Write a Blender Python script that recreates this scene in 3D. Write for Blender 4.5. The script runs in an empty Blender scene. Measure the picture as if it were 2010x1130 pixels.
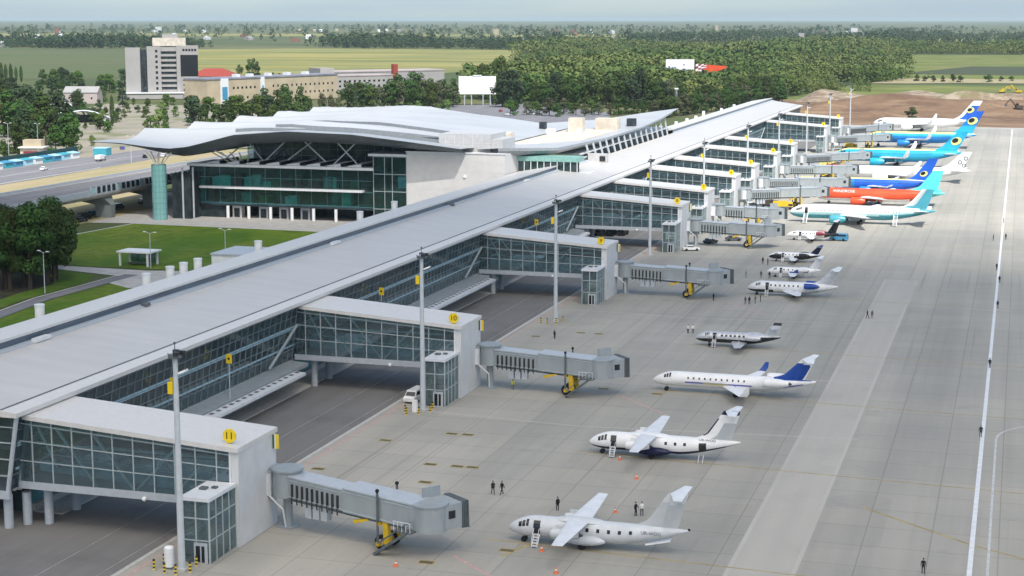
import bpy, math, random
import numpy as np
from mathutils import Vector, Matrix
R = math.radians
rnd = random.Random(7)
S = bpy.context.scene
COL = S.collection

# ------------------------------------------------------------------ materials
def _nt(name):
    m = bpy.data.materials.new(name); m.use_nodes = True
    nt = m.node_tree
    return m, nt, nt.nodes['Principled BSDF']
def N(nt, t, **kw):
    n = nt.nodes.new(t)
    for k, v in kw.items():
        if k in n.inputs: n.inputs[k].default_value = v
        else: setattr(n, k, v)
    return n
def L(nt, a, b): nt.links.new(a, b)
def rgba(c): return (c[0], c[1], c[2], 1)
def mixc(nt, fac, a, b, blend='MIX'):
    n = nt.nodes.new('ShaderNodeMix'); n.data_type = 'RGBA'; n.blend_type = blend
    for sock, v in ((n.inputs[0], fac), (n.inputs[6], a), (n.inputs[7], b)):
        if hasattr(v, 'node'): nt.links.new(v, sock)
        elif isinstance(v, (int, float)): sock.default_value = v
        else: sock.default_value = rgba(v)
    return n.outputs[2]
def noise(nt, vec, scale, detail=4, rough=.55, lo=.35, hi=.65):
    n = N(nt, 'ShaderNodeTexNoise'); n.inputs['Scale'].default_value = scale
    n.inputs['Detail'].default_value = detail; n.inputs['Roughness'].default_value = rough
    L(nt, vec, n.inputs['Vector'])
    r = N(nt, 'ShaderNodeMapRange'); r.inputs[1].default_value = lo; r.inputs[2].default_value = hi
    L(nt, n.outputs[0], r.inputs[0])
    return r.outputs[0]
def mapped(nt, scale=(1, 1, 1), kind='Object', rot=0):
    t = N(nt, 'ShaderNodeTexCoord'); m = N(nt, 'ShaderNodeMapping')
    m.inputs['Scale'].default_value = scale; m.inputs['Rotation'].default_value = (0, 0, rot)
    L(nt, t.outputs[kind], m.inputs[0]); return m.outputs[0]
def mat(name, c, rough=.6, metal=0., var=.12, scale=1.5, spec=.4, c2=None, streak=None, bump=0):
    m, nt, b = _nt(name)
    v = mapped(nt, streak or (1, 1, 1))
    hi = c2 or tuple(min(1, k*(1+var)) for k in c)
    lo = tuple(k*(1-var) for k in c) if c2 is None else c
    f = noise(nt, v, scale, 5)
    L(nt, mixc(nt, f, lo, hi), b.inputs['Base Color'])
    b.inputs['Roughness'].default_value = rough; b.inputs['Metallic'].default_value = metal
    b.inputs['Specular IOR Level'].default_value = spec
    if bump:
        bp = N(nt, 'ShaderNodeBump'); bp.inputs['Strength'].default_value = bump
        L(nt, f, bp.inputs['Height']); L(nt, bp.outputs[0], b.inputs['Normal'])
    return m
def glass(name, tint, refl=.5, clear=.55, body=.3, add=.03):
    """window glass: partly clear and tinted, mirror reflection by angle"""
    m, nt, b = _nt(name); nt.nodes.remove(b)
    out = [n for n in nt.nodes if n.type == 'OUTPUT_MATERIAL'][0]
    v = mapped(nt)
    f = noise(nt, v, .35, 2, .5, .3, .7)
    tr = N(nt, 'ShaderNodeBsdfTransparent'); L(nt, mixc(nt, f, tuple(k*.75 for k in tint), tint), tr.inputs[0])
    df = N(nt, 'ShaderNodeBsdfDiffuse'); df.inputs[0].default_value = rgba(tuple(k*body for k in tint))
    gl = N(nt, 'ShaderNodeBsdfGlossy'); gl.inputs['Roughness'].default_value = .04
    gl.inputs[0].default_value = (.8, .9, .92, 1)
    m1 = N(nt, 'ShaderNodeMixShader'); m1.inputs[0].default_value = 1-clear
    L(nt, tr.outputs[0], m1.inputs[1]); L(nt, df.outputs[0], m1.inputs[2])
    fr = N(nt, 'ShaderNodeFresnel'); fr.inputs[0].default_value = 1.5
    mu = N(nt, 'ShaderNodeMath', operation='MULTIPLY'); mu.inputs[1].default_value = refl*2
    ad = N(nt, 'ShaderNodeMath', operation='ADD'); L(nt, fr.outputs[0], ad.inputs[0]); ad.inputs[1].default_value = add
    L(nt, ad.outputs[0], mu.inputs[0])
    m2 = N(nt, 'ShaderNodeMixShader'); L(nt, mu.outputs[0], m2.inputs[0])
    L(nt, m1.outputs[0], m2.inputs[1]); L(nt, gl.outputs[0], m2.inputs[2])
    L(nt, m2.outputs[0], out.inputs[0]); return m
def foliage(name, c, c2, clump=.35):
    m, nt, b = _nt(name)
    v = mapped(nt)
    f = noise(nt, v, clump, 3, .6, .35, .65)
    oi = N(nt, 'ShaderNodeObjectInfo')
    base = mixc(nt, f, c, c2)
    hs = N(nt, 'ShaderNodeHueSaturation')
    mr = N(nt, 'ShaderNodeMapRange'); mr.inputs[3].default_value = .7; mr.inputs[4].default_value = 1.35
    L(nt, oi.outputs['Random'], mr.inputs[0]); L(nt, mr.outputs[0], hs.inputs['Value'])
    mh = N(nt, 'ShaderNodeMapRange'); mh.inputs[3].default_value = .47; mh.inputs[4].default_value = .52
    L(nt, oi.outputs['Random'], mh.inputs[0]); L(nt, mh.outputs[0], hs.inputs['Hue'])
    L(nt, base, hs.inputs['Color']); L(nt, hs.outputs[0], b.inputs['Base Color'])
    b.inputs['Roughness'].default_value = .75; b.inputs['Specular IOR Level'].default_value = .2
    return m

M = {}
def mm(k, *a, **kw): M[k] = mat(k, *a, **kw)
mm('white_paint', (.78, .79, .80), .35, var=.05, scale=.8)
mm('cool_white', (.69, .71, .735), .35, var=.06, scale=.8)
mm('pale_grey_paint', (.42, .46, .50), .4, var=.06)
mm('roof_metal', (.45, .465, .48), .32, var=.05, scale=.25, streak=(6, .35, 1), spec=.8)
mm('roof_edge', (.62, .61, .595), .4, var=.04)
mm('gutter_dark', (.10, .11, .12), .6)
mm('ridge_panel', (.075, .105, .145), .35, var=.25, scale=.6, streak=(1, .2, 4))
mm('panel_grey', (.60, .61, .62), .5, var=.05, scale=.5)
mm('steel_frame', (.37, .43, .45), .4, var=.08)
mm('frame_dark', (.15, .20, .22), .4)
mm('frame_teal', (.10, .24, .26), .4)
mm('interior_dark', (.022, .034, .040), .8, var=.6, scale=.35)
mm('interior_teal', (.09, .25, .29), .5, var=.4, scale=.3)
mm('floor_pale', (.34, .36, .36), .5)
mm('concrete', (.40, .39, .37), .8, var=.12, scale=.4)
mm('concrete_dark', (.16, .19, .19), .8, var=.12, scale=.4)
mm('stone_wall', (.62, .61, .60), .7, var=.04, scale=.6)
mm('jet_metal', (.30, .335, .355), .45, var=.08, scale=.7, streak=(1, 1, .3))
mm('jet_dark', (.10, .12, .13), .5)
mm('black_rubber', (.012, .012, .013), .7)
mm('yellow_paint', (.62, .42, .02), .45, var=.1)
mm('sign_yellow', (.80, .58, .02), .4, var=.04)
mm('sign_black', (.03, .025, .01), .5)
mm('orange_paint', (.75, .16, .05), .5)
mm('red_paint', (.45, .05, .03), .5)
mm('black_cloth', (.012, .012, .016), .85)
mm('grey_cloth', (.10, .11, .13), .85)
mm('white_cloth', (.7, .7, .7), .85)
mm('hi_vis', (.55, .55, .10), .8)
mm('skin', (.45, .27, .19), .6)
mm('hair', (.03, .02, .015), .7)
mm('window_black', (.012, .015, .02), .12, spec=.6)
mm('pole_metal', (.50, .54, .57), .4, var=.06)
mm('bark', (.07, .055, .04), .9, var=.3)
mm('tail_grey', (.45, .48, .50), .4, var=.04)
mm('navy_paint', (.008, .012, .055), .3)
mm('royal_blue', (.012, .06, .30), .3, var=.1)
mm('violet_blue', (.09, .10, .38), .3)
mm('cyan_paint', (.02, .38, .60), .3, var=.12, scale=.15)
mm('azure_paint', (.015, .20, .55), .3, var=.12, scale=.15)
mm('blue_paint', (.015, .11, .55), .3, var=.2, scale=.15)
mm('turquoise_paint', (.10, .62, .60), .3, var=.1)
mm('teal_paint', (.06, .30, .38), .3, var=.12, scale=.2)
mm('pale_teal', (.36, .58, .60), .3)
mm('red_orange', (.72, .085, .03), .3, var=.12, scale=.15)
mm('lemon_paint', (.75, .72, .25), .4)
mm('silver_paint', (.55, .57, .60), .3, metal=.3)
mm('maroon_paint', (.25, .03, .05), .35)
mm('gold_stripe', (.50, .42, .12), .4)
mm('engine_dark', (.05, .055, .06), .4, metal=.5)
mm('cream_wall', (.44, .37, .26), .8, var=.12, scale=.1)
mm('grey_wall', (.33, .32, .315), .8, var=.05, scale=.1)
mm('red_roof', (.30, .05, .035), .7, var=.15)
mm('brick_roof', (.22, .10, .07), .8, var=.2)
mm('blue_kiosk', (.06, .25, .42), .5, var=.2)
mm('light_blue', (.35, .58, .72), .5)
mm('teal_kiosk', (.05, .33, .42), .5)
mm('dark_fence', (.012, .05, .055), .7)
mm('marking_white', (.72, .74, .76), .6, var=.1)
mm('marking_thin', (.52, .53, .53), .7, var=.15)
mm('marking_yellow', (.36, .29, .13), .8, var=.25, scale=.4)
mm('marking_red', (.50, .33, .30), .8, var=.15)
mm('box_dark', (.12, .10, .06), .8, var=.4, scale=2)
mm('box_border', (.40, .32, .12), .8, var=.2)
mm('kerb', (.46, .45, .43), .8)
mm('earth_dark', (.10, .075, .06), .95, var=.3, scale=.05)
mm('white_light', (.85, .85, .82), .3)
M['glass_teal'] = glass('glass_teal', (.60, .84, .90), .55, .72, .25, .06)
M['glass_stair'] = glass('glass_stair', (.50, .70, .72), .55, .66, .36, .06)
M['glass_dark'] = glass('glass_dark', (.50, .70, .77), .5, .72, .24, .06)
M['glass_green'] = glass('glass_green', (.42, .86, .82), .5, .78, .16)
M['glass_cylinder'] = glass('glass_cylinder', (.34, .70, .68), .6, .15, .75)
M['leaf_dark'] = foliage('leaf_dark', (.020, .050, .010), (.058, .105, .016))
M['leaf_mid'] = foliage('leaf_mid', (.035, .075, .012), (.085, .14, .022))
M['leaf_light'] = foliage('leaf_light', (.09, .15, .035), (.17, .22, .06))
M['leaf_blue'] = foliage('leaf_blue', (.024, .052, .022), (.046, .082, .034))
M['leaf_brown'] = foliage('leaf_brown', (.06, .075, .035), (.10, .11, .05))

def apron_material():
    m, nt, b = _nt('apron_concrete')
    v = mapped(nt)
    br = N(nt, 'ShaderNodeTexBrick'); br.offset = 0; br.squash = 1
    L(nt, v, br.inputs['Vector'])
    for k, x in dict(Scale=1., **{'Brick Width': 7.5, 'Row Height': 7.5, 'Mortar Size': .085, 'Mortar Smooth': .3, 'Bias': 0.}).items(): br.inputs[k].default_value = x
    br.inputs['Color1'].default_value = (.435, .410, .362, 1); br.inputs['Color2'].default_value = (.405, .386, .345, 1)
    br.inputs['Mortar'].default_value = (.315, .30, .265, 1)
    big = noise(nt, v, .018, 5, .6, .35, .68)
    c = mixc(nt, big, mixc(nt, 1., br.outputs[0], (.84, .86, .87), 'MULTIPLY'), br.outputs[0])
    st = noise(nt, mapped(nt, (.22, .006, 1)), 1., 5, .65, .38, .66)
    c = mixc(nt, mult(nt, st, .55), c, mixc(nt, 1., c, (.76, .78, .78), 'MULTIPLY'))
    st2 = noise(nt, mapped(nt, (.010, .16, 1)), 1., 4, .6, .45, .7)
    c = mixc(nt, mult(nt, st2, .4), c, mixc(nt, 1., c, (1.12, 1.1, 1.06), 'MULTIPLY'))
    band = noise(nt, mapped(nt, (.075, .0008, 1)), 1., 3, .6, .40, .60)
    c = mixc(nt, mult(nt, band, .55), mixc(nt, 1., c, (1.08, 1.07, 1.05), 'MULTIPLY'), mixc(nt, 1., c, (.84, .85, .86), 'MULTIPLY'))
    ty = noise(nt, mapped(nt, (1.1, .004, 1)), 1., 2, .6, .58, .72)
    reg = noise(nt, v, .012, 2, .5, .45, .6)
    tm = N(nt, 'ShaderNodeMath', operation='MULTIPLY'); L(nt, ty, tm.inputs[0]); L(nt, reg, tm.inputs[1])
    c = mixc(nt, mult(nt, tm.outputs[0], .5), c, (.22, .21, .195))
    pat = N(nt, 'ShaderNodeTexVoronoi', feature='F1', distance='CHEBYCHEV'); pat.inputs['Scale'].default_value = .045; L(nt, v, pat.inputs['Vector'])
    pr_ = N(nt, 'ShaderNodeSeparateColor'); L(nt, pat.outputs['Color'], pr_.inputs[0])
    pm = N(nt, 'ShaderNodeMapRange'); pm.inputs[1].default_value = .72; pm.inputs[2].default_value = .8; L(nt, pr_.outputs[0], pm.inputs[0])
    c = mixc(nt, mult(nt, pm.outputs[0], .35), c, mixc(nt, 1., c, (.86, .86, .86), 'MULTIPLY'))
    sp = noise(nt, v, .12, 6, .7, .60, .74)
    c = mixc(nt, mult(nt, sp, .5), c, (.24, .235, .225))
    fine = noise(nt, v, 1.4, 3, .6, .3, .7)
    c = mixc(nt, mult(nt, fine, .25), c, mixc(nt, 1., c, (.85, .85, .84), 'MULTIPLY'))
    L(nt, c, b.inputs['Base Color']); b.inputs['Roughness'].default_value = .75; b.inputs['Specular IOR Level'].default_value = .3
    return m
def mult(nt, s, k):
    n = N(nt, 'ShaderNodeMath', operation='MULTIPLY'); L(nt, s, n.inputs[0]); n.inputs[1].default_value = k; return n.outputs[0]
M['apron'] = apron_material()
def sheet_metal(name, c, rough, spec):
    m, nt, b = _nt(name); v = mapped(nt)
    w_ = N(nt, 'ShaderNodeTexWave', wave_type='BANDS', bands_direction='Y'); w_.inputs['Scale'].default_value = .52; w_.inputs['Distortion'].default_value = 0
    L(nt, v, w_.inputs['Vector'])
    r = N(nt, 'ShaderNodeMapRange'); r.inputs[1].default_value = .93; r.inputs[2].default_value = 1.; L(nt, w_.outputs['Fac'], r.inputs[0])
    pan = noise(nt, mapped(nt, (.03, .33, 1)), 1., 2, .5, .35, .65)
    st = noise(nt, mapped(nt, (.10, .9, 1)), 1., 5, .65, .45, .75)
    pt_ = noise(nt, v, .05, 4, .6, .5, .7)
    col = mixc(nt, mult(nt, pan, .9), tuple(k*.95 for k in c), tuple(min(1, k*1.05) for k in c))
    col = mixc(nt, mult(nt, st, .35), col, tuple(k*.80 for k in c)); col = mixc(nt, mult(nt, pt_, .3), col, tuple(k*.86 for k in c))
    col = mixc(nt, mult(nt, r.outputs[0], .45), col, tuple(k*.5 for k in c))
    L(nt, col, b.inputs['Base Color']); b.inputs['Roughness'].default_value = rough; b.inputs['Specular IOR Level'].default_value = spec
    return m
M['roof_metal'] = sheet_metal('roof_metal', (.555, .54, .52), .40, .45)
def layered(name, base, layers, rough=.9):
    """layers: (scale_vec, noise scale, lo, hi, colour, strength)"""
    m, nt, b = _nt(name); c = base
    for sv, sc, lo, hi, col, k in layers:
        f = mult(nt, noise(nt, mapped(nt, sv), sc, 5, .6, lo, hi), k)
        c = mixc(nt, f, c, col)
    L(nt, c, b.inputs['Base Color']); b.inputs['Roughness'].default_value = rough; b.inputs['Specular IOR Level'].default_value = .2
    return m
M['asphalt'] = layered('asphalt', (.175, .17, .165), [((.5, .012, 1), 1, .4, .65, (.20, .20, .20), .8), ((1, 1, 1), .1, .5, .7, (.12, .12, .12), .6), ((1, .02, 1), 2, .5, .7, (.20, .195, .19), .4)])
M['road'] = layered('road', (.17, .17, .185), [((.3, .02, 1), 1, .4, .65, (.24, .235, .24), .7), ((1, 1, 1), .2, .5, .7, (.13, .13, .14), .5)])
M['lawn'] = layered('lawn', (.075, .150, .006), [((1, .4, 1), .05, .42, .62, (.17, .21, .018), .8), ((1, .5, 1), .13, .5, .62, (.05, .11, .004), .7), ((1, 1, 1), .5, .4, .7, (.04, .09, .010), .6), ((.3, 1, 1), .12, .55, .72, (.20, .19, .06), .5)])
M['ground'] = layered('ground', (.065, .085, .032), [((1, 1, 1), .02, .4, .6, (.12, .13, .05), .8), ((1, 1, 1), .004, .42, .6, (.05, .08, .03), .8), ((.3, 1, 1), .0016, .48, .6, (.17, .16, .08), .7)])
M['plaza'] = layered('plaza', (.30, .27, .215), [((1, 1, 1), .05, .4, .65, (.23, .215, .18), .8), ((1, 1, 1), .03, .52, .62, (.12, .15, .05), .7)])
M['verge'] = layered('verge', (.34, .28, .17), [((1, .2, 1), .1, .4, .65, (.26, .24, .11), .8), ((1, 1, 1), .4, .5, .7, (.40, .34, .24), .6)])
M['field_crop'] = layered('field_crop', (.24, .215, .05), [((.0012, .02, 1), 1, .42, .6, (.34, .30, .12), .9), ((.0015, .012, 1), 2, .5, .64, (.09, .13, .05), .8), ((1, 1, 1), .004, .42, .62, (.15, .18, .07), .5)])
M['field_dull'] = layered('field_dull', (.085, .115, .045), [((.001, .015, 1), 1.4, .42, .62, (.12, .12, .055), .9), ((.001, .02, 1), 2, .5, .64, (.06, .095, .035), .7)])
M['field_dark'] = layered('field_dark', (.05, .065, .035), [((.003, .02, 1), 1, .4, .6, (.07, .08, .04), .8)])
M['meadow'] = layered('meadow', (.115, .15, .035), [((.002, .012, 1), 1.5, .42, .6, (.21, .215, .06), .8), ((1, 1, 1), .02, .45, .65, (.08, .10, .025), .7), ((1, .4, 1), .008, .5, .65, (.22, .19, .08), .5)])
M['dirt'] = layered('dirt', (.225, .145, .088), [((1, .5, 1), .03, .4, .62, (.13, .08, .052), .85), ((.4, 1, 1), .05, .52, .68, (.34, .24, .155), .8), ((1, 1, 1), .18, .55, .7, (.14, .085, .06), .6)], .95)
M['spoil'] = layered('spoil', (.22, .16, .11), [((1, 1, 1), .08, .42, .6, (.38, .32, .24), .9), ((1, 1, 1), .15, .52, .66, (.15, .10, .07), .8), ((1, 1, 1), .05, .55, .66, (.16, .18, .06), .6)], .95)
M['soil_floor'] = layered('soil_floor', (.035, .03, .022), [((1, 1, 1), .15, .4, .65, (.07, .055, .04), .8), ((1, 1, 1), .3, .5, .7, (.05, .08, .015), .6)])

# ------------------------------------------------------------------ mesh helpers
class MB:
    def __init__(s): s.v = []; s.f = []; s.m = []
    def face(s, pts, m=0):
        i = len(s.v); s.v += [tuple(p) for p in pts]; s.f.append(tuple(range(i, i+len(pts)))); s.m.append(m)
    def box(s, x0, y0, z0, x1, y1, z1, m=0):
        i = len(s.v)
        s.v += [(x, y, z) for z in (z0, z1) for (x, y) in ((x0, y0), (x1, y0), (x1, y1), (x0, y1))]
        for q in ((3, 2, 1, 0), (4, 5, 6, 7), (0, 1, 5, 4), (1, 2, 6, 5), (2, 3, 7, 6), (3, 0, 4, 7)):
            s.f.append(tuple(i+k for k in q)); s.m.append(m)
        return s
    def hexa(s, b, t, m=0):
        """b, t: four bottom and four top points, counter-clockwise from above"""
        i = len(s.v); s.v += [tuple(p) for p in b]+[tuple(p) for p in t]
        for q in ((3, 2, 1, 0), (4, 5, 6, 7), (0, 1, 5, 4), (1, 2, 6, 5), (2, 3, 7, 6), (3, 0, 4, 7)):
            s.f.append(tuple(i+k for k in q)); s.m.append(m)
        return s
    def beam(s, p, q, w, h=None, m=0):
        p = Vector(p); q = Vector(q); h = h or w; d = (q-p).normalized()
        a = d.cross(Vector((0, 0, 1)))
        if a.length < 1e-4: a = Vector((1, 0, 0))
        a.normalize(); b = a.cross(d)
        ring = lambda c: [c-a*w/2-b*h/2, c+a*w/2-b*h/2, c+a*w/2+b*h/2, c-a*w/2+b*h/2]
        return s.loft([ring(p), ring(q)], m)
    def tube(s, p, q, r0, r1=None, n=8, m=0):
        p = Vector(p); q = Vector(q); r1 = r0 if r1 is None else r1; d = (q-p).normalized()
        a = d.orthogonal().normalized(); b = d.cross(a)
        rg = lambda c, r: [c+a*(r*math.cos(2*math.pi*k/n))+b*(r*math.sin(2*math.pi*k/n)) for k in range(n)]
        return s.loft([rg(p, r0), rg(q, r1)], m)
    def loft(s, rings, m=0, caps=True, closed=True, fm=None):
        i = len(s.v); n = len(rings[0])
        for r in rings: s.v += [tuple(p) for p in r]
        for a in range(len(rings)-1):
            for k in range(n if closed else n-1):
                k2 = (k+1) % n
                s.f.append((i+a*n+k, i+a*n+k2, i+(a+1)*n+k2, i+(a+1)*n+k)); s.m.append(fm(a, k) if fm else m)
        if caps and closed:
            s.f.append(tuple(i+k for k in reversed(range(n)))); s.m.append(fm(0, 0) if fm else m)
            s.f.append(tuple(i+(len(rings)-1)*n+k for k in range(n))); s.m.append(fm(len(rings)-2, 0) if fm else m)
        return s
    def prism(s, poly, a0, a1, axis='z', m=0):
        f = {'z': lambda u, v, a: (u, v, a), 'y': lambda u, v, a: (u, a, v), 'x': lambda u, v, a: (a, u, v)}[axis]
        return s.loft([[f(u, v, a0) for u, v in poly], [f(u, v, a1) for u, v in poly]], m)
    def ball(s, c, rx, ry=None, rz=None, m=0, n=10):
        ry = ry or rx; rz = rz or rx; rings = []
        for k in range(1, n//2+1):
            t = math.pi*k/(n//2+1)
            rings.append([(c[0]+rx*math.sin(t)*math.cos(2*math.pi*j/n), c[1]+ry*math.sin(t)*math.sin(2*math.pi*j/n), c[2]-rz*math.cos(t)) for j in range(n)])
        return s.loft(rings, m)
    def build(s, name, mats, parent=None, smooth=False, off=None):
        me = bpy.data.meshes.new(name)
        v = s.v if off is None else [(x-off[0], y-off[1], z-off[2]) for x, y, z in s.v]
        me.from_pydata(v, [], s.f)
        if isinstance(mats, str): mats = [mats]
        for k in mats: me.materials.append(M[k])
        me.polygons.foreach_set('material_index', s.m)
        if smooth: me.polygons.foreach_set('use_smooth', [True]*len(s.f))
        me.update()
        o = bpy.data.objects.new(name, me); COL.objects.link(o)
        if smooth:
            try: me.set_sharp_from_angle(angle=R(38))
            except Exception: pass
        if parent: o.parent = parent
        return o
def thing(name, label, cat, loc=(0, 0, 0), rz=0, group=None):
    o = bpy.data.objects.new(name, None); COL.objects.link(o)
    o.location = loc; o.rotation_euler = (0, 0, rz); o.empty_display_size = .5
    o['label'] = label; o['category'] = cat
    if group: o['group'] = group
    return o
def tag(o, label, cat, group=None):
    o['label'] = label; o['category'] = cat
    if group: o['group'] = group
    return o
def struct(o): o['kind'] = 'structure'; return o
def kids(o): return [c for c in COL.objects if c.parent is o]
def dup(root, loc, rz=0, label=None, group=None, scale=None, sub=None):
    r = root.copy(); COL.objects.link(r); r.location = loc; r.rotation_euler = (0, 0, rz)
    if label: r['label'] = label
    if group: r['group'] = group
    if scale: r.scale = scale
    for ch in (sub or root.children):
        c = ch.copy(); COL.objects.link(c); c.parent = r
        for g in ch.children:
            d = g.copy(); COL.objects.link(d); d.parent = c
    return r
def sheet(name, poly, z, m, holes=None):
    mb = MB(); mb.face([(x, y, z) for x, y in poly]); o = mb.build(name, m); return struct(o)
def text_mesh(name, s, size, m, parent, mat4, extrude=.01):
    cu = bpy.data.curves.new(name, 'FONT'); cu.body = s; cu.size = size; cu.align_x = 'CENTER'; cu.align_y = 'CENTER'; cu.extrude = extrude
    t = bpy.data.objects.new(name, cu); COL.objects.link(t)
    bpy.context.view_layer.update()
    me = bpy.data.meshes.new_from_object(t.evaluated_get(bpy.context.evaluated_depsgraph_get()))
    bpy.data.objects.remove(t); bpy.data.curves.remove(cu)
    me.materials.clear(); me.materials.append(M[m]); me.transform(mat4)
    o = bpy.data.objects.new(name, me); COL.objects.link(o); o.parent = parent; return o

# ------------------------------------------------------------------ camera, sky, sun
CAMH = 59.4
cam = bpy.data.cameras.new('camera'); co = bpy.data.objects.new('camera', cam); COL.objects.link(co)
co.location = (0, 0, CAMH); co.rotation_euler = (R(90-9.1536), 0, R(16.816))
cam.sensor_width = 36; cam.lens = 36*3283/2010; cam.clip_start = 1; cam.clip_end = 60000
S.camera = co
SUN_EL, SUN_AZ = 56, 143      # azimuth clockwise from +Y
w = bpy.data.worlds.new('World'); S.world = w; w.use_nodes = True
wn = w.node_tree; bg = wn.nodes['Background']; sk = wn.nodes.new('ShaderNodeTexSky')
sk.sky_type = 'NISHITA'; sk.sun_disc = False; sk.sun_elevation = R(SUN_EL); sk.sun_rotation = R(SUN_AZ)
sk.air_density = 1.0; sk.dust_density = .7; sk.ozone_density = 1.5
tn = wn.nodes.new('ShaderNodeMix'); tn.data_type = 'RGBA'; tn.blend_type = 'MULTIPLY'; tn.inputs[0].default_value = 1; tn.inputs[7].default_value = (.80, .92, 1.05, 1)
wn.links.new(sk.outputs[0], tn.inputs[6]); bg.inputs[1].default_value = .10
ov = wn.nodes.new('ShaderNodeMix'); ov.data_type = 'RGBA'; ov.inputs[0].default_value = .55; wt = wn.nodes.new('ShaderNodeTexCoord'); wm_ = wn.nodes.new('ShaderNodeMapping'); wm_.inputs['Scale'].default_value = (5, 5, 60); wno = wn.nodes.new('ShaderNodeTexNoise'); wno.inputs['Scale'].default_value = 1.; wno.inputs['Detail'].default_value = 4; wr = wn.nodes.new('ShaderNodeMapRange'); wr.inputs[1].default_value = .35; wr.inputs[2].default_value = .65; wr.inputs[3].default_value = .40; wr.inputs[4].default_value = .72
for a_, b_ in ((wt.outputs['Generated'], wm_.inputs[0]), (wm_.outputs[0], wno.inputs['Vector']), (wno.outputs[0], wr.inputs[0]), (wr.outputs[0], ov.inputs[0])): wn.links.new(a_, b_)
ov.inputs[7].default_value = (2.35, 3.1, 3.95, 1)     # thin high cloud veil
wn.links.new(tn.outputs[2], ov.inputs[6]); wn.links.new(ov.outputs[2], bg.inputs[0])
sl = bpy.data.lights.new('sun', 'SUN'); so = bpy.data.objects.new('sun', sl); COL.objects.link(so)
sl.energy = 3.5; sl.angle = R(.6); sl.color = (1, .95, .88)
sd = Vector((math.sin(R(SUN_AZ))*math.cos(R(SUN_EL)), math.cos(R(SUN_AZ))*math.cos(R(SUN_EL)), math.sin(R(SUN_EL))))
so.rotation_euler = sd.to_track_quat('Z', 'Y').to_euler(); so.location = (0, 0, 300)
S.view_settings.view_transform = 'Standard'; S.view_settings.look = 'None'; S.view_settings.exposure = .80; S.view_settings.gamma = 1
S.cycles.volume_bounces = 2; S.cycles.max_bounces = 8; S.cycles.transparent_max_bounces = 12
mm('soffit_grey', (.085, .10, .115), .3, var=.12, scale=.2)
mm('roof_shell', (.42, .435, .45), .36, var=.06, scale=.12, streak=(.3, 1, 1))
mm('roof_seam', (.17, .19, .21), .45)
mm('beige_roof', (.55, .50, .43), .8, var=.15, scale=.3)
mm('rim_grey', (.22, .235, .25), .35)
mm('pent_grey', (.46, .47, .48), .5, var=.08)
mm('green_band', (.22, .42, .38), .35)
mm('cream_branch', (.62, .58, .48), .6)
mm('violet_roof', (.22, .22, .27), .6, var=.2, scale=.1)
M['wood_soil'] = layered('wood_soil', (.03, .045, .018), [((1, 1, 1), .05, .4, .65, (.05, .07, .025), .8)])
mm('grey_white', (.56, .59, .62), .35, var=.06, scale=.8)
mm('band_blue', (.30, .46, .54), .4)
mm('lane_paint', (.30, .295, .29), .8, var=.3, scale=.4)
mm('duct_green', (.40, .46, .40), .5, var=.2)
mm('tree_green', (.04, .16, .05), .7)
mm('pink_roof', (.42, .36, .35), .7, var=.1, scale=.1)
# ------------------------------------------------------------------ ground and paved surfaces
sheet('ground', [(-26000, -800), (26000, -800), (26000, 40000), (-26000, 40000)], -.4, 'ground')
sheet('apron', [(-91, -60), (260, -60), (260, 955), (-91, 955)], 0, 'apron')
sheet('service_road', [(-126, -60), (-91.6, -60), (-91.6, 940), (-126, 940)], -.08, 'asphalt')
k = MB(); k.box(-91.6, -60, -.3, -91.0, 940, .03); struct(k.build('kerb', 'kerb'))
sheet('dirt_verge', [(-160, 955), (400, 955), (400, 1075), (-170, 1075)], -.02, 'dirt')
struct(MB().box(-95, 955, -.3, 260, 962, .05).build('apron_edge', 'concrete'))
def strip(mb, pts, wd, z):
    for a, b in zip(pts[:-1], pts[1:]):
        d = Vector((b[0]-a[0], b[1]-a[1])); d.normalize(); n = Vector((-d.y, d.x))*wd/2
        mb.face([(a[0]-n.x, a[1]-n.y, z), (b[0]-n.x, b[1]-n.y, z), (b[0]+n.x, b[1]+n.y, z), (a[0]+n.x, a[1]+n.y, z)])
def arc(cx, cy, r, a0, a1, n=14): return [(cx+r*math.cos(R(a0+(a1-a0)*i/n)), cy+r*math.sin(R(a0+(a1-a0)*i/n))) for i in range(n+1)]
mk = MB(); strip(mk, [(-2.8, -40), (-3.3, 950)], .55, .012); struct(mk.build('white_line', 'marking_white'))
mk = MB(); strip(mk, [(-.95, -40), (-1.05, 243)]+[(p[0], p[1]) for p in arc(11, 243, 12, 180, 100)], .3, .012); struct(mk.build('taxi_line', 'marking_thin'))
mk = MB(); strip(mk, [(-99.5, -60), (-99.5, 930)], .14, -.07); strip(mk, [(-93.2, -60), (-93.2, 930)], .12, -.07)
struct(mk.build('lane_line', 'lane_paint'))
struct(MB().box(-114, 172, -.3, -109.0, 900, .06).build('sidewalk', 'kerb'))
mk = MB(); strip(mk, [(-89.9, -60), (-89.9, 930)], .35, .010)
for pts in ([(-58.4, 170.6), (-52.0, 164.8)], [(-59.2, 254.9), (-49, 243.5)], [(-58, 349), (-48, 336)]): strip(mk, pts, .35, .010)
struct(mk.build('red_line', 'marking_red'))
mk = MB()
for Y in (177.5, 219, 260.5, 300, 360, 412, 455): strip(mk, [(-57, Y), (30, Y-6)], .28, .008)
for pts in ([(-16.3, 203), (-3.1, 191.4), (4, 187), (30, 176)], [(-53.2, 172), (-51, 178)], [(-54.5, 257), (-51.5, 261)]): strip(mk, pts, .4, .009)
struct(mk.build('yellow_line', 'marking_yellow'))
mk = MB()
for Y in (236, 275, 330, 383, 520): strip(mk, [(-88, Y), (-60, Y-3), (-20, Y+1)], .3, .007)
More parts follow.
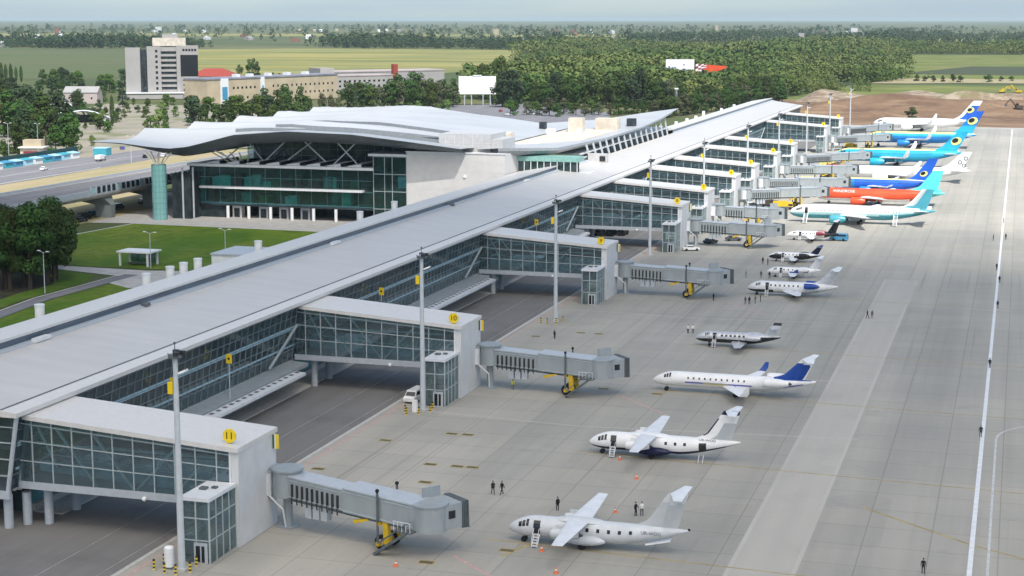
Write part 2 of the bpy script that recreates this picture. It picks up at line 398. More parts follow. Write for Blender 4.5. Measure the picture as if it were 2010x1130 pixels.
struct(mk.build('faded_line', 'kerb'))
mk = MB(); bd = MB()
for x, y in [(-87.5, 200), (-84.4, 216.9), (-76.6, 223.3), (-74.2, 223.4), (-73.9, 206.5), (-70.1, 206.6), (-68, 206.7), (-71.6, 198), (-53.2, 174.1), (-62.6, 258.6), (-53.5, 257.4), (-78.4, 305), (-74.9, 305), (-85.7, 299.1), (-60.5, 167.5)]:
    bd.face([(x-.95, y-.65, .012), (x+.95, y-.65, .012), (x+.95, y+.65, .012), (x-.95, y+.65, .012)])
    mk.face([(x-.8, y-.42, .018), (x+.8, y-.42, .018), (x+.8, y+.42, .018), (x-.8, y+.42, .018)])
struct(bd.build('stand_box_border', 'box_border')); struct(mk.build('stand_box', 'box_dark'))
M['lane_concrete'] = layered('lane_concrete', (.445, .425, .382), [((.3, .01, 1), 1, .4, .65, (.40, .385, .35), .8), ((1, 1, 1), .15, .5, .7, (.37, .355, .325), .5)])
M['lane_edge'] = layered('lane_edge', (.47, .45, .41), [((.5, .03, 1), 1, .4, .62, (.42, .40, .37), .9)])
for xa, xb in ((-28.8, -28.3), (-21.8, -21.3)): sheet('lane_edge', [(xa, -40), (xb, -40), (xb+.8, 390), (xa+.8, 390)], .006, 'lane_edge')
sheet('pale_lane', [(-28.5, -40), (-21.5, -40), (-20.7, 390), (-27.7, 390)], .004, 'lane_concrete')

# landside ground
sheet('lawn', [(-252, 404), (-248.5, 437), (-188, 435), (-150, 395), (-150, 368), (-193, 357), (-225, 356.5), (-262, 372)], -.30, 'lawn')
struct(MB().box(-126, -60, -.6, -125.8, 950, -.02).build('road_edge', 'kerb'))
sheet('forecourt', [(-300, 430), (-300, 520), (-126, 520), (-126, 395), (-150, 395.2), (-188, 435.6), (-248.6, 437.6)], -.33, 'concrete')
sheet('path', [(-262, 371), (-225, 356), (-199, 354.5), (-150, 366), (-150, 338), (-190, 330), (-199, 336), (-201, 345), (-222, 351), (-262, 362)], -.31, 'concrete')
mk = MB(); strip(mk, [(-199, 348), (-199.5, 330), (-200, 312), (-197, 290), (-190, 250), (-186, 190)], 3.6, -.29); struct(mk.build('footpath', 'road'))
mk = MB(); strip(mk, [(-201.4, 348), (-201.8, 330), (-202.2, 312), (-199.3, 290), (-192.3, 250), (-188.3, 190)], .5, -.285)
strip(mk, [(-248.5, 437.2), (-188, 435.2), (-150, 395.2)], 1.0, -.285); strip(mk, [(-252.3, 404), (-248.7, 437.2)], .8, -.285); struct(mk.build('path_kerb', 'kerb'))
sheet('grass_bank', [(-196, 348), (-150, 352), (-140, 180), (-183, 180), (-188, 250), (-195, 290), (-197.5, 312)], -.32, 'lawn')
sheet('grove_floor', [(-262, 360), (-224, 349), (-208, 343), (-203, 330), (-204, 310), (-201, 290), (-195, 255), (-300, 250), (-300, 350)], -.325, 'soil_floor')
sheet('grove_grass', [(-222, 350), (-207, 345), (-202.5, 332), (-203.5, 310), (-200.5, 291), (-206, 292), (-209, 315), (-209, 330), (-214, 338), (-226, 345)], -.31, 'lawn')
sheet('verge', [(-296, 300), (-353, 300), (-353, 560), (-358, 700), (-296, 720)], -.30, 'verge')
sheet('highway', [(-353, 280), (-388, 280), (-389, 620), (-384, 705), (-330, 800), (-318, 780), (-357, 695), (-353, 560)], -.25, 'road')
mk = MB(); strip(mk, [(-370, 300), (-371, 640), (-368, 700)], .3, -.23); strip(mk, [(-355, 300), (-355.5, 600)], .4, -.23); struct(mk.build('highway_line', 'marking_white'))
sheet('plaza', [(-389, 500), (-470, 520), (-620, 1060), (-450, 1050), (-300, 900), (-300, 720), (-384, 706), (-389, 620)], -.31, 'plaza')
sheet('car_park', [(-330, 850), (-430, 1060), (-330, 1150), (-250, 1050), (-200, 800)], -.28, 'road')
sheet('dry_ground', [(-263, 405), (-263, 480), (-296, 520), (-296, 400)], -.32, 'verge')
sheet('left_field', [(-1000, 1390), (-2200, 2450), (-2100, 2980), (-1560, 2960), (-860, 1560)], -.2, 'field_dull')
sheet('crop_field', [(-860, 1560), (-1560, 2960), (-1380, 3180), (-905, 3080), (-590, 1900), (-640, 1560)], -.2, 'field_crop')
sheet('meadow', [(-225, 2900), (-120, 1660), (400, 1620), (600, 2700), (500, 3200)], -.2, 'meadow')
sheet('dark_strip', [(-130, 1880), (420, 1820), (440, 2080), (-60, 2200)], -.1, 'field_dark')
sheet('bank_meadow', [(-178, 1180), (-146, 1560), (300, 1600), (300, 1300), (-60, 1310), (-130, 1240)], -.1, 'meadow')
sheet('pale_track', [(-135, 1600), (-118, 1745), (400, 1725), (400, 1640), (-60, 1630), (-100, 1600)], -.08, 'verge')
def mound(name, x0, x1, y0, y1, nx, ny, h, m, seed):
    rr = np.random.RandomState(seed); xs = np.linspace(x0, x1, nx); ys = np.linspace(y0, y1, ny)
    z = np.zeros((ny, nx))
    for _ in range(46):
        cx, cy, r, a = rr.uniform(x0, x1), rr.uniform(y0, y1), rr.uniform(9, 40), rr.uniform(.2, 1)
        z += a*np.exp(-(((xs[None]-cx)/r)**2+((ys[:, None]-cy)/(r*1.1))**2))
    z += rr.uniform(-.12, .12, z.shape)
    ex = np.minimum(1, np.minimum(xs-x0, x1-xs)/14)[None]; ey = np.minimum(1, np.minimum(ys-y0, y1-ys)/14)[:, None]
    z = z/z.max()*h*np.clip(ex, 0, 1)*np.clip(ey, 0, 1)-.03
    mb = MB(); mb.v = [(xs[i], ys[j], z[j, i]) for j in range(ny) for i in range(nx)]
    mb.f = [(j*nx+i, j*nx+i+1, (j+1)*nx+i+1, (j+1)*nx+i) for j in range(ny-1) for i in range(nx-1)]; mb.m = [0]*len(mb.f)
    return struct(mb.build(name, m, smooth=True))
mound('earthworks', -175, 240, 1010, 1250, 130, 90, 8.5, 'dirt', 3)
mound('spoil_heap', -158, 210, 1215, 1330, 130, 50, 9, 'spoil', 5)

# ------------------------------------------------------------------ pier building
PX0, PX1 = -128., -109.5
def rz(x): return 14.3+(PX1-x)*(1.35/18.5)       # lower roof height
pier = thing('pier_building', 'long glass pier with a pale metal roof running away beside the apron', 'terminal pier', (-118, 165, 0))
PO = (-118, 165, 0)
Y0, Y1 = 164.2, 893.
r = MB()
r.hexa([(PX0, Y0, rz(PX0)-.5), (PX1-2.3, Y0, rz(PX1-2.3)-.5), (PX1-2.3, Y1, rz(PX1-2.3)-.5), (PX0, Y1+18, rz(PX0)-.5)],
       [(PX0, Y0, rz(PX0)), (PX1-2.3, Y0, rz(PX1-2.3)), (PX1-2.3, Y1, rz(PX1-2.3)), (PX0, Y1+18, rz(PX0))])
r.build('roof', 'roof_metal', pier, off=PO)
r = MB(); r.hexa([(PX1-2.1, Y0-.2, rz(PX1-2.1)-.75), (PX1, Y0-.2, 13.7), (PX1, Y1, 13.7), (PX1-2.1, Y1, rz(PX1-2.1)-.75)],
       [(PX1-2.1, Y0-.2, rz(PX1-2.1)+.02), (PX1, Y0-.2, 14.25), (PX1, Y1, 14.25), (PX1-2.1, Y1, rz(PX1-2.1)+.02)])
r.hexa([(PX0, Y0-.2, rz(PX0)-.7), (PX1-2.1, Y0-.2, 13.8), (PX1-2.1, Y0-.01, 13.8), (PX0, Y0-.01, rz(PX0)-.7)], [(PX0, Y0-.2, rz(PX0)+.03), (PX1-2.1, Y0-.2, rz(PX1-2.1)+.03), (PX1-2.1, Y0-.01, rz(PX1-2.1)+.03), (PX0, Y0-.01, rz(PX0)+.03)])
r.build('roof_edge', 'roof_edge', pier, off=PO)
r = MB(); r.box(PX1-2.42, Y0+.1, rz(PX1-2.3)-.4, PX1-2.08, Y1, rz(PX1-2.3)+.05); r.build('gutter', 'gutter_dark', pier, off=PO)
def upper(y0, y1, y1b):
    q = MB()
    q.hexa([(-140, y0, 14.7), (-128.2, y0, 16.8), (-128.2, y1, 16.8), (-140, y1b, 14.7)], [(-140, y0, 15.05), (-128.2, y0, 17.15), (-128.2, y1, 17.15), (-140, y1b, 15.05)])
    q.build('upper_roof', 'roof_edge', pier, off=PO)
    q = MB(); q.box(-128.6, y0+.3, 15.3, -128.3, y1-.3, 16.8); q.build('ridge_glazing', 'ridge_panel', pier, off=PO)
    q = MB(); q.hexa([(-128.3, y0+.3, 15.66), (-127.3, y0+.3, 15.60), (-127.3, y1, 15.60), (-128.3, y1, 15.66)], [(-128.3, y0+.3, 15.95), (-127.3, y0+.3, 15.72), (-127.3, y1, 15.72), (-128.3, y1, 15.95)])
    q.build('ridge_sill', 'pale_grey_paint', pier, off=PO)
    q = MB(); q.box(-139.6, y0+.3, -.3, -139.3, y1-.4, 14.8); q.build('rear_wall', 'panel_grey', pier, off=PO)
upper(Y0, 505, 505); upper(640, Y1+18, Y1+22)
# facade: leaning glass wall with mullions, interior floors
gl = MB(); gl.face([(-111.6, 165, 4.6), (-111.6, Y1-2, 4.6), (-110.4, Y1-2, 13.8), (-110.4, 165, 13.8)]); gl.build('glass_wall', 'glass_dark', pier, off=PO)
mu = MB()
def fx(z): return -111.6+(z-4.6)*1.2/9.2
y = 165.2
while y < Y1-2:
    mu.beam((fx(4.6)+.06, y, 4.6), (fx(13.75)+.06, y, 13.75), .13, .12); y += 2.0 if y < 520 else 3.2
for z in (6.4, 8.2, 10.0, 11.8, 13.2): mu.beam((fx(z)+.05, 165, z), (fx(z)+.05, Y1-2, z), .12, .11)
mu.build('mullions', 'frame_dark', pier, off=PO)
for z_, h_, nm_, m_ in ((9.75, .55, 'gallery_band', 'band_blue'), (6.9, .28, 'lower_band', 'band_blue')):
    b = MB(); b.hexa([(fx(z_)+.02, 166, z_), (fx(z_)+.1, 166, z_), (fx(z_)+.1, Y1-3, z_), (fx(z_)+.02, Y1-3, z_)], [(fx(z_+h_)+.02, 166, z_+h_), (fx(z_+h_)+.1, 166, z_+h_), (fx(z_+h_)+.1, Y1-3, z_+h_), (fx(z_+h_)+.02, Y1-3, z_+h_)]); b.build(nm_, m_, pier, off=PO)
b = MB(); b.box(-122, 166, 9.3, -112, Y1-3, 9.7); b.box(-125, 166, 4.3, -111.6, Y1-3, 4.7); b.build('floor', 'floor_pale', pier, off=PO)
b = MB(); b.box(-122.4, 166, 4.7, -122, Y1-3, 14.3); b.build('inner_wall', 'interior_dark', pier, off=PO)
yy = 170
while yy < Y1-8: b = MB(); b.beam((-113.2, yy, 4.7), (-114.6, yy, 14.2), .35); b.build('inner_column', 'pole_metal', pier, off=PO); yy += 8
b = MB(); yy = 178
for gy in (166.5, 245.5, 343, 426, 464, 511, 550, 602, 650, 762, 826):
    for p_, q_ in (((-111.0, gy+12, 13.4), (-111.9, gy+32, 5.2)), ((-111.9, gy+12, 5.2), (-111.0, gy+32, 13.4)), ((-111.0, gy-10, 5.0), (-110.3, gy-.6, 10.5)))[:2 if gy < 170 else 3]:
        b = MB(); b.beam(p_, q_, .3); b.build('cross_brace', 'steel_frame', pier, off=PO)
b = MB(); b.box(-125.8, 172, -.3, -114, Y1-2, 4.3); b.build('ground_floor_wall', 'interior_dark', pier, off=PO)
b = MB(); b.box(-113.6, 172, -.2, -112.8, Y1-3, .9); b.build('plinth', 'concrete', pier, off=PO)
b = MB(); b.box(-113.5, 172, .9, -113.3, Y1-3, 4.0); b.build('lower_glazing', 'interior_teal', pier, off=PO)
for (a, c) in ((177.5, 245), (256.5, 342.5), (354, 425.6), (437, 463.5), (475, 510.5), (522, 549.5), (561, 601.5), (613, 649.5), (661, 761.5), (773, 825.5)):
    q = MB(); q.hexa([(-113.2, a, 3.9), (-108.6, a, 3.7), (-108.6, c, 3.7), (-113.2, c, 3.9)], [(-113.2, a, 4.58), (-108.6, a, 4.25), (-108.6, c, 4.25), (-113.2, c, 4.58)]); q.build('ledge', 'jet_metal', pier, off=PO)
    if a < 360:
        q = MB(); e = c-(5.5 if a < 200 else 2)
        q.hexa([(-108.4, a+22, 3.55), (-106.6, a+22, 3.45), (-106.6, e, 3.45), (-108.4, e, 3.55)], [(-108.4, a+22, 4.0), (-106.6, a+22, 3.9), (-106.6, e, 3.9), (-108.4, e, 4.0)]); q.build('canopy', 'cool_white', pier, off=PO)
        yy = a+23
        while yy < e-1: q = MB(); q.box(-108.1, yy, 3.98, -107.5, yy+.8, 4.03); q.build('canopy_vent', 'gutter_dark', pier, off=PO); yy += 2.1
for i, y_ in enumerate((196, 226, 300, 372, 434)):
    q = MB(); q.box(-127.9, y_, 15.7, -127.0, y_+(3.5 if i % 2 == 0 else 1.4), 16.2); q.build('roof_hatch', 'cool_white' if i % 2 == 0 else 'jet_dark', pier, off=PO)
for y_ in (668, 700, 724, 745, 764, 812, 850):
    q = MB(); q.box(-139.6, y_, 15.0, -138.5, y_+1.5, 16.3 if y_ != 764 else 17.4); q.build('roof_vent', 'cool_white', pier, off=PO)
# near end of the pier
e = MB(); e.face([(-127.5, 165, 4.6), (-111.6, 165, 4.6), (-110.4, 165, 13.7), (-127.5, 165, 14.9)]); e.build('end_glazing', 'glass_dark', pier, off=PO)
e = MB()
for x in (-127.4, -124.5, -121.5, -118.5, -115.5): e.beam((x, 164.95, 4.6), (x, 164.95, rz(x)-.7), .16)
for z in (6.4, 8.4, 10.4, 12.3): e.beam((-127.5, 164.93, z), (fx(z), 164.93, z), .13)
e.build('end_mullions', 'steel_frame', pier, off=PO)
e = MB(); e.box(-127.5, 164.4, 3.7, -111.2, 164.9, 4.6); e.build('end_beam', 'pale_grey_paint', pier, off=PO)
for x, y in ((-112.2, 165.6), (-110.9, 167.5), (-120, 165.6), (-126, 165.6)):
    c = MB(); c.tube((x, y, -.3), (x, y, 3.9), .55, n=14); c.build('column', 'pale_grey_paint', pier, smooth=True, off=PO)
for y in (164.7, 167.2):
    c = MB(); c.tube((-111.6, y, 4.2), (-109.9, y, 13.8), .28, n=10); c.build('leaning_column', 'pale_grey_paint', pier, smooth=True, off=PO)
# clerestory where the terminal meets the pier
c = MB(); c.box(-130.5, 506, 14.9, -130.2, 640, 17.4); c.build('clerestory', 'interior_dark', pier, off=PO)
for i in range(15):
    y = 509+i*8.6; c = MB(); zt = 21.2+max(0, (y-575))*.04
    zt = np.interp(y, [500, 560, 600, 625, 650], [20.4, 20.2, 20.8, 21.9, 23.6]); c.beam((-128.1, y, 15.2), (-129.5, y, zt), .6, .5); c.build('strut', 'pole_metal', pier, off=PO)
c = MB(); c.hexa([(-139, 506, 17.4), (-130, 506, 17.4), (-130, 640, 17.4), (-139, 640, 17.4)], [(-139, 506, 17.8), (-130, 506, 17.8), (-130, 640, 17.8), (-139, 640, 17.8)]); c.build('link_roof', 'cool_white', pier, off=PO)
c = MB(); c.box(-128, 505.2, 15.3, -122, 507.5, 17.9); c.build('roof_hut', 'pent_grey', pier, off=PO)
q = MB(); q.box(-124.2, 505.0, 15.6, -122.4, 505.15, 17.2); q.build('roof_hut_door', 'window_black', pier, off=PO)

# ------------------------------------------------------------------ gate bridges
GY = [166.5, 245.5, 343.0, 426.0, 464.0, 511.0, 550.0, 602.0, 650.0, 762.0, 826.0]
NTH = ['nearest', 'second nearest', 'third nearest', 'fourth nearest', 'fifth nearest', 'sixth nearest', 'fifth farthest', 'fourth farthest', 'third farthest', 'second farthest', 'farthest']
def gate_bridge():
    t = thing('gate_bridge', '', 'footbridge', (0, 0, 0), group='glazed gate bridges along the pier')
    def zr(x): return 13.5-(x+26)*(1.9/26.5)
    a = MB(); a.hexa([(-27.2, -.35, zr(-27.2)-.55), (.5, -.35, zr(.5)-.55), (.5, 10.35, zr(.5)-.55), (-27.2, 10.35, zr(-27.2)-.55)], [(-27.2, -.35, zr(-27.2)), (.5, -.35, zr(.5)), (.5, 10.35, zr(.5)), (-27.2, 10.35, zr(-27.2))]); a.build('roof', 'roof_edge', t)
    a = MB(); a.hexa([(-.5, 0, 0), (.4, 0, 0), (.4, 10, 0), (-.5, 10, 0)], [(-.5, 0, zr(-.5)-.56), (.4, 0, zr(.4)-.56), (.4, 10, zr(.4)-.56), (-.5, 10, zr(-.5)-.56)]); a.build('end_block', 'panel_grey', t)
    a = MB(); a.box(-28.2, .02, 4.55, -.52, 9.98, 5.45); a.build('deck', 'pale_grey_paint', t)
    for nm, yy in (('front_glass', .12), ('rear_glass', 9.88)):
        a = MB(); a.face([(-28, yy, 5.46), (-.52, yy, 5.46), (-.52, yy, zr(-.5)-.58), (-28, yy, zr(-28)-.58)]); a.build(nm, 'glass_teal', t)
        a = MB(); s = -.08 if yy < 5 else .08
        for i in range(10):
            x = -26.2+i*2.65; a.beam((x, yy+s, 5.46), (x, yy+s, zr(x)-.57), .13, .12)
        for f in (.33, .64, .92): a.beam((-28, yy+s, 5.46+f*(zr(-28)-6)), (-.55, yy+s, 5.46+f*(zr(-.5)-6)), .11, .10)
        a.build('mullions', 'steel_frame', t)
    a = MB()
    for i, (p, q) in enumerate([((-25.8, 12.4), (-23.2, 7.4)), ((-23.4, 12.3), (-18, 5.5)), ((-18.6, 12.0), (-13.2, 5.5)), ((-12.8, 5.5), (-7.6, 10.9)), ((-7.8, 5.5), (-4.6, 9)), ((-3.0, 7.6), (-6.0, 6.4))]):
        a = MB(); a.beam((p[0], .5, p[1]), (q[0], .5, q[1]), .28); a.build('diagonal_brace', 'cool_white', t); a = MB(); a.beam((p[0], 9.2, p[1]), (q[0], 9.2, q[1]), .22); a.build('diagonal_brace', 'cool_white', t)
    a = MB(); a.hexa([(-26, 1.2, 6.6), (-3, 1.2, 5.5), (-3, 1.35, 5.5), (-26, 1.35, 6.6)], [(-26, 1.2, 7.9), (-3, 1.2, 6.8), (-3, 1.35, 6.8), (-26, 1.35, 7.9)]); a.build('ramp_side', 'band_blue', t)
    a = MB(); a.hexa([(-27, .5, zr(-27)-1.5), (-1, .5, zr(-1)-1.3), (-1, .7, zr(-1)-1.3), (-27, .7, zr(-27)-1.5)], [(-27, .5, zr(-27)-.75), (-1, .5, zr(-1)-.75), (-1, .7, zr(-1)-.75), (-27, .7, zr(-27)-.75)]); a.build('ceiling_duct', 'duct_green', t)
    a = MB(); a.hexa([(-26, 2.0, 8.4), (-3, 2.0, 7.0), (-3, 2.1, 7.0), (-26, 2.1, 8.4)], [(-26, 2.0, 8.55), (-3, 2.0, 7.15), (-3, 2.1, 7.15), (-26, 2.1, 8.55)]); a.build('handrail', 'pale_teal', t)
    a = MB(); a.box(-27, 1.6, 9.6, -3, 2.2, 9.85); a.box(-27, 8.2, 9.6, -3, 8.8, 9.85); a.build('light_rail', 'pale_teal', t)
    a = MB(); a.box(-27, 5.9, 8.2, -2.1, 6.1, 10.2); a.build('partition', 'interior_dark', t)
    for x, yy in ((-25.6, 2), (-25.6, 8)):
        a = MB(); a.tube((x, yy, -.3), (x, yy, 4.55), .55, n=14); a.build('column', 'pale_grey_paint', t, smooth=True)
    a = MB(); a.ball((-11.5, -.35, 4.75), .28, n=8); a.build('lamp', 'white_light', t, smooth=True)
    a = MB(); a.box(-.75, -.06, 0, -.52, .11, zr(-.5)-.57); a.build('corner_trim', 'cool_white', t)
    return t
def stair_tower():
    t = thing('stair_tower', '', 'stair tower', (0, 0, 0), group='glazed stair towers at the gates')
    x0, x1, y0, y1, h = -3.3, -.1, -6.5, -.02, 7.5
    g = MB()
    for p in ([(x0, y0), (x1, y0)], [(x1, y0), (x1, y1)], [(x0, y1), (x0, y0)]): g.face([(p[0][0], p[0][1], .1), (p[1][0], p[1][1], .1), (p[1][0], p[1][1], h-.4), (p[0][0], p[0][1], h-.4)])
    g.build('glass_walls', 'glass_stair', t)
    f = MB()
    for x, y in ((x0, y0), (x1, y0), (x1, y1), ((x0+x1)/2, y0), (x1, y0+1.6), (x1, y0+3.2), (x1, y0+4.8), (x0, y0+3)): f.beam((x, y, 0), (x, y, h-.3), .16)
    for z in (2.6, 5.1): f.beam((x0, y0, z), (x1, y0, z), .13); f.beam((x1, y0, z), (x1, y1, z), .13); f.beam((x0, y0, z), (x0, y1, z), .13)
    f.build('frame', 'steel_frame', t)
    f = MB(); f.box(x0-.2, y0-.25, h-.4, x1+.2, y1-.03, h); f.build('roof', 'cool_white', t)
    f = MB(); f.box(x0+.6, y0+2.8, h, x0+1.4, y0+3.6, h+.25); f.box(x0+1.7, y0+3.6, h, x0+2.3, y0+4.2, h+.2); f.build('roof_vents', 'jet_dark', t)
    f = MB()
    for k in range(9): f.box(x0+1.0, y0+.8+k*.55, .3+k*.62, x1-.7, y0+1.5+k*.55, .45+k*.62)
    f.box(x0+.5, y0+.4, 2.6, x0+1.6, y1-.4, 2.75); f.build('stairs', 'floor_pale', t)
    f = MB(); f.box(x0+1.3, y0-.12, 0, x1-.25, y0-.03, 2.35); d = f.build('door', 'pale_grey_paint', t)
    f = MB(); f.box(x0+1.55, y0-.16, .15, x0+2.05, y0-.13, 2.0); f.box(x0+2.25, y0-.16, .15, x0+2.6, y0-.13, 2.0); f.build('door_glass', 'window_black', d)
    f = MB(); f.box(x0+.1, y0+.2, -.05, x1-.1, y1-.1, .1); f.build('floor', 'concrete_dark', t)
    return t
gb = gate_bridge(); st = stair_tower()
for i, gy in enumerate(GY):
    lab = NTH[i]+' glazed gate bridge sloping from the pier to the apron'
    if i == 0: gb.location = (-83, gy, 0); gb['label'] = lab
    else: dup(gb, (-83, gy, 0), 0, lab)
    lab = NTH[i]+' small glass stair tower in front of a gate bridge end'
    if i == 0: st.location = (-83, gy, 0); st['label'] = lab
    else: dup(st, (-83, gy, 0), 0, lab)
    # yellow gate number sign on the bridge roof and flag sign at its far corner
    s = thing('gate_sign', NTH[i]+' round yellow gate number sign on a bridge roof', 'sign', (-84.2, gy+1.2, 11.55), group='yellow gate number signs')
    a = MB(); a.loft([[(.85*math.cos(q), yy, 1.05+.85*math.sin(q)) for q in [2*math.pi*k/8+math.pi/8 for k in range(8)]] for yy in (-.12, .12)]); a.build('sign_panel', 'sign_yellow', s)
    a = MB(); a.box(-.3, -.1, -.1, .3, .1, .3); a.build('bracket', 'jet_dark', s)
    text_mesh('number', str(11-i), 1.15, 'sign_black', s, Matrix.Translation((0, -.14, 1.05)) @ Matrix.Rotation(R(90), 4, 'X'))
    if i < 4:
        s = thing('flag_sign', NTH[i]+' narrow yellow sign on a bridge end wall', 'sign', (-82.55, gy+9.3, 9.3), group='narrow yellow signs on the bridge ends')
        a = MB(); a.box(.02, -.3, 0, .75, -.1, 1.7); a.build('sign_panel', 'sign_yellow', s)
        a = MB(); a.box(.02, -.34, 0, .25, -.31, 1.7); a.build('green_stripe', 'tree_green', s); a = MB(); a.box(.25, -.34, 0, .45, -.31, 1.7); a.build('white_stripe', 'cool_white', s)
# mast lights
def mast():
    t = thing('light_mast', '', 'light mast', (0, 0, 0), group='tall floodlight masts beside the apron')
    a = MB(); a.tube((0, 0, 0), (0, 0, 24.2), .42, .26, 12); a.build('pole', 'pole_metal', t, smooth=True)
    a = MB(); a.box(-.7, -.7, 0, .7, .7, .25); a.build('base', 'kerb', t)
    a = MB(); a.tube((0, 0, 23.6), (0, 0, 23.9), .75, n=12)
    for k in range(4): a.beam((0, 0, 23.7), (.8*math.cos(k*1.57+.6), .8*math.sin(k*1.57+.6), 24.1), .1)
    a.tube((0, 0, 24.2), (0, 0, 25.3), .05, n=6); a.ball((0, 0, 25.2), .16, n=8); a.build('head_ring', 'jet_dark', t)
    for k in range(3):
        q = k*1.4-.9; a = MB(); a.obox = None
        a.box(.75*math.cos(q)-.3, .75*math.sin(q)-.22, 23.95, .75*math.cos(q)+.3, .75*math.sin(q)+.22, 24.35); a.build('floodlight', 'engine_dark', t)
    a = MB(); a.beam((.2, 0, 21.9), (.9, -.1, 22.1), .12); a.hexa([(.6, -.5, 21.9), (1.3, -.4, 22.2), (1.3, .4, 22.2), (.6, .5, 21.9)], [(.6, -.5, 22.15), (1.3, -.4, 22.45), (1.3, .4, 22.45), (.6, .5, 22.15)]); a.build('side_light', 'white_light', t)
    a = MB(); a.box(-.95, -.12, 19.6, -.35, .12, 20.9); s = a.build('sign_box', 'sign_yellow', t)
    return t
mst = mast()
MP = [(-85.2, 157.4), (-85.6, 235.9), (-86.1, 314.7), (-88.5, 414.0), (-86.5, 478.0), (-86.5, 559.0), (-86, 631.0), (-86, 717.0), (-86, 806.0), (-86, 905.0)]
ORD = ['first', 'second', 'third', 'fourth', 'fifth', 'sixth', 'seventh', 'eighth', 'ninth', 'tenth']
for i, (x, y) in enumerate(MP):
    lab = ORD[i]+' tall grey floodlight mast, counting away from the camera'
    if i == 0: mst.location = (x, y, 0); mst['label'] = lab
    else: dup(mst, (x, y, 0), 0, lab)
for i, (y, zb, zt) in enumerate(((200.6, 4.5, 10.2), (217.6, 4.5, 10.2), (279, 4.5, 10.6), (380.8, 4.5, 11.4))):
    s = thing('sign_post', ORD[i]+' yellow sign on a thin post standing on the pier ledge, from the near end', 'sign', (-109.0, y, zb), group='yellow signs on posts along the pier ledge')
    a = MB(); a.tube((0, 0, -.3), (0, 0, zt-zb-.2), .07, n=6); a.build('post', 'pole_metal', s)
    a = MB(); a.box(-.42, -.12, zt-zb-.6, .42, .12, zt-zb+.75); a.build('sign_panel', 'sign_yellow', s)
    a = MB(); a.tube((0, -.14, zt-zb+.1), (0, -.12, zt-zb+.1), .2, n=8); a.build('symbol', 'sign_black', s)
# vent stacks behind the pier
for i, y in enumerate((221, 254, 262.5, 267.5, 273, 298.5, 374, 352)):
    s = thing('vent_stack', ['nearest white flue standing alone beyond the roof edge', 'white flue rising beside the lawn path, first of four close together', 'second white flue of four close together beyond the roof', 'third white flue of four close together beyond the roof', 'last white flue of four close together beyond the roof', 'white flue beyond the roof next to the pale plant box', 'white flue in front of the glass corner of the terminal', 'short white flue near the white domed tank'][i], 'flue', (-142.5, y, 0), group='white flues behind the pier')
    a = MB(); a.tube((0, 0, -.4), (0, 0, 15.8), .75, n=14); a.build('pipe', 'white_paint', s, smooth=True)
    a = MB(); a.tube((0, 0, 15.8), (0, 0, 16.15), .80, n=14); a.build('cap', 'cool_white', s)
t = thing('plant_box', 'pale box shaped plant room peeking over the pier roof beside the lawn', 'plant room', (-148, 302, 0))
a = MB(); a.box(-4, -5, -.4, 3, 6, 13.2); a.build('wall', 'cool_white', t); a = MB(); a.box(-4.2, -5.2, 13.2, 3.2, 6.2, 13.5); a.build('roof', 'pale_grey_paint', t)

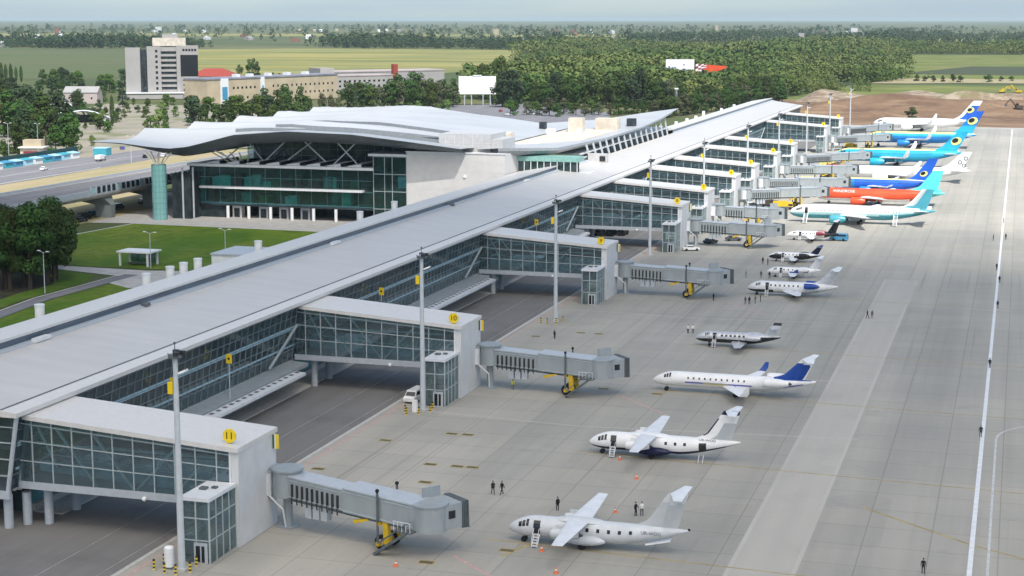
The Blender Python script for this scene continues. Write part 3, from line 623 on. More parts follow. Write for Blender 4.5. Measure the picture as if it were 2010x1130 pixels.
# ------------------------------------------------------------------ jet bridges
def jet_bridge(label, x, y, ang, Lt, cabang=60, z0=4.1, z1=3.2, stairs=True):
    t = thing('jet_bridge', label, 'jet bridge', (x, y, 0), R(ang), 'telescoping jet bridges')
    a = MB(); a.tube((0, 0, 3.9), (0, 0, 7.0), 1.75, n=20); a.tube((0, 0, 7.0), (0, 0, 7.25), 1.95, n=20); a.box(-3.0, -1.5, 3.9, -1.2, 1.5, 7.0); a.build('rotunda', 'jet_metal', t, smooth=True)
    a = MB(); a.tube((0, 0, 0), (0, 0, 3.9), .55, n=14); a.box(-1, -1, 0, 1, 1, .2); a.build('pedestal', 'jet_metal', t, smooth=True)
    a = MB(); a.box(-2.6, -1.9, 4.0, -1.3, -1.5, 6.6); a.tube((-1.4, -1.7, 4.0), (.2, -1.2, 2.5), .12, n=6); a.tube((.2, -1.2, 2.5), (.1, -.6, 0.1), .12, n=6); a.build('cable_box', 'cool_white', t)
    zf = lambda s: z0+(z1-z0)*s/Lt
    def tun(x0, x1, wd, h, nm, m):
        q = MB(); q.hexa([(x0, -wd, zf(x0)), (x1, -wd, zf(x1)), (x1, wd, zf(x1)), (x0, wd, zf(x0))], [(x0, -wd, zf(x0)+h), (x1, -wd, zf(x1)+h), (x1, wd, zf(x1)+h), (x0, wd, zf(x0)+h)])
        o = q.build(nm, m, t)
        q = MB(); q.hexa([(x0, -wd-.12, zf(x0)+h), (x1, -wd-.12, zf(x1)+h), (x1, wd+.12, zf(x1)+h), (x0, wd+.12, zf(x0)+h)], [(x0, -wd-.12, zf(x0)+h+.18), (x1, -wd-.12, zf(x1)+h+.18), (x1, wd+.12, zf(x1)+h+.18), (x0, wd+.12, zf(x0)+h+.18)])
        q.build('roof', 'pale_grey_paint', o)
        q = MB()
        for zz in (.12, h-.35): q.hexa([(x0, -wd-.06, zf(x0)+zz), (x1, -wd-.06, zf(x1)+zz), (x1, -wd-.005, zf(x1)+zz), (x0, -wd-.005, zf(x0)+zz)], [(x0, -wd-.06, zf(x0)+zz+.16), (x1, -wd-.06, zf(x1)+zz+.16), (x1, -wd-.005, zf(x1)+zz+.16), (x0, -wd-.005, zf(x0)+zz+.16)])
        q.build('rail', 'steel_frame', o)
        return o
    xm = 2.0+(Lt-2)*.42
    tun(1.2, xm, 1.35, 2.45, 'inner_tunnel', 'jet_metal')
    o = tun(xm, Lt, 1.6, 2.75, 'outer_tunnel', 'jet_metal')
    q = MB(); n = max(5, int((xm-1.6)/.75))
    for k in range(n):
        xx = 1.7+k*(xm-2.0)/n; q.box(xx, -1.50, zf(xx)+.25, xx+.28, -1.37, zf(xx)+1.75)
        q.tube((xx+.1, -1.55, zf(xx)+.2), (xx+.25, -1.6, zf(xx)-.55), .09, n=5)
    q.build('cable_loops', 'engine_dark', t)
    q = MB(); q.beam((1.5, -1.1, zf(1.5)-.2), (Lt*.9, -1.1, zf(Lt*.9)-.2), .3); q.beam((1.5, 1.1, zf(1.5)-.2), (Lt*.9, 1.1, zf(Lt*.9)-.2), .3); q.build('under_rail', 'jet_dark', t)
    q = MB()
    for k in range(3): q.box(3.6+k*1.15, -1.3, zf(4)-1.9+k*.02, 4.5+k*1.15, -.4, zf(4)-.35)
    q.build('air_unit', 'pale_grey_paint', t)
    xd = Lt*.74
    for s in (-1, 1):
        q = MB(); q.tube((xd, s*1.9, .6), (xd, s*1.9, zf(xd)+3.4), .15, n=8); q.build('lift_column', 'jet_dark', t)
        q = MB(); q.ball((xd, s*1.9, zf(xd)+3.6), .24, n=8); q.build('beacon', 'black_rubber', t)
        q = MB(); q.tube((xd, s*1.05-.3, .85), (xd, s*1.05+.3, .85), .85, n=20); wob = q.build('wheel', 'black_rubber', t)
        q = MB(); q.tube((xd, s*1.05-.32, .85), (xd, s*1.05+.32, .85), .4, n=12); q.build('hub', 'silver_paint', wob)
    q = MB(); q.beam((xd, -2.05, .85), (xd, 2.05, .85), .45); q.beam((xd, -2.0, zf(xd)-.25), (xd, 2.0, zf(xd)-.25), .35); q.build('axle_beam', 'yellow_paint', t)
    for s in (-1, 1): q = MB(); q.beam((xd+.9, s*1.2, .8), (xd+.7, s*1.2, zf(xd)), .62, .7); q.build('drive_leg', 'yellow_paint', t)
    q = MB(); q.hexa([(xd-3.6, -1.5, zf(xd)-.9), (xd-1.6, -1.5, zf(xd)-.25), (xd-1.6, -1.1, zf(xd)-.25), (xd-3.6, -1.1, zf(xd)-.9)], [(xd-3.8, -1.5, zf(xd)-.5), (xd-1.6, -1.5, zf(xd)-.02), (xd-1.6, -1.1, zf(xd)-.02), (xd-3.8, -1.1, zf(xd)-.5)]); q.build('cable_arm', 'yellow_paint', t)
    # cab
    q = MB(); q.tube((Lt+.8, 0, z1-.15), (Lt+.8, 0, z1+2.75), 2.0, n=22); q.tube((Lt+.8, 0, z1+2.75), (Lt+.8, 0, z1+2.95), 2.1, n=22); cab = q.build('cab', 'jet_metal', t, smooth=True)
    ca = R(cabang); C0 = Vector((Lt+.8, 0, 0)); ux = Vector((math.cos(ca), math.sin(ca), 0)); uy = Vector((-ux.y, ux.x, 0))
    P = lambda u, v, z: tuple(C0+ux*u+uy*v+Vector((0, 0, z)))
    q = MB(); q.hexa([P(.9, -1.75, z1), P(3.1, -1.75, z1), P(3.1, 1.75, z1), P(.9, 1.75, z1)], [P(.9, -1.75, z1+2.7), P(3.1, -1.75, z1+2.9), P(3.1, 1.75, z1+2.9), P(.9, 1.75, z1+2.7)]); q.build('cab_front', 'jet_metal', t)
    q = MB()
    for k in range(4): q.hexa([P(3.12+k*.22, -1.9-.05*k, z1-.1), P(3.26+k*.22, -1.9-.05*k, z1-.1), P(3.26+k*.22, 1.9+.05*k, z1-.1), P(3.12+k*.22, 1.9+.05*k, z1-.1)], [P(3.12+k*.22, -1.9, z1+3.0), P(3.26+k*.22, -1.9, z1+3.0), P(3.26+k*.22, 1.9, z1+3.0), P(3.12+k*.22, 1.9, z1+3.0)])
    q.build('canopy_bellows', 'jet_dark', t)
    q = MB(); q.hexa([P(1.3, -1.79, z1+1.2), P(2.2, -1.79, z1+1.2), P(2.2, -1.765, z1+1.2), P(1.3, -1.765, z1+1.2)], [P(1.3, -1.79, z1+2.1), P(2.2, -1.79, z1+2.1), P(2.2, -1.765, z1+2.1), P(1.3, -1.765, z1+2.1)]); q.build('cab_window', 'window_black', t)
    q = MB(); q.hexa([P(.2, 1.8, z1+2.9), P(2.6, 1.8, z1+2.9), P(2.6, 2.0, z1+2.9), P(.2, 2.0, z1+2.9)], [P(.2, 1.8, z1+4.1), P(2.6, 1.8, z1+4.1), P(2.6, 2.0, z1+4.1), P(.2, 2.0, z1+4.1)]); q.build('roof_panel', 'jet_metal', t)
    if stairs:
        a0 = Vector((Lt-.4, -2.5, z1)); b0 = Vector((xd+.5, -3.0, .15)); q = MB()
        for dy in (-.45, .45): q.beam(a0+Vector((0, dy, 0)), b0+Vector((0, dy, 0)), .12, .3); q.beam(a0+Vector((0, dy, 1)), b0+Vector((0, dy, 1)), .09)
        q.beam(a0+Vector((0, 0, -.1)), b0+Vector((0, 0, -.1)), .8, .12)
        for k in range(12):
            p = a0.lerp(b0, (k+.5)/12); q.box(p.x-.2, p.y-.45, p.z-.04, p.x+.2, p.y+.45, p.z+.04)
        q.box(Lt-2.2, -3.0, z1-.15, Lt+.2, -1.65, z1); q.build('service_stair', 'jet_dark', t)
        q = MB()
        for k in range(5):
            q.beam((Lt-2.1+k*.55, -2.95, z1), (Lt-2.1+k*.55, -2.95, z1+1.1), .05)
        q.beam((Lt-2.2, -2.95, z1+1.1), (Lt+.2, -2.95, z1+1.1), .06); q.build('railing', 'cool_white', t)
    return t
JB = [(175.2, -15, 19.6, 68), (254.4, -3, 18.2, 45), (352.2, 0, 18.6, 48), (435.0, 2, 18.4, 50), (471.5, 12, 14, 20),
      (518.5, 48, 28, -20), (557.5, 35, 27, -10), (609.5, 32, 24, 0), (657.5, 58, 37, -20), (769.5, 55, 34, -20), (833.5, 70, 44, -20)]
for i, (y, a, l, c) in enumerate(JB):
    jet_bridge(NTH[i]+' grey jet bridge reaching out from a gate to the stands', -80.6, y, a, l, c, stairs=i < 5)
# ------------------------------------------------------------------ main terminal building
T = thing('terminal_building', 'glass terminal hall with a white wave shaped roof behind the pier', 'terminal', (-200, 470, 0))
TO = (-200, 470, 0)
def tp(mb, nm, m, parent=None, smooth=False): return mb.build(nm, m, parent or T, smooth, TO)
XA, XB = -267.0, -152.0
def wave_front(x):
    u = (x-XA)/(XB-XA); return 446+5.5*max(0, u-.55)**1.5*4+(1.5*math.sin(u*3.1))
def wave_back(x):
    u = (x-XA)/(XB-XA); return 632-58*u**1.3
def ztop(x, y):
    u = (x-XA)/(XB-XA)
    base = np.interp(u, [0, .08, .16, .22, .27, .32, .40, .55, .72, .86, 1.0], [22.8, 22.6, 21.6, 21.2, 21.8, 23.2, 25.6, 27.0, 26.4, 24.6, 22.6])
    back = np.interp(u, [0, .15, .35, .55, .75, 1], [22.0, 22.6, 24.6, 24.4, 23.2, 21.2])
    k = min(1, max(0, (y-452)/32)); k = k*k*(3-2*k)
    b = base*(1-k)+back*k
    fold = abs(math.sin(math.pi*(y-479)/33.5))
    amp = 3.0*max(0, 1-u*1.5)+.55*max(0, 1-u)
    kk = min(1, max(0, (y-456)/22))
    return b+kk*amp*(1-fold*1.35)*.9
NX, NYY = 72, 104
rings = []
for j in range(NYY+1):
    row = []
    for i in range(NX+1):
        x = XA+(XB-XA)*i/NX; yf, yb = wave_front(x), wave_back(x); y = yf+(yb-yf)*j/NYY
        row.append((x, y, ztop(x, y)))
    rings.append(row)
g = MB(); g.loft(rings, 0, caps=False, closed=False); tp(g, 'wave_roof', 'roof_shell', smooth=True)
# curved soffit under the front and west edge of the roof
rim = []
for t_ in range(9):
    row = []; f = t_/8
    for i in range(NX+1):
        x = XA+(XB-XA)*i/NX; u = i/NX; y = wave_front(x)+f*11
        dep = np.interp(u, [0, .06, .15, .23, .3, .38, .5, .7, .88, 1], [.3, .8, 1.9, 2.8, 2.4, 3.0, 3.3, 3.3, 2.6, 1.8])
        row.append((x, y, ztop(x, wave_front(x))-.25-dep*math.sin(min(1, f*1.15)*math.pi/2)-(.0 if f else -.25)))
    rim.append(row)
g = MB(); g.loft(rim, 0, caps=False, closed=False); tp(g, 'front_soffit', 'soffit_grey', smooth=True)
und = []
for j in np.linspace(0, 1, 40):
    row = []
    for i in range(NX+1):
        x = XA+(XB-XA)*i/NX; yf, yb = wave_front(x)+10.9, wave_back(x)-.5; y = yf+(yb-yf)*j
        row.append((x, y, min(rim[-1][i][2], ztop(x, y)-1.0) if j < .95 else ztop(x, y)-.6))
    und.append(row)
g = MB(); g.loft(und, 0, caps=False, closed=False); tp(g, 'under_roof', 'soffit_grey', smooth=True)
edge = [[(XA+.0, wave_front(XA)+(wave_back(XA)-wave_front(XA))*j/NYY, ztop(XA, wave_front(XA)+(wave_back(XA)-wave_front(XA))*j/NYY)-d) for j in range(NYY+1)] for d in (0, .5)]
g = MB(); g.loft(edge, 0, caps=False, closed=False); tp(g, 'west_fascia', 'roof_edge')
# raised seams running with the curve of the roof
for q in (.16, .33, .5):
    s1 = []; 
    for i in range(int(NX*.3), NX+1):
        x = XA+(XB-XA)*i/NX; yf, yb = wave_front(x), wave_back(x); y = yf+(yb-yf)*(q*(.35+.65*(1-(i/NX-.3)*.5)))
        s1.append((x, y))
    g = MB(); g.loft([[(x, y-.3, ztop(x, y)-.1) for x, y in s1], [(x, y, ztop(x, y)+1.0) for x, y in s1], [(x, y+2.6, ztop(x, y+2.6)+.05) for x, y in s1]], 0, caps=False, closed=False); tp(g, 'roof_seam', 'roof_seam')
# second, leaf shaped roof reaching over the pier
def leaf(u, v):
    """u across (0 pier side, 1 hall side), v along (0 front, 1 tip)"""
    pe = Vector((-143, 459, 23.6)).lerp(Vector((-130.5, 478, 21.6)), min(1, v*6)) if v < 1/6 else Vector((-130.5, 478, 21.6)).lerp(Vector((-128, 649, 24.7)), (v-1/6)/(5/6))
    pe.z = np.interp(v, [0, .17, .45, .7, .85, 1], [22.6, 21.6, 20.7, 21.2, 22.5, 24.7])
    ph = Vector((-176, 480, 23.0)).lerp(Vector((-128.5, 648.5, 24.6)), v**1.0); ph.x = np.interp(v, [0, .3, .6, .8, .92, 1], [-172, -178, -170, -150, -138, -128.6]); ph.z = np.interp(v, [0, .5, .8, 1], [22.5, 21.5, 22.0, 24.6])
    p = pe.lerp(ph, u); p.z -= 1.1*math.sin(math.pi*u)*(1-v); return tuple(p)
NV = 48
g = MB(); g.loft([[leaf(i/16, j/NV) for i in range(17)] for j in range(NV+1)], 0, caps=False, closed=False); tp(g, 'leaf_roof', 'roof_shell', smooth=True)
g = MB(); bot = []
for d, ins in ((0, 0), (.9, -.008), (1.9, .01), (2.5, .08), (1.6, .5)):
    row = []
    for j in range(NV+1):
        v = j/NV; p = leaf(ins, v); row.append((p[0], p[1], p[2]-d*(.35 if v > .95 else 1)*(1-.7*v)))
    bot.append(row)
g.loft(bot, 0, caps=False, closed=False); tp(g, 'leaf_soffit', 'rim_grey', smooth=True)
# glass hall facade
FY = 458.5
def wallbox(x0, x1, y0, y1, z0, z1, nm, m): 
    q = MB(); q.box(x0, y0, z0, x1, y1, z1); return tp(q, nm, m)
g = MB(); g.face([(-241, FY, 4.2), (-181, FY, 4.2), (-181, FY, 15.2), (-241, FY, 15.2)]); g.face([(-241, 500, 0), (-241, FY, 0), (-241, FY, 15.2), (-241, 500, 15.2)]); tp(g, 'hall_glass', 'glass_green')
g = MB()
for i in range(13):
    x = -241+i*5; g.beam((x, FY-.06, 4.2), (x, FY-.06, 15.2), .11)
for z in (4.3, 8.7, 12): g.beam((-241, FY-.07, z), (-181, FY-.07, z), .11)
for i in range(9): g.beam((-241.05, FY+i*5, .2), (-241.05, FY+i*5, 15.2), .11)
tp(g, 'hall_mullions', 'frame_teal')
wallbox(-241.6, -180.9, FY-.9, FY+3, 15.2, 16.0, 'parapet', 'cool_white')
wallbox(-237, -184, FY-2.2, FY-.15, 8.75, 9.35, 'sun_shade', 'cool_white')
wallbox(-240.5, -181.2, FY+.2, FY+14, 8.5, 8.9, 'upper_floor', 'interior_teal')
wallbox(-240.5, -181.2, FY+.2, FY+14, 3.9, 4.3, 'first_floor', 'interior_teal')
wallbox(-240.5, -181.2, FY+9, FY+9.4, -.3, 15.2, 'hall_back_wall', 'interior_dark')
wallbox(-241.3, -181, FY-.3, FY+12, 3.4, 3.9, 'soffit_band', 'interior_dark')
wallbox(-239, -228.5, FY+.6, FY+6, -.3, 3.4, 'dark_bay', 'interior_dark')
for i, x in enumerate((-228.3, -221.4, -214.2, -207.2, -200.2, -193)):
    q = MB(); q.tube((x, FY-.7, -.3), (x, FY-.7, 3.4), .48, n=12); tp(q, 'column', 'white_paint', smooth=True)
for i, x in enumerate((-226.4, -217.6, -210.9, -203.9)):
    q = MB(); q.box(x-1.5, FY+1.6, -.3, x+1.5, FY+4.0, 3.2); d = tp(q, 'entrance_box', 'white_cloth' if i == 0 else 'pale_grey_paint')
    q = MB(); q.box(x-.9, FY+1.5, -.2, x+.9, FY+1.58, 2.5); q.build('entrance_glass', 'window_black', T, off=TO)
# interior hints: bright and dark blocks behind the glass
rr = random.Random(5)
for k in range(34):
    x = -240+k*1.75 if k < 20 else rr.uniform(-239, -188); z = rr.choice((4.35, 8.95)) if k > 16 else (8.95 if k % 3 else 4.35); q = MB(); q.box(x, FY+.3+rr.random()*1.2, z, x+rr.uniform(1.2, 3.6), FY+3+rr.random(), z+rr.uniform(2.0, 4.0)); tp(q, 'hall_fitting', rr.choice(('pale_teal', 'interior_dark', 'turquoise_paint', 'interior_dark', 'light_blue', 'interior_teal', 'maroon_paint', 'tree_green')))
# glass corner block, grey wall block, penthouse
g = MB(); g.face([(-181, FY-.6, 0), (-170.4, FY-.6, 0), (-170.4, FY-.6, 19.6), (-181, FY-.6, 19.6)]); g.face([(-181, FY+8, 15), (-181, FY-.6, 15), (-181, FY-.6, 19.6), (-181, FY+8, 19.6)]); tp(g, 'corner_glass', 'glass_green')
g = MB()
for x in (-180.9, -177.4, -175, -170.6): g.beam((x, FY-.68, 0), (x, FY-.68, 19.6), .16)
for z in (4, 9.2, 14.3, 19.4): g.beam((-181, FY-.69, z), (-170.4, FY-.69, z), .18)
tp(g, 'corner_mullions', 'steel_frame')
for z in (4.2, 9.3, 14.4): wallbox(-180.8, -170.5, FY-.4, FY+6, z-.25, z+.15, 'corner_floor', 'interior_teal')
wallbox(-180.8, -170.5, FY+5, FY+5.3, -.3, 19.5, 'corner_back_wall', 'interior_dark')
for x, z, m in ((-179.8, 15, 'interior_dark'), (-179.8, 10, 'interior_dark'), (-173.6, 10.2, 'light_blue'), (-173.2, 15.2, 'interior_dark'), (-173.8, .5, 'interior_teal')): wallbox(x, x+2.6, FY+.3, FY+2.5, z, z+3.4, 'room_block', m)
wallbox(-182.2, -170.2, FY-1.6, FY+9, 19.62, 20.3, 'corner_roof', 'cool_white')
wallbox(-170.4, -140.4, FY-1.0, 486, -.3, 20.9, 'stone_block', 'stone_wall')
q = MB()
for z in (5.2, 10.4, 15.6, 18.4): q.box(-170.3, FY-1.03, z, -140.5, FY-1.0, z+.06)
for x in (-162.9, -155.4, -147.9): q.box(x, FY-1.03, 0, x+.06, FY-1.0, 20.8)
tp(q, 'panel_joints', 'panel_grey')
wallbox(-170.6, -140.2, FY-1.2, FY-.6, 20.9, 21.3, 'block_coping', 'cool_white')
q = MB(); q.ball((-152.5, FY-1.1, 14.2), .5, .3, .5); tp(q, 'wall_lamp', 'white_light', smooth=True)
q = MB(); q.box(-163, 465, 20.9, -147, 480, 26.0); ph = tp(q, 'penthouse', 'pent_grey')
q = MB()
for x in (-161, -158.2, -155.4, -152.6, -149.8): q.box(x, 464.95, 21.2, x+.12, 464.99, 25.8)
q.box(-163, 464.94, 23.4, -147, 464.98, 23.5); q.build('panel_joints', 'panel_grey', ph, off=TO)
wallbox(-147, -143.5, 465.5, 478, 20.9, 24.6, 'penthouse_wing', 'pent_grey')
wallbox(-140.2, -118, 470, 476, -.3, 15.2, 'link_wall', 'panel_grey')
q = MB(); q.face([(-140.3, 469.8, 15.4), (-122, 469.8, 15.4), (-122, 469.8, 18.2), (-140.3, 469.8, 18.2)]); tp(q, 'link_glass', 'glass_green')
q = MB(); 
for i in range(10): q.beam((-140.2+i*2, 469.7, 15.3), (-140.2+i*2, 469.7, 18.2), .2)
tp(q, 'link_mullions', 'cool_white')
wallbox(-140.4, -121.8, 469.5, 476, 18.2, 19.6, 'link_band', 'green_band')
wallbox(-140, -122, 471, 471.3, 15.2, 18.2, 'link_back', 'interior_dark')
# gravel roof between the two shells with plant units
wallbox(-176, -134, 486.1, 600, 20.2, 20.9, 'flat_roof', 'beige_roof')
for x, y, sx, sy, sz, m in ((-146, 560, 5, 4, 4.2, 'beige_roof'), (-138.5, 575, 8, 5, 3.4, 'beige_roof'), (-151, 545, 3, 2, 1.3, 'cool_white'), (-160, 520, 6, 4, 1.6, 'beige_roof'), (-166, 508, 4, 3, 1.2, 'cool_white'), (-141, 545, 2, 2, 1.5, 'panel_grey'), (-158, 560, 2.2, 2.2, 2.6, 'interior_dark'), (-133.4, 590, 3, 3, 2.5, 'interior_dark')):
    wallbox(x-sx/2, x+sx/2, y-sy/2, y+sy/2, 20.9, 21.4+sz, 'roof_unit', m)
# clerestory and raking struts under the wave roof
g = MB(); g.face([(-228, 472, 16), (-160, 472, 16), (-160, 472, 24), (-228, 472, 24)]); tp(g, 'clerestory_glass', 'glass_dark')
g = MB()
for i in range(24): g.beam((-228+i*3, 471.9, 16), (-228+i*3, 471.9, 24), .12)
for z in (18, 20, 22): g.beam((-228, 471.9, z), (-160, 471.9, z), .1)
tp(g, 'clerestory_mullions', 'frame_dark')
wallbox(-228, -160, 476, 476.4, 15.5, 24, 'clerestory_back', 'interior_dark')
wallbox(-241, -181, FY+3, 474, 15.4, 15.9, 'terrace', 'pale_grey_paint')
for i in range(8):
    x = -236+i*6.6; q = MB(); q.hexa([(x, FY+1.2, 16), (x+4.4, FY+1.2, 16), (x+7.0, FY+8.5, 16.0), (x+2.4, FY+8.5, 16.0)], [(x, FY+1.2, 16.25), (x+4.4, FY+1.2, 16.9), (x+7.0, FY+8.5, 17.5), (x+2.4, FY+8.5, 16.9)]); s = tp(q, 'skylight', 'cool_white')
    q = MB(); q.hexa([(x+4.42, FY+1.1, 16), (x+5.0, FY+1.1, 16), (x+7.6, FY+8.4, 16), (x+7.02, FY+8.4, 16)], [(x+4.42, FY+1.1, 16.85), (x+4.6, FY+1.1, 16.75), (x+7.2, FY+8.4, 17.3), (x+7.02, FY+8.4, 17.45)]); q.build('skylight_glass', 'window_black', s, off=TO)
for a, b in (((-226, 462, 16), (-233, 456, 21)), ((-218, 463, 16), (-223, 462, 22.5)), ((-219, 463, 16), (-211, 462, 22.8)), ((-197, 463, 16), (-204, 461, 23)), ((-196, 463, 16), (-188, 462, 23)), ((-187.5, 463, 16), (-193, 460, 23)), ((-233, 464, 16), (-229, 470, 21)), ((-212, 464, 16.5), (-204, 466, 22.6))):
    q = MB(); q.tube(a, b, .2, n=8); tp(q, 'raking_strut', 'cool_white', smooth=True)
for x in (-229, -227.6, -226.2, -224.8, -223.4):
    q = MB(); q.beam((x, 462, 16), (x-.8+(x+226)*1.2, 458, 19.6), .3); tp(q, 'branch', 'cream_branch')
# round glass lift shaft with its branching roof support
t = thing('lift_shaft', 'round turquoise glass shaft with pale branches holding up the roof lobe', 'glass shaft', (-246.3, 448.8, -.3))
a = MB(); a.tube((0, 0, 0), (0, 0, 16.4), 2.15, n=32); a.build('glass_drum', 'glass_cylinder', t, smooth=True)
a = MB()
for z in [k*1.65 for k in range(11)]: a.tube((0, 0, z-.04), (0, 0, z+.06), 2.2, n=32)
for k in range(12): q = k*math.pi/6; a.beam((2.17*math.cos(q), 2.17*math.sin(q), 0), (2.17*math.cos(q), 2.17*math.sin(q), 16.4), .07)
a.build('rings', 'frame_teal', t)
a = MB(); a.tube((0, 0, 0), (0, 0, 16.2), 1.2, n=12); a.build('core', 'interior_teal', t)
for k in range(10):
    q = k*2*math.pi/10; a = MB(); a.beam((.9*math.cos(q), .9*math.sin(q), 16.3), (4.4*math.cos(q), 3.0*math.sin(q), 20.2), .28); a.build('branch', 'cream_branch', t)
for x, y in ((-240.2, 452), (-237.5, 453.5)):
    a = MB(); a.tube((x+246.3, y-448.8, 0), (x+246.3, y-448.8, 15.5), .3, n=10); a.build('slim_column', 'pale_grey_paint', t, smooth=True)
a = MB(); a.box(2.3, 3.6, 0, 8.4, 10, 13.5); a.build('dark_core', 'interior_dark', t)

# ------------------------------------------------------------------ elevated road
v = thing('viaduct', 'elevated concrete approach road with glazed parapet panels leading to the terminal', 'viaduct', (-274, 460, 0)); VO = (-274, 460, 0)
VY0, VY1 = 300, 640
def vx(y): return -263.0-(max(0, 395-y))**2*.004
def vz(y): return 7.9-max(0, 400-y)*.02
g = MB(); rg = []
for y in np.linspace(VY0, VY1, 36):
    x, z = vx(y), vz(y); rg.append([(x-1.2, y, z-1.9), (x, y, z-.9), (x, y, z), (x-22, y, z), (x-22, y, z-.9), (x-20.8, y, z-1.9)])
g.loft(rg); g.build('deck', 'concrete', v, off=VO)
for s, nm in ((0, 'near_parapet'), (-21.6, 'far_parapet')):
    g = MB(); g.loft([[(vx(y)+s+.02, y, vz(y)-.6), (vx(y)+s+.02, y, vz(y)+1.0), (vx(y)+s-.36, y, vz(y)+1.0), (vx(y)+s-.36, y, vz(y)-.6)] for y in np.linspace(VY0, VY1, 36)]); g.build(nm, 'pale_grey_paint', v, off=VO)
g = MB(); g.loft([[(vx(y)-.5, y, vz(y)+.03), (vx(y)-10, y, vz(y)+.03), (vx(y)-21, y, vz(y)+.03)] for y in np.linspace(VY0, VY1, 36)], caps=False, closed=False); g.build('roadway', 'road', v, off=VO)
for k in range(26):
    y = 438+k*2.9; g = MB(); x = vx(y); g.box(x+.03, y+.35, vz(y)-.1, x+.1, y+2.3, vz(y)+1.75); g.build('parapet_glass', 'glass_dark' if k % 5 else 'pale_teal', v, off=VO)
    g = MB(); g.box(x-.1, y-.25, vz(y)-.5, x+.16, y+.25, vz(y)+2.0); g.build('parapet_post', 'pale_grey_paint', v, off=VO)
for y in (392, 420, 449, 478, 508, 540):
    g = MB(); x = vx(y); g.hexa([(x-4.5, y-1.2, -.4), (x+.5, y-1.2, -.4), (x+.5, y+1.2, -.4), (x-4.5, y+1.2, -.4)], [(x-5, y-1.2, 3.6), (x+.8, y-1.2, 3.6), (x+.8, y+1.2, 3.6), (x-5, y+1.2, 3.6)])
    g.hexa([(x-5, y-1.2, 3.61), (x+.8, y-1.2, 3.61), (x+.8, y+1.2, 3.61), (x-5, y+1.2, 3.61)], [(x-19, y-2, 6.0), (x-1.2, y-2.6, 6.0), (x-1.2, y+2.6, 6.0), (x-19, y+2, 6.0)]); g.build('pier', 'concrete_dark', v, off=VO)
# shelter on the lawn
t = thing('bus_shelter', 'small flat roofed white shelter at the edge of the lawn', 'shelter', (-205, 362, -.3))
a = MB(); a.box(-4.6, -2.6, 3.3, 4.6, 3.2, 3.65); a.build('roof', 'white_paint', t)
for x, y in ((-3.9, -2.1), (3.6, -2.1), (-3.9, 2.7), (3.6, 2.7)):
    a = MB(); a.box(x-.22, y-.22, 0, x+.22, y+.22, 3.3); a.build('post', 'cool_white', t)
a = MB(); a.box(-3, .2, .35, 2.8, .9, .55); a.box(-2.6, .3, 0, -2.4, .8, .35); a.box(2.2, .3, 0, 2.4, .8, .35); a.build('bench', 'gutter_dark', t)
a = MB(); a.box(-3.6, 2.6, .4, 3.4, 2.68, 2.8); a.build('back_glass', 'glass_dark', t)
def street_lamp(label, x, y, h=9, z=-.3, grp='thin lamp posts on the landside'):
    t = thing('street_lamp', label, 'street lamp', (x, y, z), rnd.uniform(-.4, .4), group=grp)
    a = MB(); a.tube((0, 0, 0), (0, 0, h), .11, .07, 6); a.build('post', 'pole_metal', t)
    a = MB(); a.beam((0, 0, h), (1.3, 0, h+.35), .09); a.beam((0, 0, h), (-1.3, 0, h+.35), .09); a.build('arms', 'pole_metal', t)
    for s in (-1, 1): a = MB(); a.box(s*1.5-.4, -.16, h+.28, s*1.5+.4, .16, h+.45); a.build('lamp_head', 'white_light', t)
street_lamp('lamp post standing beside the white lawn shelter', -199.5, 358, 8.5)
street_lamp('lamp post on the lawn right of the shelter, near the roof edge', -183, 365, 9)
street_lamp('lamp post on the grass left of the curving path', -214, 339, 8.5)
street_lamp('lamp post in front of the dark grove by the path', -203.5, 318, 9)
street_lamp('tall lamp post beside the highway left of the glass shaft', -354, 622, 11)
street_lamp('lamp post among trees behind the blue kiosk row, far left', -398, 600, 17)
street_lamp('lamp post in front of the pale kiosk building at far left', -402, 628, 15)
t = thing('storage_tank', 'small white domed tank beside the terminal corner', 'tank', (-176, 428, -.3))
a = MB(); a.tube((0, 0, 0), (0, 0, 2.6), 2.4, n=20); a.build('body', 'white_paint', t, smooth=True); a = MB(); a.ball((0, 0, 2.6), 2.4, 2.4, .9, n=20); a.build('dome', 'white_paint', t, smooth=True)
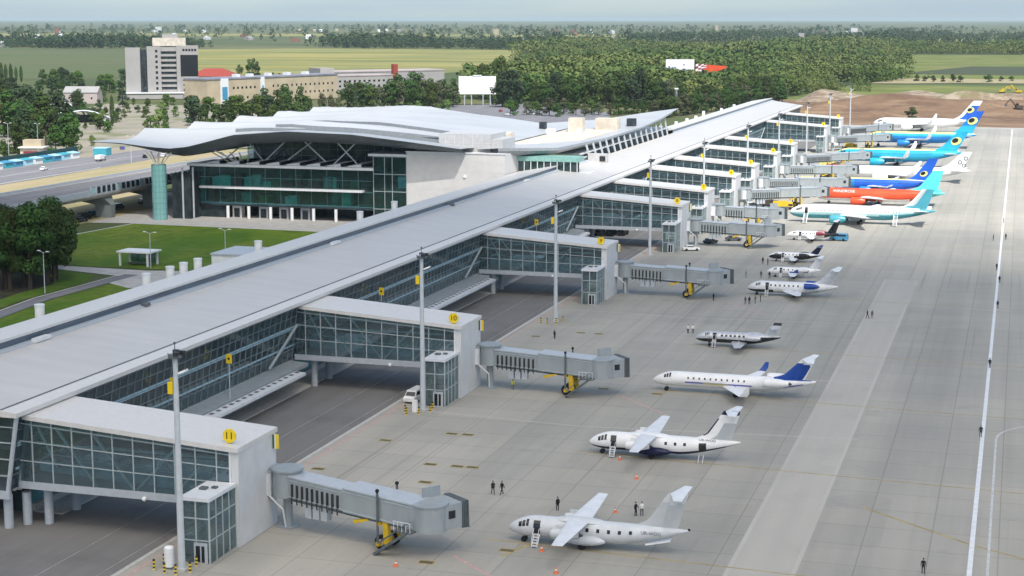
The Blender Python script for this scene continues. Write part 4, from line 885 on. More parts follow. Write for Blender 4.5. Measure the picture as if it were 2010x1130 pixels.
# ------------------------------------------------------------------ aircraft (nose towards the pier, local x from nose to tail)
AF = [(0, 0), (.08, .055), (.35, .075), (.7, .04), (1, .004), (.7, -.02), (.35, -.045), (.08, -.04)]
def aircraft(label, cat, X, Y, p):
    t = thing('aeroplane', label, cat, (X, Y, 0), p.get('rz', 0), p.get('group', 'aircraft parked in a row on the apron'))
    Ln, r, zc = p['L'], p['r'], p['zc']; nl, tl = p.get('nl', 2.4*r), p.get('tl', Ln*.36)
    rv = p.get('rv', r*1.04); droop, rise, tip = p.get('droop', .35*r), p.get('rise', .62*r), p.get('tip', .13)
    def sec(x):
        if x < nl:
            u = x/nl; k = max(.03, (1-(1-u)**2)**.62); return r*k, rv*k, zc-droop*(1-u)**1.7
        if x > Ln-tl:
            u = (x-(Ln-tl))/tl; k = 1-(1-tip)*u**1.45; return r*k, rv*k, zc+rise*u**1.35
        return r, rv, zc
    def pt(x, a, o=0.):
        ry, rz_, c = sec(x); return (x, -(ry+o)*math.sin(a), c+(rz_+o)*math.cos(a))    # a>0 is the camera side (-Y)
    ns = 32; xs = list(nl*np.linspace(0, 1, 12)**1.6)+list(np.linspace(nl, Ln-tl, 16)[1:])+list(np.linspace(Ln-tl, Ln, 14)[1:])
    rings = [[pt(x, 2*math.pi*k/ns) for k in range(ns)] for x in xs]
    pf = p['paint']; mats = p['mats']
    def fm(a, k): return pf((xs[a]+xs[a+1])/2/Ln, math.cos(2*math.pi*(k+.5)/ns))
    b = MB(); b.loft(rings, fm=fm); body = b.build('fuselage', mats, t, smooth=True)
    def patch(mb, x0, x1, z0, z1, side=1, o=.02, m=0, n=4):
        """surface patch between heights (fractions of the half height) on one side"""
        rows = []
        for i in range(n+1):
            x = x0+(x1-x0)*i/n; a0, a1 = math.acos(max(-1, min(1, z1))), math.acos(max(-1, min(1, z0)))
            rows.append([pt(x, side*(a0+(a1-a0)*j/n), o) for j in range(n+1)])
        mb.loft(rows, m, caps=False, closed=False)
    # cockpit glazing
    cx0, cx1, cz0, cz1 = p['cockpit']
    nn = 3
    for s in (1, -1):
        b = MB()
        for k in range(nn):
            w_ = (cx1-cx0)/nn; patch(b, cx0+k*w_+.04*k, cx0+(k+1)*w_-.04, cz0+.02*k, cz1+.05*k, s, .03)
        b.build('windscreen', 'window_black', t)
    # windows
    for (x0, x1, n, zf, sx, sz) in p.get('windows', []):
        if n < 14 or p.get('near'):
            for k in range(n):
                for s in (1, -1):
                    b = MB(); x = x0+(x1-x0)*k/max(1, n-1); patch(b, x-sx/2, x+sx/2, zf-sz, zf+sz, s, .02, n=1); b.build('window', 'window_black', t)
        else:
            b = MB()
            for s in (1, -1):
                for k in range(n):
                    x = x0+(x1-x0)*k/max(1, n-1); patch(b, x-sx/2, x+sx/2, zf-sz, zf+sz, s, .02, n=1)
            b.build('cabin_windows', 'window_black', t)
    for (x0, x1, z0, z1, st) in p.get('doors', []):
        b = MB(); patch(b, x0, x1, z0, z1, 1, .025); d = b.build('open_door', 'window_black', t)
        if st:
            ry, rzz, c = sec(x0); zb = c+rzz*z0; q = MB(); y0 = -ry*.8
            q.beam((x0+.08, y0, zb), (x0+.08, y0-1.3, .12), .08, .14); q.beam((x1-.08, y0, zb), (x1-.08, y0-1.3, .12), .08, .14)
            for k in range(5): f = (k+.5)/5; q.box(x0+.1, y0-1.3*f-.14, zb+(.12-zb)*f-.03, x1-.1, y0-1.3*f+.14, zb+(.12-zb)*f+.03)
            for xx in (x0+.08, x1-.08): q.beam((xx, y0, zb+.9), (xx, y0-1.3, .95), .05); q.beam((xx, y0-1.25, .1), (xx, y0-1.25, .95), .05)
            q.build('airstair', p.get('stairmat', 'cool_white'), d)
    # wings
    W = p['wing']
    for s in (-1, 1):
        b = MB(); n = 7; rg = []
        for i in range(n+1):
            f = i/n; y = s*(W['y0']+(W['b']-W['y0'])*f); c = W['cr']+(W['ct']-W['cr'])*f
            if 'kink' in W and f < .35: c += W['kink']*(1-f/.35)
            xl = W['xr']+(W['xt']-W['xr'])*f; z = W['zr']+(W['zt']-W['zr'])*f
            th = W.get('th', 1.)*(1-.25*f)
            rg.append([(xl+c*u, y, z+c*v_*th) for u, v_ in AF])
        b.loft(rg); wg = b.build('wing', p.get('wingmat', 'white_paint'), t, smooth=True)
        if 'wl' in W:
            h, sw, wm = W['wl']; b = MB(); xt, yt, zt, ct = W['xt'], s*W['b'], W['zt'], W['ct']
            b.loft([[(xt+ct*u, yt+v_*ct*.3, zt) for u, v_ in AF], [(xt+.5*sw+ct*.85*u, yt+s*.35*h*.5+v_*ct*.3, zt+h*.4) for u, v_ in AF], [(xt+sw+ct*.45*u, yt+s*.35*h*.75+v_*ct*.2, zt+h) for u, v_ in AF]])
            b.build('winglet', wm if s > 0 or wm == 'cool_white' else 'white_paint', wg, smooth=True)
        if W.get('flaptracks'):
            for f in (.3, .5, .72):
                y = s*(W['y0']+(W['b']-W['y0'])*f); c = W['cr']+(W['ct']-W['cr'])*f; xl = W['xr']+(W['xt']-W['xr'])*f; z = W['zr']+(W['zt']-W['zr'])*f
                b = MB(); b.ball((xl+c*.8, y, z-.18), c*.3, .16, .2, n=8); b.build('flap_fairing', p.get('wingmat', 'white_paint'), wg, smooth=True)
    if 'wingbox' in p:
        x0, x1, ww, z0, z1, m = p['wingbox']; b = MB(); n = 9
        b.loft([[(x0+(x1-x0)*i/n, ww*k_*math.cos(q), z0+(z1-z0)*.5+(z1-z0)*.5*k_*math.sin(q)) for q in [2*math.pi*j/16 for j in range(16)]] for i, k_ in [(i, max(.08, math.sin(math.pi*(i+.25)/(n+.5))**.45)) for i in range(n+1)]]); b.build('wing_fairing', m, t, smooth=True)
    # engines
    for (ex, ey, ez, el, er, em, pyl) in p['engines']:
        for s in (-1, 1):
            b = MB(); prof = [(0, .80), (.03, .92), (.12, 1.0), (.45, 1.02), (.72, .9), (.88, .68), (1, .55)]
            b.loft([[(ex+el*u, s*ey+er*k_*math.cos(q), ez+er*k_*math.sin(q)) for q in [2*math.pi*j/20 for j in range(20)]] for u, k_ in prof], caps=False); e = b.build('engine', em, t, smooth=True)
            b = MB(); b.tube((ex+el*.06, s*ey, ez), (ex+el*.07, s*ey, ez), er*.86, n=20); b.tube((ex+el*.02, s*ey, ez), (ex+el*.06, s*ey, ez), er*.08, er*.25, n=10); b.build('intake', 'engine_dark', e)
            b = MB(); b.loft([[(ex+el*.005+er*.02*math.cos(w_), s*ey+er*(.86+.07*math.cos(w_))*math.cos(q), ez+er*(.86+.07*math.cos(w_))*math.sin(q)) for q in [2*math.pi*j/20 for j in range(20)]] for w_ in (0, 2.1, 4.2)], caps=False); b.build('intake_lip', 'silver_paint', e, smooth=True)
            b = MB(); b.tube((ex+el*.9, s*ey, ez), (ex+el*1.12, s*ey, ez), er*.5, er*.14, n=14); b.build('exhaust', 'engine_dark', e)
            if pyl == 'up': b = MB(); b.box(ex+el*.2, s*ey-.12, ez+er*.9, ex+el*.95, s*ey+.12, p['wing']['zr']+.12); b.build('pylon', em, e)
            if pyl == 'in': b = MB(); b.box(ex+el*.2, min(s*ey, s*r*.6), ez-.12, ex+el*.75, max(s*ey, s*r*.6), ez+.12); b.build('pylon', em, e)
    # fin
    xb0, xb1, xt0, xt1, zb, zt = p['fin']; fp = p['finpaint']; ft = p.get('ft', .16)
    b = MB(); nu, nv = 14, 16
    def fpnt(u, v_, s):
        x0 = xb0+(xt0-xb0)*v_; x1 = xb1+(xt1-xb1)*v_
        if 'dorsal' in p and v_ < .3: x0 -= p['dorsal']*((.3-v_)/.3)**2
        return (x0+(x1-x0)*u, s*ft*(1-.5*v_)*4*u*(1-u)*.9+s*.01, zb+(zt-zb)*v_)
    for s in (-1, 1): b.loft([[fpnt(i/nu, j/nv, s) for i in range(nu+1)] for j in range(nv+1)], caps=False, closed=False, fm=lambda a, k_: fp((k_+.5)/nu, (a+.5)/nv))
    b.face([fpnt(i/nu, 1, -1) for i in range(nu+1)]+[fpnt(i/nu, 1, 1) for i in reversed(range(nu+1))], fp(.5, .99)); fin = b.build('tail_fin', p.get('finmats', mats), t, smooth=True)
    for (u, v_, rad, c1, c2) in p.get('emblems', []):
        x, _, z = fpnt(u, v_, 1)
        for s in (-1, 1):
            for rr_, cc, o in ((rad, c1, .03), (rad*.62, c2, .05)):
                b = MB(); b.face([(x+(rr_*math.cos(q)-(.2*rad if rr_ < rad else 0))*1.0+rr_*math.sin(q)*.25, s*(ft+o), z+rr_*.8*math.sin(q)+(.12*rad if rr_ < rad else 0)) for q in [2*math.pi*j/18 for j in range(18)]]); b.build('tail_emblem', cc, fin)
    # tailplane
    xr, cr, xt, ct, bs, zr, zt_ = p['stab']
    for s in (-1, 1):
        b = MB(); b.loft([[(xr+cr*u, 0 if p.get('ttail') else s*r*.25, zr+cr*v_*.9) for u, v_ in AF], [(xt+ct*u, s*bs, zt_+ct*v_*.9) for u, v_ in AF]]); b.build('tailplane', p.get('stabmat', 'white_paint'), t, smooth=True)
    if 'bullet' in p: x, l, rr_, z, m = p['bullet']; b = MB(); b.ball((x, 0, z), l, rr_, rr_, n=12); b.build('fin_tip', m, t, smooth=True)
    # undercarriage
    gx, mx, my, wr = p['gear']
    b = MB(); b.tube((gx, 0, wr), (gx, 0, sec(gx)[2]), .1*wr/.4, n=8); g = b.build('nose_gear', 'pale_grey_paint', t)
    b = MB()
    for s in (-1, 1): b.tube((gx, s*.12, wr*.85), (gx, s*.32, wr*.85), wr*.85, n=16)
    b.build('wheel', 'black_rubber', g)
    for s in (-1, 1):
        b = MB(); b.tube((mx, s*my, wr), (mx-.1, s*my*.93, zc-.3), .14*wr/.4, n=8); g = b.build('main_gear', 'pale_grey_paint', t)
        b = MB()
        for dy in (-.30, .10): b.tube((mx, s*my+dy, wr), (mx, s*my+dy+.22, wr), wr, n=16)
        b.build('wheel', 'black_rubber', g)
    for (x, z, size, s_, mt_) in p.get('texts', []):
        ry, rzz, c = sec(x); a = math.acos(max(-1, min(1, (z-c)/rzz))); yy = -(ry+.13)*math.sin(a)
        ta = p.get('textlean', 0)
        text_mesh('lettering', s_, size, mt_, t, Matrix.Translation((x, yy, z)) @ Matrix.Rotation(R(90)-(math.pi/2-a)*.9, 4, 'X'))
    for fn in p.get('extra', []): fn(t, patch, pt, MB)
    return t
def flat(*bands):
    """paint from bottom to top: (upper limit of cos, material index)"""
    def f(x, c):
        for lim, i in bands:
            if c < lim: return i
        return bands[-1][1]
    return f
# two white regional jets with high wings
def dornier(label, Y, X, navy):
    wm = ['white_paint' if navy else 'grey_white', 'navy_paint', 'tail_grey']
    def paint(x, c):
        if navy: return 1 if c < (-.62 if x < .62 else -.55-.3*(x-.62)) or x > .985 else 0
        return 0
    def fp(u, v):
        if navy: return 1 if (v > .90 or (u < .10 and .2 < v < .78)) else (0 if v > .70 else (2 if u > .45 and v < .6 else 0))
        return 0 if v > .70+.12*abs(u-.5) else 2
    def extra(t, patch, pt, MB):
        for s in (-1, 1):
            b = MB(); b.ball((9.2, s*1.25, 1.15), 2.6, .62, .6, n=12); b.build('gear_fairing', 'navy_paint' if navy else 'grey_white', t, smooth=True)
        if navy:
            b = MB(); b.beam((15.6, -1.0, 1.0), (15.6, -1.9, .1), .08); b.beam((16.2, -1.0, 1.0), (16.2, -1.9, .1), .08); b.build('rear_steps', 'silver_paint', t)
        else:
            b = MB(); b.hexa([(16.2, -.55, .95), (19, -.5, 1.6), (19, .5, 1.6), (16.2, .55, .95)], [(16.2, -.55, 1.15), (19, -.5, 1.75), (19, .5, 1.75), (16.2, .55, 1.15)]); b.build('strake', 'white_paint', t)
            b = MB(); b.ball((21.05, 0, 3.05), .16, n=8); b.build('tail_light', 'black_rubber', t)
    p = dict(L=21., r=1.22, rv=1.25, zc=1.95, nl=3.6, tl=8.2, droop=.42, rise=.95, tip=.1, mats=wm, paint=paint, near=True,
        cockpit=(1.45, 2.75, .22, .72), windows=[(9.6, 14.6, 5, .30, .36, .16)] if not navy else [(11.0, 13.6, 3, .30, .36, .16)],
        doors=[(3.3, 4.1, -.45, .72, True)]+([(15.5, 16.5, -.65, .45, False)] if navy else []),
        wing=dict(y0=.4, b=10.5, xr=7.2, cr=2.55, xt=8.0, ct=1.25, zr=3.15, zt=3.3, th=1.1), wingbox=(5.6, 11.4, 1.0, 2.6, 3.45, wm[0]), wingmat='cool_white',
        engines=[(5.9, 3.05, 2.25, 3.3, .62, wm[0], 'up')], fin=(15.6, 19.7, 18.7, 20.9, 2.7, 7.15), finpaint=fp, dorsal=2.4, ft=.17,
        stab=(18.9, 1.8, 19.8, 1.0, 3.1, 7.1, 7.15), ttail=True, stabmat='cool_white', gear=(1.9, 9.0, 1.1, .38),
        texts=[(16.9 if not navy else 16.6, 2.5 if not navy else 3.0, .55, 'UR-WOG' if not navy else 'UR-WOD', 'jet_dark')], extra=[extra])
    if navy: p['bullet'] = (19.6, .9, .12, 7.1, 'navy_paint')
    return aircraft(label, 'regional jet', X, Y, p)
dornier('nearest white high winged jet with a pale grey tail fin and open front door', 178.0, -54.2, False)
dornier('white high winged jet with dark navy belly and navy stripe on its tail', 219.0, -55.0, True)
# white business jet with royal blue tail
def fp(u, v): return 0 if v > .84-.14*u or u > .90 else 1
def ex(t, patch, pt, MB):
    b = MB(); patch(b, 5.5, 16.2, -.36, -.16, 1, .02, n=6); patch(b, 21.2, 24.2, -.62, -.30, 1, .02); b.build('blue_stripe', 'violet_blue', t)
    b = MB(); patch(b, 8.4, 12.5, -.40, -.22, 1, .03); b.build('gold_stripe', 'gold_stripe', t)
aircraft('long white business jet with a royal blue swept tail and blue side stripe', 'business jet', -54.9, 260.5, dict(L=26.2, r=1.14, zc=2.1, nl=3.9, tl=8.6, droop=.5, rise=.75, tip=.12, mats=['white_paint', 'royal_blue'],
    paint=lambda x, c: 1 if (x > .74 and c > .72 and x < .97) else 0, cockpit=(2.0, 3.2, .35, .78), windows=[(6, 15, 11, .33, .26, .13)], doors=[],
    wing=dict(y0=.5, b=9.9, xr=11.4, cr=4.2, xt=15.6, ct=1.25, zr=1.35, zt=2.0, wl=(1.5, 1.1, 'royal_blue')), engines=[(18.2, 2.2, 2.75, 4.0, .72, 'white_paint', 'in')],
    fin=(20.4, 24.4, 23.9, 26.0, 3.0, 6.4), finpaint=fp, dorsal=2.2, stab=(23.9, 1.9, 25.2, 1.0, 3.6, 6.4, 6.5), ttail=True, gear=(2.3, 13.8, 1.9, .4), wingbox=(10.6, 16.6, 1.1, .85, 1.75, 'white_paint'), extra=[ex], texts=[(25.0-1.2, 4.6, .5, 'UR-ISH', 'light_blue')] if False else []))
# small silver jet with black belly
aircraft('small silver business jet with black belly and row of square windows', 'business jet', -55.2, 299.6, dict(L=15.6, r=.98, zc=1.75, nl=2.7, tl=5.6, droop=.35, rise=.5, mats=['silver_paint', 'window_black', 'engine_dark'],
    paint=lambda x, c: 1 if c < -.25+(.45*max(0, x-.75)) or (x > .72 and c < .35) else 0, cockpit=(1.9, 2.7, .35, .75), windows=[(5, 9.0, 6, .42, .42, .17)], doors=[(3.3, 4.0, -.3, .8, True)],
    wing=dict(y0=.5, b=7.8, xr=6.6, cr=3.0, xt=8.4, ct=1.1, zr=1.0, zt=1.35), wingmat='silver_paint', engines=[(9.6, 1.75, 2.1, 2.6, .52, 'silver_paint', 'in')],
    fin=(12.6, 15.0, 14.4, 15.8, 2.3, 4.9), finpaint=lambda u, v: 0 if v < .8 else 2, stab=(13.6, 1.5, 14.4, .9, 2.9, 4.0, 4.1), ttail=True, stabmat='silver_paint', gear=(2.6, 8.3, 1.5, .32)))
# white T tailed jet
aircraft('white business jet with grey tail and dark blue engine seen on its far side', 'business jet', -55.0, 359.7, dict(L=19.5, r=1.2, zc=1.9, nl=3.2, tl=7, droop=.45, rise=.6, mats=['cool_white', 'silver_paint', 'engine_dark'],
    paint=lambda x, c: 2 if (c < -.45 and x < .28) else (1 if c < -.55 else 0), cockpit=(1.9, 2.9, .3, .72), windows=[(5.2, 11, 7, .4, .34, .15)], doors=[(4.0, 4.75, -.45, .8, True)],
    wing=dict(y0=.6, b=9.0, xr=7.6, cr=4.2, xt=11.4, ct=1.2, zr=1.1, zt=1.6), wingmat='cool_white', engines=[(12.4, 2.0, 2.6, 3.0, .62, 'royal_blue', 'in')], wingbox=(7, 12.6, 1.2, .75, 1.6, 'silver_paint'),
    fin=(14.6, 18.2, 18.0, 19.9, 2.8, 6.3), finpaint=lambda u, v: 1 if v < .85 else 0, dorsal=1.5, stab=(18.0, 1.9, 18.9, 1.0, 3.5, 6.2, 6.3), ttail=True, gear=(2.0, 10.4, 1.6, .36)))
aircraft('small white jet with blue swirl on its side between two larger jets', 'business jet', -54.6, 386.2, dict(L=12.4, r=.85, zc=1.55, nl=2.5, tl=4.6, droop=.35, rise=.45, mats=['white_paint', 'royal_blue', 'cool_white'],
    paint=lambda x, c: 1 if (.42 < x < .78 and -.35 < c < .25+.3*math.sin(x*24)) and (x < .6 or x > .68) else 0, cockpit=(1.6, 2.4, .35, .75), windows=[(4, 7, 4, .42, .3, .15)], doors=[(3.0, 3.6, -.5, .8, True)],
    wing=dict(y0=.4, b=6.4, xr=4.9, cr=2.3, xt=6.2, ct=1.0, zr=.95, zt=1.2), engines=[(7.4, 1.45, 1.95, 2.2, .42, 'cool_white', 'in')],
    fin=(9.4, 11.6, 11.6, 12.9, 2.0, 5.0), finpaint=lambda u, v: 2, stab=(11.3, 1.4, 12, .8, 2.6, 4.9, 5.0), ttail=True, gear=(1.9, 6.4, 1.5, .3)))
aircraft('small jet painted black and white with a black tail', 'business jet', -57.9, 411.8, dict(L=12.8, r=.85, zc=1.5, nl=2.5, tl=4.6, droop=.3, rise=.4, mats=['cool_white', 'window_black', 'navy_paint'],
    paint=lambda x, c: 1 if (x < .24 and c < .55) or (x > .5 and c < .1) else 0, cockpit=(1.5, 2.3, .35, .75), windows=[(4.2, 7, 4, .42, .3, .15)], doors=[(3.3, 3.9, -.5, .8, True)],
    wing=dict(y0=.4, b=6.6, xr=4.9, cr=2.5, xt=6.4, ct=1.0, zr=.95, zt=1.2), wingmat='cool_white', engines=[(7.6, 1.45, 1.95, 2.3, .44, 'window_black', 'in')],
    fin=(9.8, 12.0, 12.0, 13.2, 1.9, 4.1), finpaint=lambda u, v: 2, stab=(11.6, 1.4, 12.4, .8, 2.6, 4.0, 4.1), ttail=True, stabmat='navy_paint', gear=(1.9, 6.6, 1.5, .3)))
aircraft('small white jet with a maroon engine and black tail near the teal airliner', 'business jet', -59.2, 453.8, dict(L=14.0, r=.9, zc=1.6, nl=2.9, tl=5.4, droop=.35, rise=.45, mats=['white_paint', 'window_black'],
    paint=lambda x, c: 1 if x > .72 else 0, cockpit=(1.9, 2.7, .35, .75), windows=[(4.6, 7.6, 4, .42, .3, .15)], doors=[(3.5, 4.2, -.5, .8, True)],
    wing=dict(y0=.4, b=7.0, xr=5.3, cr=2.7, xt=7.2, ct=1.0, zr=1.0, zt=1.3), engines=[(8.2, 1.6, 2.1, 2.5, .5, 'maroon_paint', 'in')],
    fin=(10.8, 13.2, 13.0, 14.4, 2.0, 5.6), finpaint=lambda u, v: 1, stab=(12.4, 1.6, 13.2, .9, 2.9, 5.5, 5.6), ttail=True, stabmat='cool_white', gear=(2.1, 7.2, 1.5, .32)))
# airliners
def airliner(label, X, Y, Ln, r, body, top, paint, finm, finp, wl=2.4, eng='white_paint', wingmat='cool_white', stabm='white_paint', extra=None, zc=None, fin=None, emb=None, texts=(), doors=(), rz=0, nwin=34, gscale=1., near=False):
    k = Ln/39.5; zc = zc or 3.2*gscale
    p = dict(L=Ln, r=r, zc=zc, nl=5.2*k, tl=13.5*k, droop=.5, rise=1.15*gscale, tip=.1, mats=body, paint=paint, cockpit=(2.0*k, 3.6*k, .30, .62), rz=rz,
        windows=[(6.2*k, 30*k, nwin, .26, .26, .075)], doors=list(doors), wing=dict(y0=1.0, b=17.1*k, xr=13.6*k, cr=6.2*k, xt=22.2*k, ct=1.6*k, kink=1.6*k, zr=2.35*gscale, zt=3.7*gscale, wl=(wl, 2.0, 'cool_white'), flaptracks=True), wingmat=wingmat,
        wingbox=(12.0*k, 22.4*k, r*1.08, 1.15*gscale, 2.6*gscale, body[0] if body[0] != 'lemon_paint' else 'white_paint'), engines=[(11.6*k, 5.0*k, 1.62*gscale, 4.6*k, 1.12*k*1.05, eng, 'up')],
        fin=fin or (31.2*k, 37.2*k, 36.6*k, 39.4*k, zc+r*.85, zc+r*.85+6.6*k), finmats=finm, finpaint=finp, dorsal=2.6, ft=.26, near=near, emblems=emb or [], stab=(33.6*k, 4.2*k, 36.8*k, 1.6*k, 6.8*k, zc+.9, zc+1.6), stabmat=stabm,
        gear=(4.4*k, 19.3*k, 2.9*k, .58*gscale), texts=list(texts), extra=extra or [])
    return aircraft(label, 'airliner', X, Y, p)
EYE = ('lemon_paint', 'window_black')
def tstair(x, y0, zb):
    def f(t, patch, pt, MB):
        q = MB(); q.beam((x-.5, -1.9, zb), (x-.5, y0, .2), .12, .3); q.beam((x+.5, -1.9, zb), (x+.5, y0, .2), .12, .3)
        for k in range(9): f_ = (k+.5)/9; yy = -1.9+(y0+1.9)*f_; q.box(x-.45, yy-.16, zb+(.2-zb)*f_-.03, x+.45, yy+.16, zb+(.2-zb)*f_+.03)
        for xx in (x-.55, x+.55): q.beam((xx, -1.9, zb+1), (xx, y0, 1.2), .07)
        q.build('boarding_stair', 'white_paint', t)
    return f
airliner('white airliner with teal belly and teal engines, nearest of the big airliners', -64.0, 496.6, 42.0, 1.98, ['white_paint', 'teal_paint', 'pale_teal'], 0,
    lambda x, c: (1 if c < -.35+(.75*max(0, x-.55)) or x > .90 else (2 if c < .0+(1.0*max(0, x-.6)) else 0)), ['teal_paint', 'white_paint', 'tail_grey'], lambda u, v: (1 if u < .16 else (2 if u < .36 and v > .15 else 0)), eng='teal_paint', near=True, extra=[tstair(5.2, -6, 2.6), tstair(31, -6, 2.8)], doors=[(4.7, 5.6, -.25, .62, False)], wl=.01, fin=(33.5, 39.6, 38.2, 41.6, 4.9, 10.6))
airliner('red orange airliner with a turquoise tail at its jet bridge', -62.6, 548.1, 41.0, 1.98, ['red_orange', 'white_paint', 'turquoise_paint'], 0,
    lambda x, c: 1 if c < -.62 and x < .75 else (2 if x > .90 else 0), ['turquoise_paint'], lambda u, v: 0, eng='red_orange', stabm='turquoise_paint', wl=.01, texts=[(9.5, 4.35, 1.35, 'WINDROSE', 'white_paint')], nwin=2, fin=(32, 38.6, 37.2, 40.4, 4.9, 11.6))
airliner('blue airliner with yellow topline behind the red one, eye emblem on its blue tail', -61.6, 586.1, 35.0, 1.88, ['blue_paint', 'lemon_paint', 'azure_paint'], 0,
    lambda x, c: 1 if c > .80 else (2 if x < .22 else 0), ['blue_paint'], lambda u, v: 0, eng='azure_paint', stabm='azure_paint', emb=[(.5, .32, 1.25)+EYE], fin=(27, 32.6, 33.0, 36.0, 4.6, 12.4), wl=.8)
def rings_(t, patch, pt, MB):
    for x, z in ((45.2, 7.4), (47.2, 8.8), (46.6, 6.2)):
        for s in (-1, 1):
            b = MB(); b.loft([[(x+rr_*math.cos(q), s*.36, z+rr_*math.sin(q)) for q in [2*math.pi*j/14 for j in range(14)]] for rr_ in (.75, .52)], caps=False); b.build('tail_emblem', 'engine_dark', t)
airliner('all white airliner with dark ring emblems on its tail', -65.2, 633.9, 49.0, 2.1, ['white_paint', 'cool_white'], 0, lambda x, c: 0, ['white_paint'], lambda u, v: 0, wl=2.0, extra=[rings_], fin=(39.5, 46.2, 46.0, 49.4, 5.0, 11.2))
airliner('bright cyan airliner with tall winglets and eye emblem on a cyan tail', -72.0, 695.7, 51.0, 2.5, ['cyan_paint', 'lemon_paint', 'azure_paint'], 0,
    lambda x, c: 1 if c > .86 and x < .8 else (2 if c < -.75 else 0), ['cyan_paint'], lambda u, v: 0, eng='cyan_paint', stabm='white_paint', zc=4.6, gscale=1.45, emb=[(.55, .52, 2.0)+EYE], wl=3.4, fin=(41, 48.6, 48.6, 53, 6.6, 14.6))
airliner('deep blue airliner with yellow topline and eye emblem on its gradient blue tail', -68.5, 804.1, 50.0, 2.5, ['azure_paint', 'lemon_paint', 'cyan_paint'], 0,
    lambda x, c: 1 if c > .72 else (0 if c < .2 else 2), ['cyan_paint', 'azure_paint', 'blue_paint'], lambda u, v: 0 if v < .35 else (1 if v < .6 else 2), eng='azure_paint', zc=4.6, gscale=1.45, emb=[(.52, .58, 2.2)+EYE], wl=3.4, fin=(40, 47.8, 48.4, 53, 6.4, 17.2))
airliner('farthest white airliner with white and blue tail at the end of the row', -75.0, 919.2, 52.0, 2.5, ['white_paint', 'cool_white'], 0, lambda x, c: 0, ['white_paint', 'blue_paint', 'lemon_paint'], lambda u, v: 0 if u < .25 or v > .78 else (2 if u < .32 else 1), zc=4.4, gscale=1.4, emb=[(.45, .52, 1.9)+EYE], wl=3, fin=(43, 50.6, 51.6, 56.2, 6.2, 16.6))
# ------------------------------------------------------------------ people
def body(pose, cloth):
    """one continuous figure grown from a jointed skeleton"""
    if pose == 'walk': fl, fr, hl, hr = (.09, -.30, .05), (-.09, .30, .05), (.27, .20, .80), (-.27, -.18, .82)
    elif pose == 'stand': fl, fr, hl, hr = (.12, -.02, .05), (-.12, .03, .05), (.27, -.04, .80), (-.27, -.04, .80)
    else: fl, fr, hl, hr = (.12, -.02, .05), (-.12, .03, .05), (.16, -.34, 1.12), (-.27, -.04, .80)
    J = [(0, 0, .93), (0, .01, 1.15), (0, .0, 1.38), (0, -.01, 1.50), (0, -.02, 1.60), (0, -.02, 1.73),
         (.10, 0, .88), (fl[0]*1.05, fl[1]*.5-.04, .48), fl, (fl[0], fl[1]-.16, .03),
         (-.10, 0, .88), (fr[0]*1.05, fr[1]*.5-.04, .48), fr, (fr[0], fr[1]-.16, .03),
         (.20, 0, 1.40), (.25, hl[1]*.35+.03, 1.12), hl, (hl[0], hl[1]-.03, hl[2]-.10),
         (-.20, 0, 1.40), (-.25, hr[1]*.35+.03, 1.12), hr, (hr[0], hr[1]-.03, hr[2]-.10)]
    E = [(0, 1), (1, 2), (2, 3), (3, 4), (4, 5), (0, 6), (6, 7), (7, 8), (8, 9), (0, 10), (10, 11), (11, 12), (12, 13), (2, 14), (14, 15), (15, 16), (16, 17), (2, 18), (18, 19), (19, 20), (20, 21)]
    RD = [.15, .14, .16, .06, .10, .08, .10, .075, .055, .04, .10, .075, .055, .04, .075, .055, .045, .035, .075, .055, .045, .035]
    me = bpy.data.meshes.new('body'); me.from_pydata(J, E, []); o = bpy.data.objects.new('body', me); COL.objects.link(o)
    o.modifiers.new('skin', 'SKIN'); sv = me.skin_vertices[0].data
    for k, r_ in enumerate(RD): sv[k].radius = (r_, r_*.85)
    sv[0].use_root = True
    sb = o.modifiers.new('sub', 'SUBSURF'); sb.levels = 1; sb.render_levels = 1
    bpy.context.view_layer.update()
    m2 = bpy.data.meshes.new_from_object(o.evaluated_get(bpy.context.evaluated_depsgraph_get()))
    bpy.data.objects.remove(o); bpy.data.meshes.remove(me)
    m2.materials.clear()
    for k in cloth: m2.materials.append(M[k])
    for pl in m2.polygons:
        c = pl.center; pl.use_smooth = True
        pl.material_index = 2 if (c.z > 1.50 or (abs(c.x) > .22 and c.z < .88 and c.z > .6) ) else (0 if c.z > .90 else 1)
    return m2
BM = {}
def person(label, x, y, pose='stand', cloth=('black_cloth', 'black_cloth', 'skin'), rz=0, grp='people standing on the apron', s=1.0):
    key = (pose, cloth)
    if key not in BM: BM[key] = body(pose, cloth)
    t = bpy.data.objects.new('person', BM[key]); COL.objects.link(t); t.location = (x, y, .01); t.rotation_euler = (0, 0, rz); t.scale = (s, s, s)
    tag(t, label, 'person', grp)
    h = MB(); h.ball((0, 0, 1.70), .095, .11, .09, n=8); h.build('hair', 'hair', t, smooth=True)
G_ = 'guards along the white line'
for i, (x, y) in enumerate([(-7.7, 179.4), (-3.2, 243.3), (-2.9, 293.8), (-2.5, 356.6), (-2.6, 391.9), (-3.5, 412), (-5.2, 467.8), (-2, 471), (-3.0, 510.3)]):
    person(['nearest dark clothed person alone on open concrete left of the white line', 'dark clothed person on the white line, second nearest', 'dark clothed person on the white line, third nearest', 'dark clothed person on the white line, fourth nearest', 'dark clothed person on the white line, fifth nearest', 'dark clothed person on the white line, sixth nearest', 'dark clothed person just left of the white line beside another', 'dark clothed person just right of the white line beside another', 'farthest dark clothed person on the white line'][i], x, y, 'stand', rz=rnd.uniform(0, 6), grp=G_)
